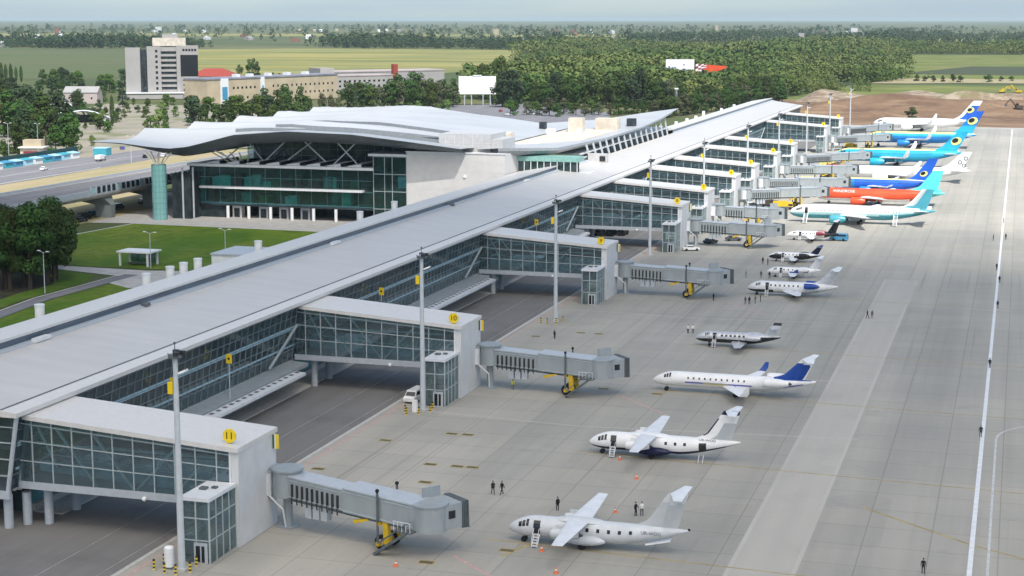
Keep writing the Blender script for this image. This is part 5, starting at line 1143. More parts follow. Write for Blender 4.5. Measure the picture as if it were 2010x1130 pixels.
DK = ('black_cloth', 'black_cloth', 'skin'); WT = ('white_cloth', 'black_cloth', 'skin'); HV = ('hi_vis', 'grey_cloth', 'skin'); GY_ = ('grey_cloth', 'grey_cloth', 'skin')
for lab, x, y, ps, cl in [
    ('person in black walking, left of a pair near the first jet bridge', -61.5, 195.2, 'walk', DK), ('person in black walking, right of a pair near the first jet bridge', -60.4, 195.5, 'walk', DK),
    ('person in a yellow vest under the second jet bridge', -76.5, 253.6, 'stand', HV), ('person in black beside the third jet bridge stair', -60.6, 348.9, 'stand', DK),
    ('person in white shirt, left of a pair beyond the silver jet nose', -58.7, 310.5, 'stand', WT), ('person in white shirt, right of a pair beyond the silver jet nose', -57.8, 310.7, 'stand', WT),
    ('person in black standing at the silver jet door', -52.4, 298.0, 'stand', DK), ('person in white shirt standing at the silver jet door', -51.5, 297.8, 'reach', WT),
    ('person in grey, left of a group below the white T tailed jet', -53.4, 346.5, 'stand', GY_), ('person in black, second of a group below the white T tailed jet', -52.6, 346.7, 'stand', DK),
    ('person in black bending, third of a group below the white T tailed jet', -51.6, 348.2, 'reach', DK), ('person in black, right end of a group below the white T tailed jet', -50.8, 350.5, 'stand', DK),
    ('taller person in black of a pair crossing the pale lane', -27.3, 336.6, 'walk', DK), ('person in grey of a pair crossing the pale lane', -26.4, 336.9, 'walk', GY_),
    ('person in black, left of two near the black and white jet nose', -58.5, 405.9, 'stand', DK), ('person in grey, right of two near the black and white jet nose', -57.1, 404.6, 'stand', GY_),
    ('person in grey, left of two beside the blue swirl jet', -55.6, 383.5, 'stand', GY_), ('person in black, right of two beside the blue swirl jet', -53.6, 383.2, 'stand', DK),
    ('person in a white shirt behind the nearest grey tailed jet', -41.5, 191.6, 'stand', WT), ('person in black behind the nearest grey tailed jet', -42.2, 191.3, 'reach', DK),
    ('person in black beyond the nose of the nearest jet', -51.8, 190.7, 'stand', DK), ('person in a dark jacket near the second jet bridge beacon', -81.6, 297.6, 'stand', DK),
    ('person in grey standing left of the small white jets', -59.0, 382.8, 'stand', GY_)]:
    person(lab, x, y, ps, cl, rnd.uniform(0, 6))

# ------------------------------------------------------------------ cones, bollards
def cone():
    t = thing('traffic_cone', '', 'cone', (0, 0, 0), group='orange cones around the aircraft'); t.scale = (.8, .8, .8)
    a = MB(); a.tube((0, 0, .05), (0, 0, .85), .24, .05, 10); a.build('cone', 'orange_paint', t, smooth=True)
    a = MB(); a.tube((0, 0, .42), (0, 0, .58), .158, .118, 10); a.build('band', 'white_paint', t)
    a = MB(); a.box(-.32, -.32, 0, .32, .32, .06); a.build('base', 'orange_paint', t)
    return t
cn = cone()
for i, (x, y, lab) in enumerate([(-49.4, 175.0, 'orange cone by the open front door of the nearest jet'), (-45.8, 168.1, 'orange cone at the bottom edge below the nearest jet'), (-45.7, 207.4, 'orange cone alone between the two high winged jets'), (-44.9, 192.0, 'orange cone behind the wing of the nearest jet'), (-50.0, 216.2, 'orange cone by the front door of the navy bellied jet'), (-63.3, 165.3, 'orange cone beside the first jet bridge stair foot')]):
    if i == 0: cn.location = (x, y, .01); cn['label'] = lab
    else: dup(cn, (x, y, .01), 0, lab)
def bollard():
    t = thing('bollard', '', 'bollard', (0, 0, 0), group='yellow and black bollards at the mast feet')
    a = MB()
    for k in range(6): a.tube((0, 0, k*.2), (0, 0, k*.2+.2), .14, n=10, m=k % 2)
    a.build('post', ['sign_yellow', 'sign_black'], t); a = MB(); a.box(-.25, -.25, 0, .25, .25, .05); a.build('base', 'concrete', t); return t
bo = bollard(); nb = 0
BS = [('nearest', [(-88.1, 156.5), (-87.9, 158.4), (-86.4, 155.7), (-85.0, 155.6), (-83.9, 156.8), (-84.2, 158.9)]), ('second', [(-87.6, 233.6), (-86.9, 232.2), (-85.2, 233.0), (-84.1, 235.0), (-84.3, 236.8)]), ('third', [(-88.4, 312.2), (-87.0, 311.8), (-85.4, 312.6), (-84.6, 314.8)])]
PP = ['outer left', 'rear left', 'front', 'middle front', 'right', 'rear right']
for mn, lst in BS:
    for i, (x, y) in enumerate(lst):
        lab = PP[i]+' yellow and black bollard of the ring round the '+mn+' floodlight mast'
        if nb == 0: bo.location = (x, y, .01); bo['label'] = lab
        else: dup(bo, (x, y, .01), 0, lab)
        nb += 1
t = thing('water_tank', 'white upright cylinder tank beside the nearest mast', 'tank', (-86.8, 157.6, .01))
a = MB(); a.tube((0, 0, .2), (0, 0, 2.3), .55, n=16); a.build('drum', 'white_paint', t, smooth=True)
a = MB()
for z in (.5, .9, 1.3, 1.7, 2.1): a.tube((0, 0, z), (0, 0, z+.07), .58, n=16)
a.build('ribs', 'cool_white', t); a = MB(); a.ball((0, 0, 2.3), .55, .55, .25, n=12); a.build('lid', 'white_paint', t, smooth=True); a = MB(); a.box(-.5, -.5, 0, .5, .5, .2); a.build('stand', 'jet_dark', t)
t = thing('hydrant_unit', 'white small cabinet beside the second mast inside the bollards', 'cabinet', (-86.3, 234.3, .01))
a = MB(); a.box(-.35, -.3, .1, .35, .3, 1.9); a.build('cabinet', 'white_paint', t); a = MB(); a.box(-.45, -.4, 0, .45, .4, .1); a.build('plinth', 'concrete', t)

# ------------------------------------------------------------------ vehicles
def car(label, x, y, rz, kind, paint, group=None, z=.01, cat=None, detail=True):
    t = thing('parked_'+kind if kind in ('car', 'van', 'truck') else kind, label, cat or kind, (x, y, z), rz, group)
    if kind == 'car':
        prof = [(-2.15, .35), (2.1, .35), (2.2, .75), (1.15, .92), (-1.75, .95), (-2.2, .85)]; cab = [(-1.65, .94), (.95, .92), (.35, 1.42), (-1.15, 1.44)]; w_ = .86
    elif kind == 'van':
        prof = [(-2.4, .35), (2.35, .35), (2.45, .9), (1.9, 1.15), (-2.4, 1.15)]; cab = [(-2.38, 1.15), (1.85, 1.15), (1.25, 1.95), (-2.3, 1.98)]; w_ = .95
    else:
        prof = [(-3.2, .55), (3.1, .55), (3.1, .95), (-3.2, .95)]; cab = [(1.5, .96), (3.15, .96), (2.95, 2.3), (1.5, 2.35)]; w_ = 1.1
    a = MB(); a.prism(prof, -w_, w_, 'y'); a.build('body', paint if kind != 'truck' else 'jet_dark', t)
    a = MB(); b_, c_ = [[(u, -w_*.97 if v < 1.2 else -w_*.84, v) for u, v in cab], [(u, w_*.97 if v < 1.2 else w_*.84, v) for u, v in cab]]
    a.loft([b_, c_]); cb = a.build('cabin', paint, t)
    if detail:
        a = MB(); c0 = Vector((sum(u for u, v in cab)/4, 0, sum(v for u, v in cab)/4))
        for s in (-1, 1):
            a.face([(c0.x+(u-c0.x)*.84, s*((w_*.97 if v < 1.2 else w_*.84)+.015-(0 if v > 1.2 else .02)), c0.z+(v-c0.z)*.72) for u, v in cab])
        f0, f1 = cab[1], cab[2]; a.face([(f0[0]+.02, -w_*.85, f0[1]+.06), (f0[0]+.02, w_*.85, f0[1]+.06), (f1[0]+.03, w_*.75, f1[1]-.06), (f1[0]+.03, -w_*.75, f1[1]-.06)])
        r0, r1 = cab[0], cab[3]; a.face([(r0[0]-.02, w_*.85, r0[1]+.06), (r0[0]-.02, -w_*.85, r0[1]+.06), (r1[0]-.03, -w_*.75, r1[1]-.06), (r1[0]-.03, w_*.75, r1[1]-.06)])
        a.build('windows', 'window_black', cb)
    if kind == 'truck':
        a = MB(); a.box(-3.2, -1.15, .98, 1.35, 1.15, 2.6); a.build('cargo_box', paint, t)
    for xx in ((-1.35, 1.35) if kind != 'truck' else (-2.0, 2.2)):
        for s in (-1, 1):
            a = MB(); a.tube((xx, s*(w_-.16), .34), (xx, s*(w_+.03), .34), .34 if kind != 'truck' else .45, n=14); a.build('wheel', 'black_rubber', t)
    if detail and kind != 'truck':
        for s in (-1, 1): a = MB(); a.box(prof[2][0]-.12, s*.62-.16, .62, prof[2][0]+.0, s*.62+.16, .76); a.build('headlight', 'white_light', t)
    return t
car('white van facing the camera under the second gate bridge', -88.9, 241.5, R(-95), 'van', 'white_paint')
car('white car parked beside the fourth stair tower', -79.8, 424.6, R(20), 'car', 'white_paint')
car('blue car parked behind the black tailed small jet', -45.2, 455.6, R(175), 'van', 'blue_kiosk')
for i, (x, y, p) in enumerate([(-109.5, 447, 'black_cloth'), (-106.8, 449, 'window_black'), (-104, 451, 'black_cloth')]):
    car(['black car in the shade under the pier, left of three', 'black car in the shade under the pier, middle of three', 'black car in the shade under the pier, right of three'][i], x, y, R(85), 'van', p, z=-.07)
for lab, x, y, rz_, kd, p in [
    ('yellow service truck between the fourth and fifth jet bridges', -70, 527, R(10), 'truck', 'yellow_paint'), ('cream service truck beside the red airliner nose', -75, 530, R(0), 'truck', 'cream_wall'),
    ('white van left of the yellow service truck', -79, 527, R(0), 'van', 'white_paint'), ('white service truck behind the red airliner jet bridge', -74, 575, R(0), 'truck', 'white_paint'),
    ('pale yellow fuel truck beside the blue airliner jet bridge', -72, 612, R(0), 'truck', 'lemon_paint'), ('cream box truck beyond the blue airliner nose', -66, 622, R(5), 'truck', 'cream_wall'),
    ('yellow loader truck near the cyan airliner nose', -73, 683, R(0), 'truck', 'lemon_paint'), ('cream truck under the cyan airliner forward body', -66, 678, R(0), 'truck', 'cream_wall'),
    ('red dolly truck below the cyan airliner', -69, 668, R(3), 'truck', 'red_paint'), ('yellow truck by the deep blue airliner nose', -74, 785, R(0), 'truck', 'yellow_paint'), ('white truck by the deep blue airliner nose', -80, 790, R(0), 'truck', 'white_paint'),
    ('grey tug beneath the fourth jet bridge', -72.5, 447, R(20), 'car', 'grey_cloth'), ('dark tug beneath the fourth jet bridge, left one', -77.5, 440, R(60), 'car', 'window_black')]:
    car(lab, x, y, rz_, kd, p, 'service vehicles among the airliners')
car('white saloon car driving on the highway', -371, 583, R(100), 'car', 'white_paint', z=-.24)
car('pale green and white truck on the highway', -372, 628, R(95), 'truck', 'white_cloth', z=-.24)
car('dark car on the highway nearer the terminal', -362, 648, R(110), 'car', 'window_black', z=-.24)
car('dark car at the highway bend, farthest one', -396, 688, R(130), 'car', 'violet_blue', z=-.24)
car('white small car right of the dark highway car', -357, 655, R(110), 'car', 'white_paint', z=-.24)
for i, (x, y) in enumerate([(-265.5, 436), (-268, 442), (-271, 452), (-272, 468), (-276, 474), (-271, 484), (-275, 492)]):
    car(['first', 'second', 'third', 'fourth', 'fifth', 'sixth', 'seventh'][i]+' dark car parked under the viaduct from the left', x, y, R(80), 'van' if i % 2 else 'car', ['window_black', 'black_cloth', 'blue_kiosk', 'window_black', 'maroon_paint', 'window_black', 'black_cloth'][i], 'cars parked under the viaduct', z=-.3)
# earth movers
def excavator(label, x, y, rz_, p, s=1.):
    t = thing('excavator', label, 'excavator', (x, y, 1.2), rz_, 'earth movers on the bare ground'); t.scale = (s, s, s)
    a = MB()
    for q in (-1.3, 1.3): a.prism([(-2.4, .3), (-1.9, 0), (1.9, 0), (2.4, .3), (2.4, .7), (1.9, 1.0), (-1.9, 1.0), (-2.4, .7)], q-.35, q+.35, 'y')
    a.build('tracks', 'black_rubber', t)
    a = MB(); a.box(-2.6, -1.4, 1.1, 1.4, 1.4, 2.5); a.build('house', p, t)
    a = MB(); a.box(.1, .3, 2.5, 1.5, 1.4, 3.8); c = a.build('cab', p, t); a = MB(); a.box(1.5, .4, 2.6, 1.53, 1.3, 3.6); a.box(.3, 1.4, 2.6, 1.4, 1.43, 3.6); a.build('cab_glass', 'window_black', c)
    a = MB(); a.beam((1.2, -.3, 2.2), (4.6, -.3, 6.2), .5, .7); a.build('boom', p, t); a = MB(); a.beam((4.6, -.3, 6.2), (7.0, -.3, 3.2), .4, .5); a.build('arm', p, t)
    a = MB(); a.prism([(6.6, 3.2), (7.3, 3.3), (7.6, 2.2), (6.6, 2.0), (6.1, 2.6)], -.8, .3, 'y'); a.build('bucket', 'jet_dark', t)
excavator('dark brown excavator with raised arm at the right edge of the earthworks', -1, 1130, R(200), 'earth_dark', 1.15)
excavator('yellow excavator on the far spoil heap at the right edge', -2, 1375, R(170), 'yellow_paint', 1.1)
excavator('orange yellow excavator left of the other on the far spoil heap', -14, 1385, R(10), 'yellow_paint', .9)

# ------------------------------------------------------------------ billboards
t = thing('billboard', 'large blank white billboard above the trees left of the wood', 'billboard', (-363.2, 1118, -.3), R(18))
a = MB(); a.box(-13, -.6, 7.5, 13, .6, 20); a.build('board', 'white_paint', t)
for x in (-9, -4, 4, 9): a = MB(); a.box(x-.3, -.2, 0, x+.3, .2, 7.5); a.build('post', 'pale_grey_paint', t)
a = MB(); a.box(-3, -.9, 20, 3, .5, 20.8); a.build('light_bar', 'cool_white', t)
t = thing('billboard', 'white billboard on one pole with dark marks, left of the checkered banner', 'billboard', (-288, 1464, -6), R(17))
a = MB(); a.box(-12.5, -.7, 17, 12.5, .7, 30); bb = a.build('board', 'white_paint', t)
a = MB(); a.tube((-4, 0, 0), (-4, 0, 17), .9, n=10); a.build('pole', 'pale_grey_paint', t)
a = MB()
for x, z, w_, h in ((-9.5, 23, 1.6, 1.9), (-6.8, 22.5, 1.0, 1.6), (-4.5, 22.8, 2.0, .9), (3.4, 25.2, 1.1, 1.4), (3.3, 20.5, 1.8, 3.0), (4.2, 17.6, .9, 1.6)): a.box(x-w_/2, -.75, z-h/2, x+w_/2, -.71, z+h/2)
a.build('dark_marks', 'violet_blue', bb)
t = thing('banner', 'red orange triangular banner with a checkered end beside the white billboard', 'banner', (-268, 1464, -7), R(17))
a = MB(); a.prism([(-6.5, 15), (-5.5, 27), (21.5, 25.2), (20.5, 23.2)], -.3, .3, 'y'); bn = a.build('board', 'red_orange', t)
a = MB(); 
for i in range(4):
    for j in range(5):
        x0, x1 = -6.0+i*2.4, -3.7+i*2.4; zb = 15.3+(i+.5)*2.1; zt = 26.8-i*.15; hh = (zt-zb)/5
        a.face([(x0, -.34, zb+j*hh), (x1, -.34, zb+.6+j*hh), (x1, -.34, zb+.6+(j+1)*hh), (x0, -.34, zb+(j+1)*hh)], (i+j) % 2)
a.build('checker_end', ['white_paint', 'maroon_paint'], bn)
for x in (-5, 8): a = MB(); a.box(x-.35, -.3, 0, x+.35, .3, 16 if x < 0 else 21); a.build('post', 'pale_grey_paint', t)
t = thing('pylon_mast', 'thin lattice mast rising behind the tip of the leaf shaped roof', 'mast', (-206.5, 1040, -8))
a = MB()
for s in (-1, 1): a.beam((s*.5, 0, 0), (s*.3, 0, 24), .22)
for k in range(12): a.beam((-.45 if k % 2 else .45, 0, k*2), (.45 if k % 2 else -.45, 0, k*2+2), .12)
a.build('lattice', 'pale_grey_paint', t); a = MB(); a.box(-1.2, -.2, 23.6, 1.2, .2, 24.4); a.build('lamp_bar', 'white_light', t)

# ------------------------------------------------------------------ landside buildings
def windows_grid(b, x0, x1, z0, z1, nx, nz, wx, wz, y, nm='window'):
    for i in range(nx):
        for j in range(nz):
            x = x0+(x1-x0)*(i+.5)/nx; z = z0+(z1-z0)*(j+.5)/nz; q = MB(); q.box(x-wx/2, y-.06, z-wz/2, x+wx/2, y-.01, z+wz/2); q.build(nm, 'window_black', b)
t = thing('tower_block', 'tall pale grey tower block with dark glass bays beyond the terminal', 'tower block', (-622, 1130, 0), R(28)); t.scale = (.72, .72, .90)
def wb(x0, x1, y0, y1, z0, z1, nm, m, par=None): 
    q = MB(); q.box(x0, y0, z0, x1, y1, z1); return q.build(nm, m, par or t)
wb(-28, -13, 0, 18, 0, 42, 'left_wing', 'grey_wall'); wb(-13, -6, 4, 18, 0, 40.5, 'glass_bay', 'interior_dark'); wb(-6, 8, -2, 16, 0, 43, 'centre_wing', 'grey_wall')
wb(8, 24, 5, 26, 0, 42.5, 'balcony_wing', 'grey_wall'); wb(24, 28, 2, 24, 0, 44, 'pier_strip', 'grey_wall'); wb(28, 46, 6, 28, 18, 36, 'dark_glass_wing', 'window_black'); wb(28, 46, 5.9, 28, 0, 18, 'lower_wing', 'grey_wall'); wb(28, 46.5, 5.8, 28.2, 36, 43.5, 'top_floors', 'grey_wall')
wb(0, 34, 6, 24, 43.4, 50, 'roof_plant', 'beige_roof'); wb(10, 26, 8, 22, 50, 53, 'roof_room', 'grey_wall')
for k in range(9):
    wb(2.5, 4.9, -2.08, -2.02, 3+k*4.4, 5.2+k*4.4, 'window', 'window_black'); wb(8.3, 23.7, 4.9, 4.98, 3.2+k*4.2, 5.4+k*4.2, 'balcony_door', 'interior_dark'); wb(8.2, 23.8, 4.0, 4.9, 5.4+k*4.2, 6.4+k*4.2, 'balcony', 'grey_wall')
windows_grid(t, 30, 45, 37, 43, 5, 1, 2.2, 2, 5.8, 'window'); windows_grid(t, -12.6, -6.4, 2, 22, 1, 6, 2, 1.4, 4, 'bay_window')
windows_grid(t, 30, 45, 5, 17, 3, 3, 4, 1.8, 5.9, 'window')
wb(-34, 30, -8, 4, 0, 4.5, 'podium', 'grey_wall'); wb(-35, 31, -9, 4, 4.5, 5.3, 'podium_roof', 'cool_white')
t = thing('cream_building', 'long low cream building with stair tower strips beside the tower block', 'building', (-540, 1056, 0), R(72)); t.scale = (.92, .92, 1)
wb(0, 150, 0, 24, 0, 17.2, 'wall', 'cream_wall'); wb(-.5, 150.5, -.5, 24.5, 17.2, 18.2, 'roof', 'violet_roof')
for x, w_ in ((14, 8), (58, 4)): wb(x, x+w_, -.8, 0, 0, 18.0, 'stair_strip', 'cool_white'); wb(x+1.2, x+w_-1.2, -.9, -.8, 3, 12, 'stair_glass', 'blue_kiosk')
windows_grid(t, 26, 54, 8, 14, 6, 1, 1.8, 1.6, 0); windows_grid(t, 70, 146, 3, 14, 14, 2, 1.7, 1.6, 0); windows_grid(t, 26, 54, 2, 6, 4, 1, 1.8, 1.6, 0)
for x in (40, 55, 76, 98, 120): wb(x, x+4, 8, 13, 18.2, 20.2, 'roof_unit', 'cool_white')
t = thing('grey_complex', 'sprawling pale pink and grey flat roofed complex right of the cream building', 'building', (-535, 1260, 0), R(52))
wb(0, 60, 0, 22, 0, 13, 'front_wall', 'grey_wall'); wb(-.4, 60.4, -.4, 22.4, 13, 13.8, 'roof', 'pink_roof'); wb(20, 130, 30, 60, 0, 15, 'rear_wall', 'grey_wall'); wb(19.6, 130.4, 29.6, 60.4, 15, 16, 'rear_roof', 'pink_roof'); wb(5, 18, 24, 44, 0, 19, 'tower_room', 'grey_wall'); wb(62, 66, 2, 6, 0, 22, 'chimney', 'red_roof')
windows_grid(t, 3, 58, 3, 11, 12, 2, 2, 1.6, 0)
def house(label, x, y, rz_, sx, sy, h, rh, wall, roof, grp=None, det=True, hip=False, z=-.3):
    t = thing('house', label, 'house', (x, y, z), rz_, grp)
    a = MB(); a.box(-sx/2, -sy/2, 0, sx/2, sy/2, h); 
    if not hip: a.face([(-sx/2, -sy/2, h), (-sx/2, sy/2, h), (-sx/2, 0, h+rh)]); a.face([(sx/2, -sy/2, h), (sx/2, sy/2, h), (sx/2, 0, h+rh)])
    a.build('wall', wall, t)
    i = sx*.3 if hip else -.4; o = .5; a = MB()
    A, B, C_, D = (-sx/2-o, -sy/2-o, h-.15), (sx/2+o, -sy/2-o, h-.15), (sx/2+o, sy/2+o, h-.15), (-sx/2-o, sy/2+o, h-.15); E_, F_ = (-sx/2+i, 0, h+rh), (sx/2-i, 0, h+rh)
    a.face([A, B, F_, E_]); a.face([C_, D, E_, F_])
    if hip: a.face([B, C_, F_]); a.face([D, A, E_])
    a.build('roof', roof, t)
    if det:
        
        for k in range(3): a = MB(); a.box(-sx/2+sx*(k+.5)/3-.6, -sy/2-.06, h*.4, -sx/2+sx*(k+.5)/3+.6, -sy/2-.01, h*.4+1.4); a.build('window', 'window_black', t)
house('red hipped roof house behind the cream building', -718, 1420, R(10), 44, 24, 7, 7, 'cream_wall', 'red_roof', hip=True)
house('tall cream gable block just right of the tower block', -760, 1440, R(10), 16, 14, 24, 3, 'cream_wall', 'cream_wall')
for i, (x, y, w_, r_) in enumerate([(-560, 850, 'cream_wall', 'red_roof'), (-600, 905, 'cool_white', 'brick_roof'), (-575, 880, 'cream_wall', 'brick_roof'), (-620, 960, 'cream_wall', 'red_roof'), (-585, 940, 'cool_white', 'grey_wall')]):
    house(['red roofed house at the far left edge', 'white gabled house right of the red roofed house', 'cream house with brown roof below the white gable', 'red roofed house partly hidden behind dark trees', 'white house with grey roof behind the trees'][i], x, y, R(20+30*i), 16, 11, 6, 5, w_, r_)
house('pale house with grey roof between trees left of the tower block', -640, 1060, R(15), 24, 14, 8, 4, 'pink_roof', 'grey_wall')
house('pink walled low pavilion behind the grey complex', -640, 1330, R(40), 40, 16, 7, 2, 'pink_roof', 'pink_roof')
t = thing('arched_pavilion', 'white arched canopy building beside the dark poplar', 'pavilion', (-520, 860, -.3), R(30))
a = MB(); n = 10
a.loft([[(-16+32*k/n, y, 2.5+4.6*math.sin(math.pi*k/n)) for k in range(n+1)] for y in (-6, 6)], caps=False, closed=False); a.build('arched_roof', 'white_paint', t)
a = MB(); a.box(-15, -5, 0, -9, 5, 3.4); a.box(9, -5, 0, 15, 5, 3.2); a.build('end_walls', 'pale_grey_paint', t); a = MB(); a.box(-9, 4, 0, 9, 4.4, 4.5); a.build('back_wall', 'interior_dark', t)
t = thing('blue_kiosk', 'blue and teal small stall between trees at left', 'kiosk', (-545, 880, -.3), R(10)); a = MB(); a.box(-5, -3, 0, 5, 3, 3); a.build('wall', 'blue_kiosk', t); a = MB(); a.box(-5.5, -3.6, 3, 5.5, 3.4, 3.4); a.build('roof', 'light_blue', t)
t = thing('snack_kiosk', 'pale kiosk building with white roof and brown front at far left', 'kiosk', (-412, 640, -.3), R(15)); a = MB(); a.box(-5, -3, 0, 5, 3, 4); a.build('wall', 'beige_roof', t); a = MB(); a.box(-5.6, -4, 4, 5.6, 3.4, 4.5); a.build('roof', 'white_paint', t); a = MB(); a.box(-3.6, -3.1, .6, 3.4, -3.02, 2.6); a.build('counter', 'maroon_paint', t); a = MB(); a.box(-4, -2, 4.5, 4, 3, 7.5); a.build('upper_floor', 'cream_wall', t)
t = thing('stall_fence', 'long dark teal fence behind the row of blue stalls', 'fence', (-394, 580, -.3)); a = MB(); a.box(-.3, -60, 0, .1, 66, 4.4); a.build('panels', 'dark_fence', t)
STN = ['nearest', 'second', 'third', 'fourth', 'fifth', 'sixth', 'seventh', 'eighth', 'ninth', 'tenth', 'eleventh']
for i in range(11):
    y = 566+i*7.2; t = thing('market_stall', STN[i]+(' white' if i % 4 == 2 else ' pale blue' if i % 2 else ' blue')+' roadside stall along the dark fence, counted from the left', 'stall', (-391.2, y, -.3), 0, 'blue stalls along the highway fence')
    a = MB(); a.box(-1.6, -2.7, 0, 1.4, 2.7, 2.3); a.build('box', ['blue_kiosk', 'light_blue', 'cool_white', 'teal_kiosk'][i % 4], t); a = MB(); a.hexa([(-1.8, -2.9, 2.3), (1.9, -2.9, 2.2), (1.9, 2.9, 2.2), (-1.8, 2.9, 2.3)], [(-1.8, -2.9, 2.9), (1.9, -2.9, 2.4), (1.9, 2.9, 2.4), (-1.8, 2.9, 2.9)]); a.build('awning', ['light_blue', 'teal_kiosk', 'light_blue', 'blue_kiosk'][i % 4], t)
t = thing('teal_container', 'teal box container at the right end of the stall row', 'container', (-387, 655, -.3), R(12)); a = MB(); a.box(-3, -3.4, 0, 3, 3.4, 3.2); a.build('box', 'teal_kiosk', t); a = MB(); a.box(-3.1, -3.5, 3.2, 3.1, 3.5, 3.5); a.build('roof', 'light_blue', t)
for i, (x, y, w_) in enumerate([(-330, 960, 'white_paint'), (-318, 985, 'window_black'), (-305, 1000, 'silver_paint'), (-345, 1010, 'white_paint'), (-290, 1010, 'white_paint'), (-280, 1060, 'window_black'), (-322, 1040, 'maroon_paint')]):
    car(['white car in the car park beyond the roof, left one', 'black car in the car park beyond the roof', 'silver car in the car park beyond the roof', 'white car at the back of the car park', 'white van like car at the right of the car park', 'dark car at the right back of the car park', 'dark red car in the middle of the car park'][i], x, y, R(20*i), 'car', w_, 'cars in the car park behind the terminal', z=-.27, detail=False)
car('white lorry in front of the blank billboard', -338, 1112, R(10), 'truck', 'white_paint', z=-.27)
HAZE = 3.2e-5; USE_CLOUD = True
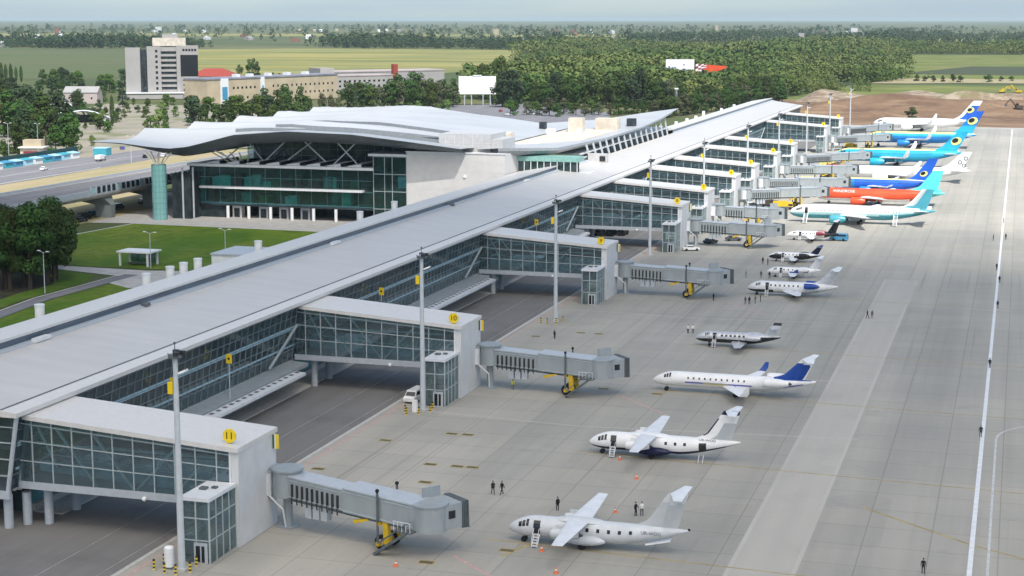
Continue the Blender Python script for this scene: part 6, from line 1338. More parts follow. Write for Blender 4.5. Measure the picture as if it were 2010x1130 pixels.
TREES = [('grove', -242.3, 361.1, 14.6, 'd', 0.8), ('grove', -244.9, 362.5, 14.4, 'd', 0.8), ('grove', -210.7, 333.3, 18.4, 'd', 0.8), ('grove', -229.2, 341.0, 16.8, 'd', 0.8), ('grove', -243.3, 360.6, 15.0, 'd', 0.8), ('grove', -209.8, 332.1, 18.5, 'd', 0.8), ('grove', -229.6, 359.7, 15.3, 'd', 0.8), ('grove', -217.2, 334.7, 18.9, 'd', 0.8), ('grove', -231.5, 365.3, 14.1, 'd', 0.8), ('grove', -222.7, 344.6, 16.4, 'd', 0.8), ('grove', -238.5, 363.1, 13.4, 'd', 0.8), ('grove', -218.3, 343.8, 16.9, 'd', 0.8), ('grove', -216.9, 342.9, 19.4, 'd', 0.8), ('grove', -219.7, 345.4, 17.4, 'd', 0.8), ('grove', -226.0, 347.6, 17.0, 'd', 0.8), ('grove', -220.2, 329.8, 15.2, 'd', 0.8), ('grove', -229.6, 336.3, 16.6, 'd', 0.8), ('grove', -225.9, 345.5, 16.9, 'd', 0.8), ('grove', -226.1, 360.6, 15.2, 'd', 0.8), ('grove', -226.8, 336.8, 16.6, 'd', 0.8), ('grove', -221.2, 355.0, 15.2, 'd', 0.8), ('grove', -212.0, 336.6, 18.1, 'd', 0.8), ('grove', -211.0, 331.3, 19.2, 'd', 0.8), ('grove', -211.6, 324.9, 19.4, 'd', 0.8), ('grove', -213.9, 320.5, 19.3, 'd', 0.8), ('mid', -437.2, 678.0, 16.3, 'd', 1.0), ('mid', -479.1, 778.9, 15.4, 'b', 1.0), ('mid', -435.6, 699.3, 15.8, 'b', 1.0), ('mid', -468.2, 715.6, 14.1, 'd', 1.0), ('mid', -404.8, 656.9, 19.9, 'd', 1.0), ('mid', -490.0, 739.4, 25.3, 'd', 1.0), ('mid', -419.9, 654.0, 18.8, 'd', 1.0), ('mid', -490.8, 757.6, 19.6, 'b', 1.0), ('mid', -419.3, 651.5, 15.8, 'b', 1.0), ('mid', -501.5, 758.6, 23.8, 'b', 1.0), ('mid', -500.9, 773.1, 26.5, 'b', 1.0), ('mid', -507.9, 778.6, 15.5, 'b', 1.0), ('mid', -482.0, 768.4, 15.0, 'b', 1.0), ('mid', -420.5, 646.1, 13.6, 'd', 1.0), ('mid', -453.5, 728.8, 24.9, 'b', 1.0), ('mid', -470.7, 723.3, 14.2, 'b', 1.0), ('mid', -428.9, 659.1, 21.1, 'b', 1.0), ('mid', -493.1, 745.0, 17.1, 'b', 1.0), ('mid', -400.6, 651.7, 10.8, 'd', 1.0), ('mid', -407.1, 649.8, 14.1, 'd', 1.0), ('mid', -419.4, 655.0, 11.4, 'd', 1.0), ('mid', -439.4, 680.1, 21.2, 'd', 1.0), ('mid', -441.3, 696.0, 25.7, 'd', 1.0), ('mid', -429.2, 652.0, 14.8, 'd', 1.0), ('mid', -406.1, 608.4, 10.6, 'd', 1.0), ('mid', -481.9, 769.2, 8.0, 'm', 1.0), ('mid', -471.2, 772.4, 9.0, 'm', 1.0), ('poplar', -487.9, 837.8, 17.1, 'c', 0.42), ('willow', -437.7, 799.2, 13.2, 'l', 1.25), ('willow', -509.3, 913.4, 7.7, 'm', 1.0), ('willow', -420.5, 702.3, 5.5, 'l', 1.2), ('bushes', -488.4, 810.0, 3.9, 'd', 1.3), ('bushes', -482.0, 812.0, 4.4, 'd', 1.3), ('hotel', -548.1, 960.3, 6.5, 'm', 1.2), ('hotel', -592.9, 1047.6, 5.3, 'm', 1.2), ('hotel', -550.6, 991.2, 8.3, 'm', 1.2), ('hotel', -539.4, 994.6, 6.7, 'm', 1.2), ('hotel', -496.7, 928.5, 7.2, 'm', 1.2), ('row', -463.0, 883.2, 16.2, 'd', 1.15), ('row', -446.0, 855.7, 17.8, 'b', 1.15), ('row', -439.7, 854.2, 12.5, 'd', 1.15), ('row', -447.4, 874.6, 16.2, 'm', 1.15), ('row', -445.4, 883.2, 11.6, 'd', 1.15), ('row', -431.6, 863.7, 13.7, 'd', 1.15), ('row', -438.2, 885.2, 13.8, 'd', 1.15), ('row', -420.4, 860.0, 18.4, 'm', 1.15), ('row', -421.6, 869.0, 12.2, 'm', 1.15), ('row', -418.8, 873.7, 14.8, 'b', 1.15), ('row', -410.8, 864.6, 18.6, 'm', 1.15), ('row', -423.8, 906.3, 15.9, 'b', 1.15), ('row', -403.2, 869.3, 12.3, 'm', 1.15), ('row', -413.4, 901.7, 11.0, 'b', 1.15), ('row', -395.0, 869.9, 18.1, 'd', 1.15), ('row', -398.2, 889.8, 13.3, 'm', 1.15), ('row', -405.4, 910.4, 10.3, 'd', 1.15), ('row', -486.3, 931.8, 10.0, 'd', 1.0), ('row', -462.5, 936.2, 13.8, 'd', 1.0), ('row', -464.7, 951.1, 11.3, 'd', 1.0), ('row', -429.3, 912.7, 20.0, 'd', 1.0), ('row', -428.7, 940.4, 21.5, 'd', 1.0), ('row', -425.3, 955.5, 19.4, 'd', 1.0), ('row', -421.7, 914.1, 18.9, 'd', 1.0), ('row', -416.7, 947.6, 13.6, 'd', 1.0), ('row', -402.1, 878.2, 11.0, 'l', 1.2), ('row', -410.6, 954.5, 15.6, 'w', 0.8), ('row', -405.2, 956.1, 14.3, 'w', 0.8), ('row', -400.7, 957.5, 12.5, 'w', 0.8), ('row2', -422.8, 1026.0, 19.8, 'd', 1.15), ('row2', -435.0, 1065.7, 15.0, 'd', 1.15), ('row2', -423.0, 1048.6, 18.8, 'm', 1.15), ('row2', -413.0, 1037.0, 19.0, 'd', 1.15), ('row2', -407.0, 1028.3, 16.8, 'm', 1.15), ('row2', -404.5, 1035.0, 16.6, 'w', 1.15), ('row2', -402.6, 1046.4, 17.2, 'd', 1.15), ('row2', -398.0, 1040.8, 21.5, 'd', 1.15), ('row2', -395.5, 1049.6, 19.2, 'w', 1.15), ('row2', -394.4, 1061.3, 14.9, 'd', 1.15), ('row2', -383.6, 1043.3, 20.2, 'd', 1.15), ('row2', -377.2, 1038.3, 16.3, 'd', 1.15), ('row2', -377.0, 1049.4, 21.2, 'w', 1.15), ('row2', -365.3, 1028.9, 20.1, 'm', 1.15), ('row2', -366.8, 1048.4, 20.4, 'w', 1.15), ('row2', -372.2, 1078.9, 16.6, 'd', 1.15), ('row2', -370.9, 1087.7, 14.8, 'w', 1.15), ('row', -423.7, 918.4, 8.5, 'l', 1.0), ('row', -417.7, 895.5, 7.9, 'd', 1.0), ('row', -382.2, 856.3, 4.8, 'm', 1.0), ('row', -381.5, 890.0, 7.6, 'd', 1.0), ('row', -409.1, 950.4, 7.7, 'm', 1.0), ('row', -402.1, 888.9, 8.1, 'l', 1.0), ('row', -394.3, 860.7, 8.0, 'm', 1.0), ('row', -420.7, 921.5, 7.9, 'm', 1.0), ('row', -422.6, 893.3, 8.4, 'm', 1.0), ('row', -440.1, 904.1, 5.6, 'l', 1.0), ('row', -460.8, 949.0, 8.9, 'm', 1.0), ('row', -427.2, 888.1, 6.0, 'l', 1.0), ('row', -461.8, 946.6, 4.7, 'd', 1.0), ('row', -368.4, 856.7, 6.6, 'l', 1.0), ('row', -464.5, 937.1, 6.8, 'l', 1.0), ('row', -417.2, 901.5, 7.9, 'd', 1.0), ('row', -469.3, 916.1, 4.9, 'l', 1.0), ('row', -468.3, 895.9, 7.5, 'd', 1.0), ('row', -401.3, 849.9, 4.0, 'l', 1.0), ('row', -434.0, 863.6, 4.2, 'm', 1.0), ('row', -462.3, 933.7, 8.7, 'd', 1.0), ('row', -410.4, 887.4, 7.5, 'm', 1.0), ('row2', -357.4, 987.5, 7.3, 'd', 1.0), ('row2', -363.9, 1013.0, 5.3, 'd', 1.0), ('row2', -404.8, 1066.8, 7.5, 'l', 1.0), ('row2', -431.0, 1065.4, 7.7, 'l', 1.0), ('row2', -392.1, 1058.7, 6.5, 'm', 1.0), ('row2', -397.0, 1041.2, 6.2, 'd', 1.0), ('row2', -382.5, 1061.4, 5.2, 'm', 1.0), ('row2', -406.8, 1014.3, 5.8, 'd', 1.0), ('row2', -383.4, 1038.3, 5.7, 'd', 1.0), ('row2', -344.9, 986.2, 6.1, 'm', 1.0), ('row2', -406.6, 1024.4, 5.2, 'm', 1.0), ('row2', -361.3, 991.2, 9.2, 'l', 1.0), ('row2', -367.2, 1051.5, 9.1, 'd', 1.0), ('row2', -401.8, 1019.6, 6.2, 'd', 1.0), ('row2', -354.4, 1028.1, 8.8, 'l', 1.0), ('row2', -426.6, 1057.3, 9.6, 'l', 1.0), ('row2', -367.2, 1015.1, 6.2, 'd', 1.0), ('row2', -368.8, 983.8, 5.3, 'd', 1.0), ('row2', -415.8, 1023.0, 8.4, 'd', 1.0), ('row2', -408.9, 1005.3, 8.6, 'l', 1.0), ('plaza', -461.6, 851.9, 6.3, 'd', 1.3), ('plaza', -446.9, 822.5, 4.2, 'd', 1.3), ('plaza', -563.7, 951.7, 9.2, 'd', 1.3), ('plaza', -564.4, 1051.8, 6.1, 'm', 1.3), ('plaza', -491.5, 831.6, 7.7, 'l', 1.3), ('plaza', -540.2, 920.2, 6.4, 'd', 1.3), ('plaza', -530.8, 889.8, 7.9, 'd', 1.3), ('plaza', -521.0, 956.1, 8.6, 'l', 1.3), ('plaza', -508.8, 914.0, 5.4, 'm', 1.3), ('plaza', -521.9, 910.1, 6.0, 'l', 1.3), ('plaza', -431.6, 796.2, 5.1, 'm', 1.3), ('plaza', -542.8, 964.4, 5.0, 'd', 1.3), ('plaza', -500.9, 864.7, 7.0, 'm', 1.3), ('plaza', -463.3, 790.2, 6.5, 'm', 1.3), ('plaza', -443.8, 796.3, 6.7, 'l', 1.3), ('plaza', -489.1, 900.7, 7.4, 'd', 1.3), ('plaza', -528.4, 867.6, 5.0, 'm', 1.3), ('plaza', -478.1, 808.4, 7.4, 'd', 1.3), ('plaza', -471.2, 804.0, 6.7, 'd', 1.3), ('plaza', -556.5, 1027.8, 9.8, 'm', 1.3), ('plaza', -462.8, 835.6, 7.0, 'm', 1.3), ('plaza', -510.8, 866.1, 7.6, 'l', 1.3), ('leftline', -519.1, 874.4, 7.7, 'd', 1.2), ('leftline', -534.1, 822.6, 10.6, 'd', 1.2), ('leftline', -756.7, 1322.4, 16.7, 'b', 1.2), ('leftline', -526.7, 872.4, 12.1, 'd', 1.2), ('leftline', -639.9, 1084.1, 12.5, 'm', 1.2), ('leftline', -573.3, 904.1, 12.0, 'd', 1.2), ('leftline', -810.6, 1217.0, 12.0, 'd', 1.2), ('leftline', -543.8, 857.6, 9.0, 'b', 1.2), ('leftline', -778.3, 1263.8, 11.3, 'd', 1.2), ('leftline', -519.4, 816.9, 6.3, 'd', 1.2), ('leftline', -738.4, 1122.0, 16.5, 'b', 1.2), ('leftline', -817.9, 1320.1, 17.8, 'b', 1.2), ('leftline', -726.8, 1232.8, 14.9, 'm', 1.2), ('leftline', -853.6, 1346.0, 14.7, 'd', 1.2), ('leftline', -504.1, 845.3, 7.7, 'm', 1.2), ('leftline', -615.7, 966.4, 13.9, 'd', 1.2), ('leftline', -511.8, 822.3, 7.3, 'd', 1.2), ('leftline', -591.7, 972.3, 12.6, 'd', 1.2), ('leftline', -693.7, 1038.4, 12.8, 'd', 1.2), ('leftline', -629.5, 958.1, 10.5, 'd', 1.2), ('leftline', -606.4, 949.3, 12.4, 'd', 1.2), ('leftline', -509.0, 880.6, 8.3, 'b', 1.2), ('leftline', -633.4, 995.0, 10.3, 'd', 1.2), ('leftline', -706.6, 1210.6, 16.5, 'm', 1.2), ('leftline', -627.7, 946.5, 14.3, 'd', 1.2), ('leftline', -598.7, 912.3, 10.7, 'd', 1.2), ('leftline', -528.7, 831.3, 11.3, 'd', 1.2), ('leftline', -608.9, 998.8, 12.2, 'b', 1.2), ('leftline', -544.8, 849.9, 7.8, 'b', 1.2), ('leftline', -710.3, 1141.3, 16.2, 'd', 1.2), ('leftline', -677.2, 1056.3, 10.8, 'd', 1.2), ('leftline', -515.1, 844.2, 6.8, 'b', 1.2), ('leftline', -804.9, 1285.8, 17.3, 'm', 1.2), ('leftline', -789.4, 1184.0, 16.4, 'd', 1.2), ('leftline', -543.4, 835.2, 12.7, 'd', 1.2), ('leftline', -893.5, 1336.4, 15.4, 'b', 1.2), ('leftline', -802.7, 1301.3, 16.3, 'b', 1.2), ('leftline', -616.7, 1016.0, 12.9, 'd', 1.2), ('leftline', -690.3, 1039.9, 15.0, 'd', 1.2), ('leftline', -586.3, 1021.3, 12.7, 'b', 1.2), ('leftline', -635.5, 967.2, 11.8, 'd', 1.2), ('leftline', -871.4, 1302.1, 15.3, 'b', 1.2), ('leftline', -706.3, 1126.2, 16.6, 'b', 1.2), ('leftline', -709.4, 1083.5, 10.3, 'm', 1.2), ('leftline', -742.0, 1222.3, 18.3, 'm', 1.2), ('leftline', -816.8, 1336.2, 12.6, 'd', 1.2), ('grove', -213.6, 325.6, 18.6, 'd', 1.0), ('grove', -209.5, 321.8, 19.7, 'd', 1.0), ('grove', -216.1, 319.6, 18.8, 'd', 1.0), ('grove', -212.4, 326.5, 18.5, 'd', 1.0), ('grove', -215.5, 321.1, 19.6, 'd', 1.0), ('grove', -222.5, 327.7, 17.7, 'd', 1.0), ('grove', -215.8, 330.2, 18.3, 'd', 1.0), ('grove', -210.6, 330.2, 18.4, 'd', 1.0), ('grove', -217.7, 319.3, 18.8, 'd', 1.0), ('grove', -215.4, 330.6, 17.6, 'd', 1.0), ('conifer', -391.1, 960.4, 21.2, 'n', 0.5), ('row2', -406.2, 1104.0, 24.7, 'd', 1.0), ('row2', -401.1, 1105.5, 23.7, 'd', 1.0), ('row2', -416.4, 1100.9, 23.0, 'd', 1.0), ('row2', -394.3, 1107.6, 19.4, 'd', 1.0), ('row2', -385.7, 1110.2, 18.7, 'd', 1.0), ('row2', -378.9, 1112.2, 19.4, 'd', 1.0), ('farleft', -929.4, 1394.7, 18.3, 'c', 0.6), ('farleft', -925.2, 1395.9, 16.8, 'c', 0.6), ('farleft', -920.6, 1397.4, 17.3, 'c', 0.6), ('farleft', -915.9, 1398.8, 14.4, 'c', 0.6), ('farleft', -911.3, 1400.2, 15.4, 'c', 0.6), ('leftline', -732.4, 1184.7, 11.4, 'b', 1.1), ('leftline', -708.1, 1229.7, 9.4, 'b', 1.1), ('leftline', -751.9, 1280.3, 9.9, 'd', 1.1), ('leftline', -776.6, 1259.5, 6.6, 'd', 1.1), ('leftline', -690.8, 1142.4, 13.5, 'b', 1.1), ('leftline', -741.4, 1276.3, 8.4, 'd', 1.1), ('leftline', -710.0, 1204.0, 10.4, 'b', 1.1), ('leftline', -771.3, 1275.4, 9.3, 'b', 1.1), ('leftline', -772.3, 1251.7, 10.8, 'b', 1.1), ('leftline', -803.5, 1258.6, 7.8, 'b', 1.1), ('leftline', -683.9, 1159.3, 13.2, 'b', 1.1), ('leftline', -715.9, 1234.0, 6.8, 'd', 1.1), ('leftline', -728.0, 1240.5, 9.6, 'd', 1.1), ('leftline', -726.0, 1223.8, 8.2, 'd', 1.1), ('leftline', -719.4, 1192.6, 8.2, 'b', 1.1), ('leftline', -761.1, 1195.3, 10.0, 'd', 1.1), ('field', -761.8, 1561.6, 14.4, 'd', 0.8), ('field', -751.9, 1564.6, 20.0, 'd', 0.8), ('field', -747.9, 1565.8, 20.6, 'd', 0.8), ('field', -744.5, 1566.8, 17.5, 'd', 0.8), ('field', -729.6, 1571.3, 6.2, 'd', 1.5), ('field', -709.7, 1577.3, 4.6, 'd', 1.5), ('field', -723.1, 1573.3, 5.2, 'd', 1.5), ('bb', -380.6, 1232.2, 33.3, 'm', 0.7), ('bb', -384.3, 1231.1, 31.0, 'm', 0.7), ('bb', -393.7, 1228.2, 27.1, 'm', 0.7), ('bb', -396.6, 1227.3, 25.6, 'm', 0.7), ('wood', -338.4, 1096.9, 24.8, 'b', 1.0), ('wood', -344.9, 1130.6, 21.8, 'b', 1.0), ('wood', -328.9, 1091.0, 27.3, 'b', 1.0), ('wood', -337.5, 1139.5, 16.6, 'b', 1.0), ('wood', -339.8, 1162.0, 21.6, 'd', 1.0), ('wood', -312.5, 1088.0, 18.3, 'd', 1.0), ('wood', -311.4, 1103.5, 17.3, 'd', 1.0), ('wood', -318.8, 1146.2, 20.6, 'd', 1.0), ('wood', -306.0, 1117.2, 24.3, 'b', 1.0), ('wood', -296.5, 1099.1, 22.0, 'd', 1.0), ('wood', -297.7, 1118.0, 21.0, 'd', 1.0), ('wood', -291.6, 1106.8, 19.4, 'd', 1.0), ('wood', -298.3, 1154.5, 21.2, 'd', 1.0), ('wood', -300.9, 1183.0, 24.5, 'd', 1.0), ('wood', -280.3, 1118.3, 24.6, 'd', 1.0), ('wood', -289.7, 1185.7, 18.5, 'd', 1.0), ('wood', -268.7, 1110.3, 22.2, 'd', 1.0), ('wood', -283.7, 1192.9, 19.8, 'd', 1.0), ('wood', -269.7, 1155.0, 24.8, 'd', 1.0), ('wood', -257.5, 1128.8, 20.6, 'd', 1.0), ('wood', -251.7, 1114.7, 24.0, 'b', 1.0), ('wood', -249.2, 1123.4, 26.5, 'b', 1.0), ('wood', -250.2, 1152.2, 22.4, 'd', 1.0), ('wood', -238.0, 1128.9, 19.8, 'd', 1.0), ('wood', -234.6, 1133.2, 18.5, 'b', 1.0), ('scrub', -304.2, 1003.5, 10.2, 'm', 1.3), ('scrub', -306.0, 1020.0, 8.0, 'd', 1.3), ('scrub', -296.0, 1011.1, 8.9, 'w', 1.3), ('scrub', -292.6, 1016.3, 8.7, 'm', 1.3), ('scrub', -286.4, 1007.1, 7.4, 'm', 1.3), ('scrub', -279.4, 1004.3, 12.0, 'w', 1.3), ('scrub', -272.2, 997.6, 9.2, 'd', 1.3), ('scrub', -275.8, 1025.7, 10.7, 'w', 1.3), ('scrub', -272.0, 1028.9, 7.4, 'm', 1.3), ('scrub', -265.2, 1015.5, 8.5, 'm', 1.3), ('scrub', -257.3, 1006.8, 8.5, 'w', 1.3), ('scrub', -257.9, 1026.6, 9.7, 'm', 1.3), ('scrub', -252.5, 1023.1, 8.8, 'w', 1.3), ('scrub', -244.1, 1018.6, 8.4, 'w', 1.3), ('scrub', -240.0, 1023.7, 10.9, 'd', 1.3), ('scrub', -237.6, 1035.8, 7.6, 'd', 1.3), ('scrub', -232.9, 1036.5, 8.8, 'd', 1.3), ('scrub', -227.2, 1033.5, 8.6, 'd', 1.3), ('scrub', -221.2, 1026.3, 10.0, 'd', 1.3), ('scrub', -218.4, 1034.7, 6.5, 'd', 1.3), ('scrub', -210.3, 1023.3, 12.3, 'd', 1.3), ('scrub', -210.7, 1040.3, 11.1, 'd', 1.3), ('wood', -293.3, 1183.1, 14.4, 'd', 1.1), ('wood', -284.0, 1164.3, 11.0, 'd', 1.1), ('wood', -274.6, 1144.0, 18.7, 'w', 1.1), ('wood', -280.8, 1196.1, 13.6, 'd', 1.1), ('wood', -269.1, 1169.4, 18.4, 'd', 1.1), ('wood', -266.0, 1178.0, 17.1, 'w', 1.1), ('wood', -259.7, 1174.4, 15.5, 'w', 1.1), ('wood', -251.3, 1155.6, 19.0, 'd', 1.1), ('wood', -244.6, 1150.3, 15.2, 'd', 1.1), ('wood', -252.7, 1216.6, 13.2, 'w', 1.1), ('wood', -231.1, 1136.4, 19.7, 'w', 1.1), ('wood', -232.6, 1158.2, 16.1, 'w', 1.1), ('wood', -232.1, 1184.6, 15.4, 'd', 1.1), ('wood', -232.1, 1213.7, 13.8, 'w', 1.1), ('wood', -216.5, 1164.1, 12.1, 'w', 1.1), ('wood', -217.8, 1195.4, 13.8, 'd', 1.1), ('wood', -210.0, 1174.5, 15.1, 'd', 1.1), ('wood', -204.7, 1171.8, 12.8, 'd', 1.1), ('wood', -197.0, 1170.5, 14.5, 'd', 1.1), ('wood', -202.4, 1234.9, 13.8, 'w', 1.1), ('wood', -187.9, 1162.9, 12.4, 'd', 1.1), ('wood', -189.0, 1200.5, 12.0, 'w', 1.1), ('wood', -176.2, 1158.6, 13.6, 'd', 1.1), ('wood', -179.8, 1217.1, 12.1, 'd', 1.1), ('wood', -171.7, 1202.8, 11.5, 'w', 1.1), ('wood', -170.9, 1219.6, 15.2, 'd', 1.1), ('wood', -216.7, 1230.0, 18.1, 'm', 1.1), ('wood', -213.7, 1241.2, 19.3, 'd', 1.1), ('wood', -216.4, 1286.8, 13.7, 'm', 1.1), ('wood', -208.4, 1269.0, 15.6, 'm', 1.1), ('wood', -204.2, 1274.5, 17.5, 'm', 1.1), ('wood', -198.6, 1270.9, 14.6, 'm', 1.1), ('wood', -195.6, 1284.0, 19.0, 'm', 1.1), ('wood', -187.3, 1262.2, 17.3, 'd', 1.1), ('wood', -188.7, 1306.5, 17.3, 'd', 1.1), ('wood', -186.6, 1327.6, 15.8, 'm', 1.1), ('wood', -183.0, 1339.2, 17.2, 'm', 1.1), ('wood', -181.4, 1366.4, 14.3, 'm', 1.1), ('wood', -173.5, 1346.2, 14.9, 'm', 1.1), ('scrub', -210.9, 992.6, 11.7, 'w', 1.25), ('scrub', -208.3, 1001.0, 15.9, 'd', 1.25), ('scrub', -206.1, 1009.3, 12.1, 'd', 1.25), ('scrub', -204.9, 1017.4, 13.9, 'd', 1.25), ('scrub', -203.6, 1025.6, 12.9, 'w', 1.25), ('scrub', -200.7, 1034.5, 15.0, 'w', 1.25), ('scrub', -199.5, 1043.0, 12.1, 'd', 1.25), ('scrub', -198.2, 1051.6, 13.8, 'd', 1.25), ('scrub', -196.4, 1060.4, 16.6, 'd', 1.25), ('scrub', -194.2, 1069.5, 13.4, 'w', 1.25), ('scrub', -191.1, 1079.1, 12.0, 'd', 1.25), ('scrub', -189.6, 1088.3, 12.2, 'w', 1.25), ('scrub', -187.0, 1097.9, 11.8, 'd', 1.25), ('scrub', -185.3, 1107.4, 14.2, 'd', 1.25), ('scrub', -183.3, 1117.1, 15.7, 'd', 1.25), ('scrub', -181.9, 1126.8, 15.6, 'd', 1.25), ('scrub', -178.2, 1137.4, 16.6, 'w', 1.25), ('scrub', -176.8, 1147.3, 16.7, 'd', 1.25), ('scrub', -173.6, 1158.0, 13.3, 'd', 1.25), ('scrub', -172.8, 1168.2, 14.5, 'd', 1.25), ('scrub', -170.2, 1179.0, 17.9, 'd', 1.25), ('scrub', -167.3, 1190.1, 14.3, 'd', 1.25), ('scrub', -164.2, 1201.4, 16.8, 'd', 1.25), ('scrub', -163.6, 1212.1, 15.7, 'w', 1.25), ('dirtbush', -60.9, 1021.9, 8.4, 'd', 1.7), ('hedge', -96.0, 1667.1, 7.3, 'd', 1.6), ('hedge', -88.6, 1664.4, 5.7, 'd', 1.6), ('hedge', -80.0, 1653.0, 6.7, 'd', 1.6), ('hedge', -71.8, 1659.4, 6.3, 'd', 1.6), ('hedge', -62.8, 1671.1, 7.7, 'd', 1.6), ('hedge', -54.9, 1648.1, 7.0, 'd', 1.6), ('hedge', -29.6, 1659.0, 8.0, 'd', 1.6), ('hedge', -18.3, 1686.6, 5.5, 'd', 1.6), ('hedge', -9.0, 1698.5, 5.3, 'd', 1.6)]
# ------------------------------------------------------------------ trees
def leaf_quads(pos, nrm, size, rs):
    n = len(pos); a = np.cross(nrm, rs.normal(size=(n, 3))); a /= np.linalg.norm(a, axis=1)[:, None]+1e-9
    b = np.cross(nrm, a); s = size*(rs.uniform(.6, 1.25, n))[:, None]
    v = np.stack([pos-a*s-b*s*.7, pos+a*s-b*s*.7, pos+a*s+b*s*.7, pos-a*s+b*s*.7], 1).reshape(-1, 3)
    return v
def crown_points(kind, n, rs):
    """points in a crown of unit height, with outward directions"""
    if kind == 'column':
        t = rs.uniform(0, 1, n); r = .19*np.sin(np.pi*np.clip(t*.92+.06, 0, 1))**.6*rs.uniform(.55, 1.05, n); q = rs.uniform(0, 2*np.pi, n)
        p = np.stack([r*np.cos(q), r*np.sin(q), .06+.94*t], 1); d = np.stack([np.cos(q), np.sin(q), .4+0*q], 1); return p, d
    if kind == 'conifer':
        t = rs.uniform(0, 1, n)**1.3; lay = .8+.2*np.sin(t*38); r = .26*(1-t)*lay*rs.uniform(.4, 1.05, n)+.01; q = rs.uniform(0, 2*np.pi, n)
        p = np.stack([r*np.cos(q), r*np.sin(q), .06+.94*t], 1); d = np.stack([np.cos(q), np.sin(q), .3+0*q], 1); return p, d
    lo = .24 if kind == 'round' else .10
    nl = rs.randint(16, 24); cs = []
    for k in range(nl):
        q = rs.uniform(0, 2*np.pi); zz = rs.uniform(lo, .86); rr_ = (.24 if zz < .7 else .13)*rs.uniform(.3, 1.05)
        cs.append((rr_*math.cos(q), rr_*math.sin(q), zz, rs.uniform(.065, .135)))
    cs.append((0, 0, .86, .13)); cs.append((0, 0, .6, .2)); cs = np.array(cs)
    w_ = cs[:, 3]**2; k = rs.choice(len(cs), n, p=w_/w_.sum()); d = rs.normal(size=(n, 3)); d /= np.linalg.norm(d, axis=1)[:, None]
    rad = cs[k, 3]*rs.uniform(.55, 1.08, n)**.6; p = cs[k, :3]+d*rad[:, None]*np.array([1, 1, .85]); return p, d
def np_obj(name, v, m, parent=None):
    me = bpy.data.meshes.new(name); n = len(v)//4
    me.from_pydata(v.astype(float), [], np.arange(n*4).reshape(n, 4)); me.materials.append(M[m])
    o = bpy.data.objects.new(name, me); COL.objects.link(o)
    if parent: o.parent = parent
    return o
def tree_proto(kind, m, seed, n, size):
    rs = np.random.RandomState(seed); p, d = crown_points(kind, n, rs); nr = d+rs.normal(size=d.shape)*.36+np.array([0, 0, .55]); nr /= np.linalg.norm(nr, axis=1)[:, None]
    t = thing('tree', '', 'tree', (0, 0, -900)); np_obj('crown', leaf_quads(p, nr, size, rs), m, t)
    b = MB(); b.tube((0, 0, -.02), (.01, 0, .40), .026, .016, 7); b.tube((.01, 0, .40), (0, .01, .80), .016, .006, 6)
    for k in range(5):
        q = k*1.3+seed; z = .28+.09*k; b.tube((0, 0, z), (.17*math.cos(q), .17*math.sin(q), z+.18), .010, .003, 5)
    b.build('trunk', 'bark', t); return t
KIND = dict(d=('round', 'leaf_dark'), b=('round', 'leaf_blue'), m=('round', 'leaf_mid'), l=('round', 'leaf_light'), w=('round', 'leaf_brown'), c=('column', 'leaf_dark'), n=('conifer', 'leaf_blue'))
PROTO = {}
def proto(k, near=False):
    key = (k, near)
    if key not in PROTO:
        kd, m = KIND[k]; kd = 'full' if kd == 'round' and not near else kd; PROTO[key] = [tree_proto(kd, m, 11*j+ord(k)+(50 if near else 0), 3400 if near else 1100, .016 if near else .026) for j in range(3 if k in 'dmb' else 2)]
    return PROTO[key]
GRP = dict(grove='trees of the grove at the left edge', mid='trees beyond the highway stalls at left', row='trees in the row behind the wave roof', row2='trees in the row left of the blank billboard', farleft='slim trees at the upper left edge', leftline='trees along the field left of the tower', wood='trees along the near edge of the wood', scrub='lower trees between leaf roof and wood', bb='tall trees beside the blank billboard', hotel='trees at the foot of the tower block', hedge='bushes along the track beyond bare ground', field='trees standing at the edge of the crop field', bushes='bushes in front of the arched pavilion', plaza='low trees scattered on the pale plaza', willow='leafy trees beside the plaza')
ADJ = dict(d='dark green leafy', b='dark bluish green', m='mid green leafy', l='pale yellowish green', w='brownish green airy', c='slim columnar dark', n='pointed dark conifer')
ONE = dict(poplar='tall narrow dark poplar standing alone beside the arched pavilion', conifer='pointed dark conifer rising in the row behind the wave roof', dirtbush='single dark round tree standing on the bare earth')
used = set()
for g, x, y, h, k, wd in TREES:
    near = g == 'grove'; pr = rnd.choice(proto(k, near))
    lab = ONE.get(g) or ADJ[k]+' tree among the '+GRP[g].replace('trees ', '', 1).replace('of the ', '', 1) if g not in ONE else ONE[g]
    lab = ONE[g] if g in ONE else '%s tree, one of the %s' % (ADJ[k], GRP[g])
    f = rnd.uniform(.92, 1.08); s = (h*wd*f, h*wd*rnd.uniform(.9, 1.1), h)
    if pr.name not in used and pr['label'] == '':
        t = pr; used.add(pr.name); t.location = (x, y, -.35); t.rotation_euler = (0, 0, rnd.uniform(0, 6.2)); t.scale = s; t['label'] = lab
        if g not in ONE: t['group'] = GRP[g]+' '+ADJ[k].split()[0]
    else:
        t = dup(pr, (x, y, -.35), rnd.uniform(0, 6.2), lab, None, s)
        if 'group' in t: del t['group']
        if g not in ONE: t['group'] = GRP[g]+' '+ADJ[k].split()[0]
for lst in PROTO.values():
    for pr in lst:
        if pr['label'] == '':
            for c in list(pr.children): bpy.data.objects.remove(c)
            bpy.data.objects.remove(pr)
def inside(px, py, poly):
    r_ = np.zeros(len(px), bool); n = len(poly); j = n-1
    for i in range(n):
        xi, yi = poly[i]; xj, yj = poly[j]
        c = ((yi > py) != (yj > py)) & (px < (xj-xi)*(py-yi)/(yj-yi+1e-12)+xi); r_ ^= c; j = i
    return r_
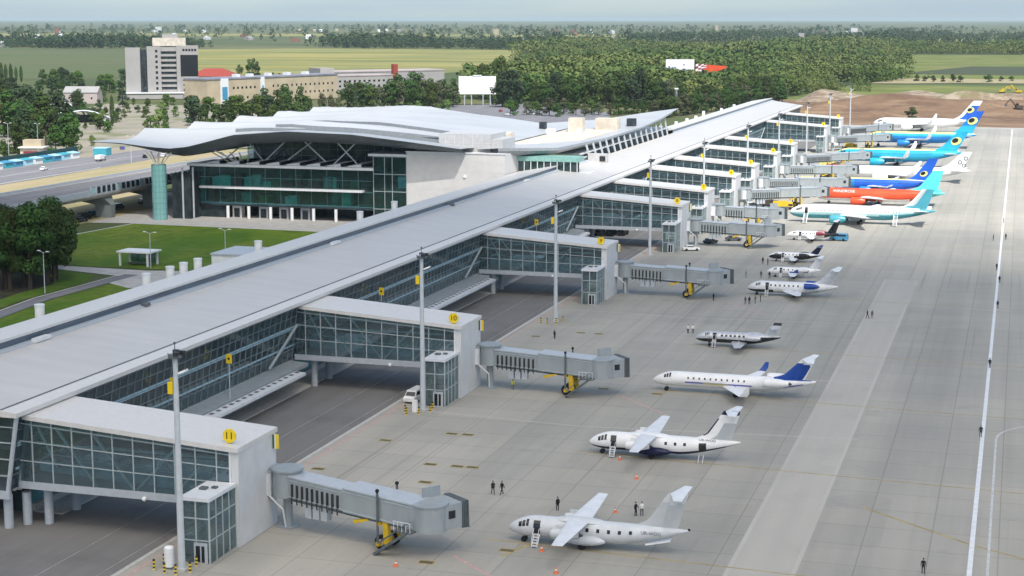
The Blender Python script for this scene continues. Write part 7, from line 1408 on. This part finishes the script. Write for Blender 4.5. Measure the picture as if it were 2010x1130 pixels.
def woodland(name, label, poly, n, hr, per, size, m, seed, wide=1., clear=None, grow=0):
    rs = np.random.RandomState(seed); P = np.array(poly); x0, y0 = P.min(0); x1, y1 = P.max(0)
    xs = rs.uniform(x0, x1, n*4); ys = rs.uniform(y0, y1, n*4)
    if grow: ys = y0+(y1-y0)*rs.uniform(0, 1, n*4)**grow
    k = inside(xs+34*np.sin(ys*.021)+18*np.sin(ys*.057+xs*.01), ys+26*np.sin(xs*.019), poly)
    if clear: 
        for c in clear: k &= ~inside(xs, ys, c)
    xs, ys = xs[k][:n], ys[k][:n]; V = []
    pts = [crown_points('full', per, np.random.RandomState(seed+q)) for q in range(6)]
    for x, y in zip(xs, ys):
        h = rs.uniform(*hr)*(1+.25*math.sin(x*.013)+.2*math.sin(y*.017+x*.004)); p, d = pts[rs.randint(6)]; q = rs.uniform(0, 6.28); c, s = math.cos(q), math.sin(q); w_ = h*wide*rs.uniform(.9, 1.25)
        rot = lambda a: np.stack([a[:, 0]*c-a[:, 1]*s, a[:, 0]*s+a[:, 1]*c, a[:, 2]], 1)
        pp = rot(p)*np.array([w_, w_, h])+np.array([x, y, -.4]); dd = rot(d)+rs.normal(size=d.shape)*.24+np.array([0, 0, .55]); dd /= np.linalg.norm(dd, axis=1)[:, None]
        V.append(leaf_quads(pp, dd, h*size, rs))
    o = np_obj(name, np.concatenate(V), m); o['kind'] = 'stuff'; tag(o, label, 'wood'); return o
M['forest'] = layered('forest', (.05, .095, .022), [((1, 1, 1), .045, .4, .62, (.11, .165, .036), .85), ((1, 1, 1), .007, .45, .58, (.17, .19, .055), .7), ((1, 1, .3), .30, .5, .7, (.022, .04, .014), .6)], .8)
M['forest_far'] = layered('forest_far', (.028, .058, .026), [((1, 1, 1), .02, .4, .62, (.055, .085, .03), .8)], .8)
FOREST = [(-380, 1150), (-215, 1225), (-175, 1330), (-150, 1560), (-120, 1640), (-160, 2000), (-230, 2900), (600, 2950), (600, 3400), (-300, 3700), (-1010, 3300), (-850, 3000), (-560, 1950), (-480, 1500), (-390, 1300)]
woodland('wood', 'broad green wood filling the middle distance right of the crop field', [p for p in FOREST], 5200, (14, 20), 64, .064, 'forest', 2, 1.6, grow=1.0)
woodland('wood', 'denser front part of the green wood behind the billboards', [(-370, 1150), (-205, 1225), (-168, 1330), (-146, 1560), (-118, 1640), (-150, 1900), (-520, 1900), (-470, 1480), (-390, 1300)], 2100, (13, 19), 130, .046, 'forest', 3, 1.5)
woodland('tree_belt', 'dark tree belt beyond the left field', [(-2100, 3000), (-1560, 2990), (-1600, 3200), (-2200, 3300)], 420, (18, 26), 50, .07, 'forest_far', 4, 1.2)
woodland('tree_belt', 'dark tree belt beyond the crop field', [(-1400, 3200), (-905, 3100), (-870, 3500), (-1500, 3600)], 520, (16, 26), 50, .07, 'forest_far', 5, 1.2)
woodland('tree_belt', 'hazy patchwork of trees in the far distance', [(-5200, 4600), (-900, 3900), (900, 4200), (1500, 9000), (-6000, 12000)], 1700, (14, 26), 26, .10, 'forest_far', 6, 1.6, grow=1.5)
woodland('tree_belt', 'trees along the far left edge of the fields', [(-2700, 2900), (-2150, 2700), (-2150, 3500), (-3200, 4200)], 380, (14, 24), 40, .08, 'forest_far', 8, 1.4)
woodland('tree_belt', 'long far dark wood line at the right', [(-900, 3650), (1100, 3350), (1800, 5600), (-1300, 6200)], 3000, (14, 22), 30, .095, 'forest_far', 9, 1.4)
sheet('wood_floor', [(-370, 1150), (-205, 1225), (-168, 1330), (-148, 1560), (-125, 1640), (-165, 2000), (-240, 2900), (600, 2960), (600, 3400), (-300, 3700), (-1010, 3300), (-850, 3000), (-560, 1950), (-480, 1500), (-390, 1300)], -.15, 'wood_soil')
# far fields and far town
sheet('pale_field', [(-3800, 5200), (-700, 5400), (-900, 6200), (-4200, 6000)], -.1, 'field_crop')
sheet('pale_field', [(-900, 4600), (1400, 4500), (1600, 5200), (-900, 5250)], -.1, 'field_crop')
M['town_wall'] = mat('town_wall', (.55, .55, .56), .8)
for i in range(70):
    x, y = (rnd.uniform(-2600, -1950), rnd.uniform(2950, 3500)) if i < 14 else (rnd.uniform(-3600, -300), rnd.uniform(4000, 7800))
    tall = i % 9 == 0
    h_ = MB(); sx, sy, hh = rnd.uniform(10, 26), rnd.uniform(10, 18), (rnd.uniform(22, 34) if tall else rnd.uniform(6, 11))
    h_.prism([(-sx/2, 0), (sx/2, 0), (sx/2, hh), (0, hh+(3 if not tall else .5)), (-sx/2, hh)], -sy/2, sy/2, 'y')
    o = h_.build('distant_house', rnd.choice(['town_wall', 'white_paint', 'grey_wall', 'cream_wall']) if i % 5 else 'brick_roof'); o.location = (x, y, -.3); o.rotation_euler = (0, 0, rnd.uniform(0, 3))
    near = i < 14
    tag(o, 'tiny pale house at the far left, before the tree belt' if near else ('tiny tall block on the hazy plain near the horizon' if tall else 'tiny low house scattered on the hazy plain near the horizon'), 'house', 'houses far left' if near else ('distant tall blocks' if tall else 'distant houses on the plain'))

# ------------------------------------------------------------------ cloud over the near apron and haze
def cloud():
    m, nt, b = _nt('cloud_body'); nt.nodes.remove(b); out = [n for n in nt.nodes if n.type == 'OUTPUT_MATERIAL'][0]
    tl = N(nt, 'ShaderNodeBsdfTranslucent'); tl.inputs[0].default_value = (1, .93, .85, 1)
    tr = N(nt, 'ShaderNodeBsdfTransparent'); v = mapped(nt)
    f = noise(nt, v, .006, 4, .55, .36, .62)
    tc = N(nt, 'ShaderNodeTexCoord'); sx = N(nt, 'ShaderNodeSeparateXYZ'); L(nt, tc.outputs['Object'], sx.inputs[0])
    e = N(nt, 'ShaderNodeMapRange'); e.inputs[1].default_value = CLY-70; e.inputs[2].default_value = CLY+70; e.inputs[3].default_value = 1.5; e.inputs[4].default_value = 0
    L(nt, sx.outputs[1], e.inputs[0]); k = N(nt, 'ShaderNodeMath', operation='MULTIPLY', use_clamp=True); L(nt, e.outputs[0], k.inputs[0])
    a = N(nt, 'ShaderNodeMath', operation='ADD'); L(nt, mult(nt, f, .45), a.inputs[0]); a.inputs[1].default_value = .62; L(nt, a.outputs[0], k.inputs[1]); k2 = N(nt, 'ShaderNodeMath', operation='MULTIPLY'); L(nt, k.outputs[0], k2.inputs[0]); k2.inputs[1].default_value = .72
    mx = N(nt, 'ShaderNodeMixShader'); L(nt, k2.outputs[0], mx.inputs[0]); L(nt, tr.outputs[0], mx.inputs[1]); L(nt, tl.outputs[0], mx.inputs[2]); L(nt, mx.outputs[0], out.inputs[0])
    M['cloud_body'] = m
    cz = 620.; off = sd*(cz/sd.z); x0, x1, y0, y1 = -1200, 1000, -1100, 560
    rs = np.random.RandomState(9); nx, ny = 60, 60; mb = MB(); top = []
    for sgn in (1, -1):
        for j in range(ny+1):
            for i in range(nx+1):
                u, v_ = i/nx, j/ny; e_ = min(1, 9*min(u, 1-u, v_, 1-v_)); t_ = 26*math.sqrt(max(0, e_))*(1+.35*math.sin(9*u+4*v_)*math.cos(7*v_-3*u))
                mb.v.append((x0+(x1-x0)*u+off.x+12*math.sin(9*v_), y0+(y1-y0)*v_+off.y+12*math.sin(8*u), cz+sgn*t_*(.8 if sgn > 0 else .25)))
    st = (nx+1)*(ny+1)
    for s_ in (0, 1):
        for j in range(ny):
            for i in range(nx):
                q = [s_*st+j*(nx+1)+i, s_*st+j*(nx+1)+i+1, s_*st+(j+1)*(nx+1)+i+1, s_*st+(j+1)*(nx+1)+i]; mb.f.append(tuple(q if s_ == 0 else q[::-1])); mb.m.append(0)
    o = mb.build('cloud', 'cloud_body', smooth=True); o['kind'] = 'stuff'; tag(o, 'soft pale cloud above the near apron', 'cloud')
    return off
CZ = 620.; CLY = 425+(sd*(CZ/sd.z)).y
if USE_CLOUD: cloud()
if HAZE > 0:
    h_ = MB(); h_.box(-24000, -700, -8, 24000, 38000, 74); hm = bpy.data.materials.new('haze_air'); hm.use_nodes = True; nt = hm.node_tree
    nt.nodes.remove(nt.nodes['Principled BSDF']); pv = nt.nodes.new('ShaderNodeVolumePrincipled'); pv.inputs['Color'].default_value = (.78, .90, 1, 1); pv.inputs['Density'].default_value = HAZE; pv.inputs['Anisotropy'].default_value = .2
    nt.links.new(pv.outputs[0], [n for n in nt.nodes if n.type == 'OUTPUT_MATERIAL'][0].inputs['Volume']); M['haze_air'] = hm
    o = h_.build('haze', 'haze_air'); o['kind'] = 'stuff'; tag(o, 'thin blue haze in the distance', 'haze')
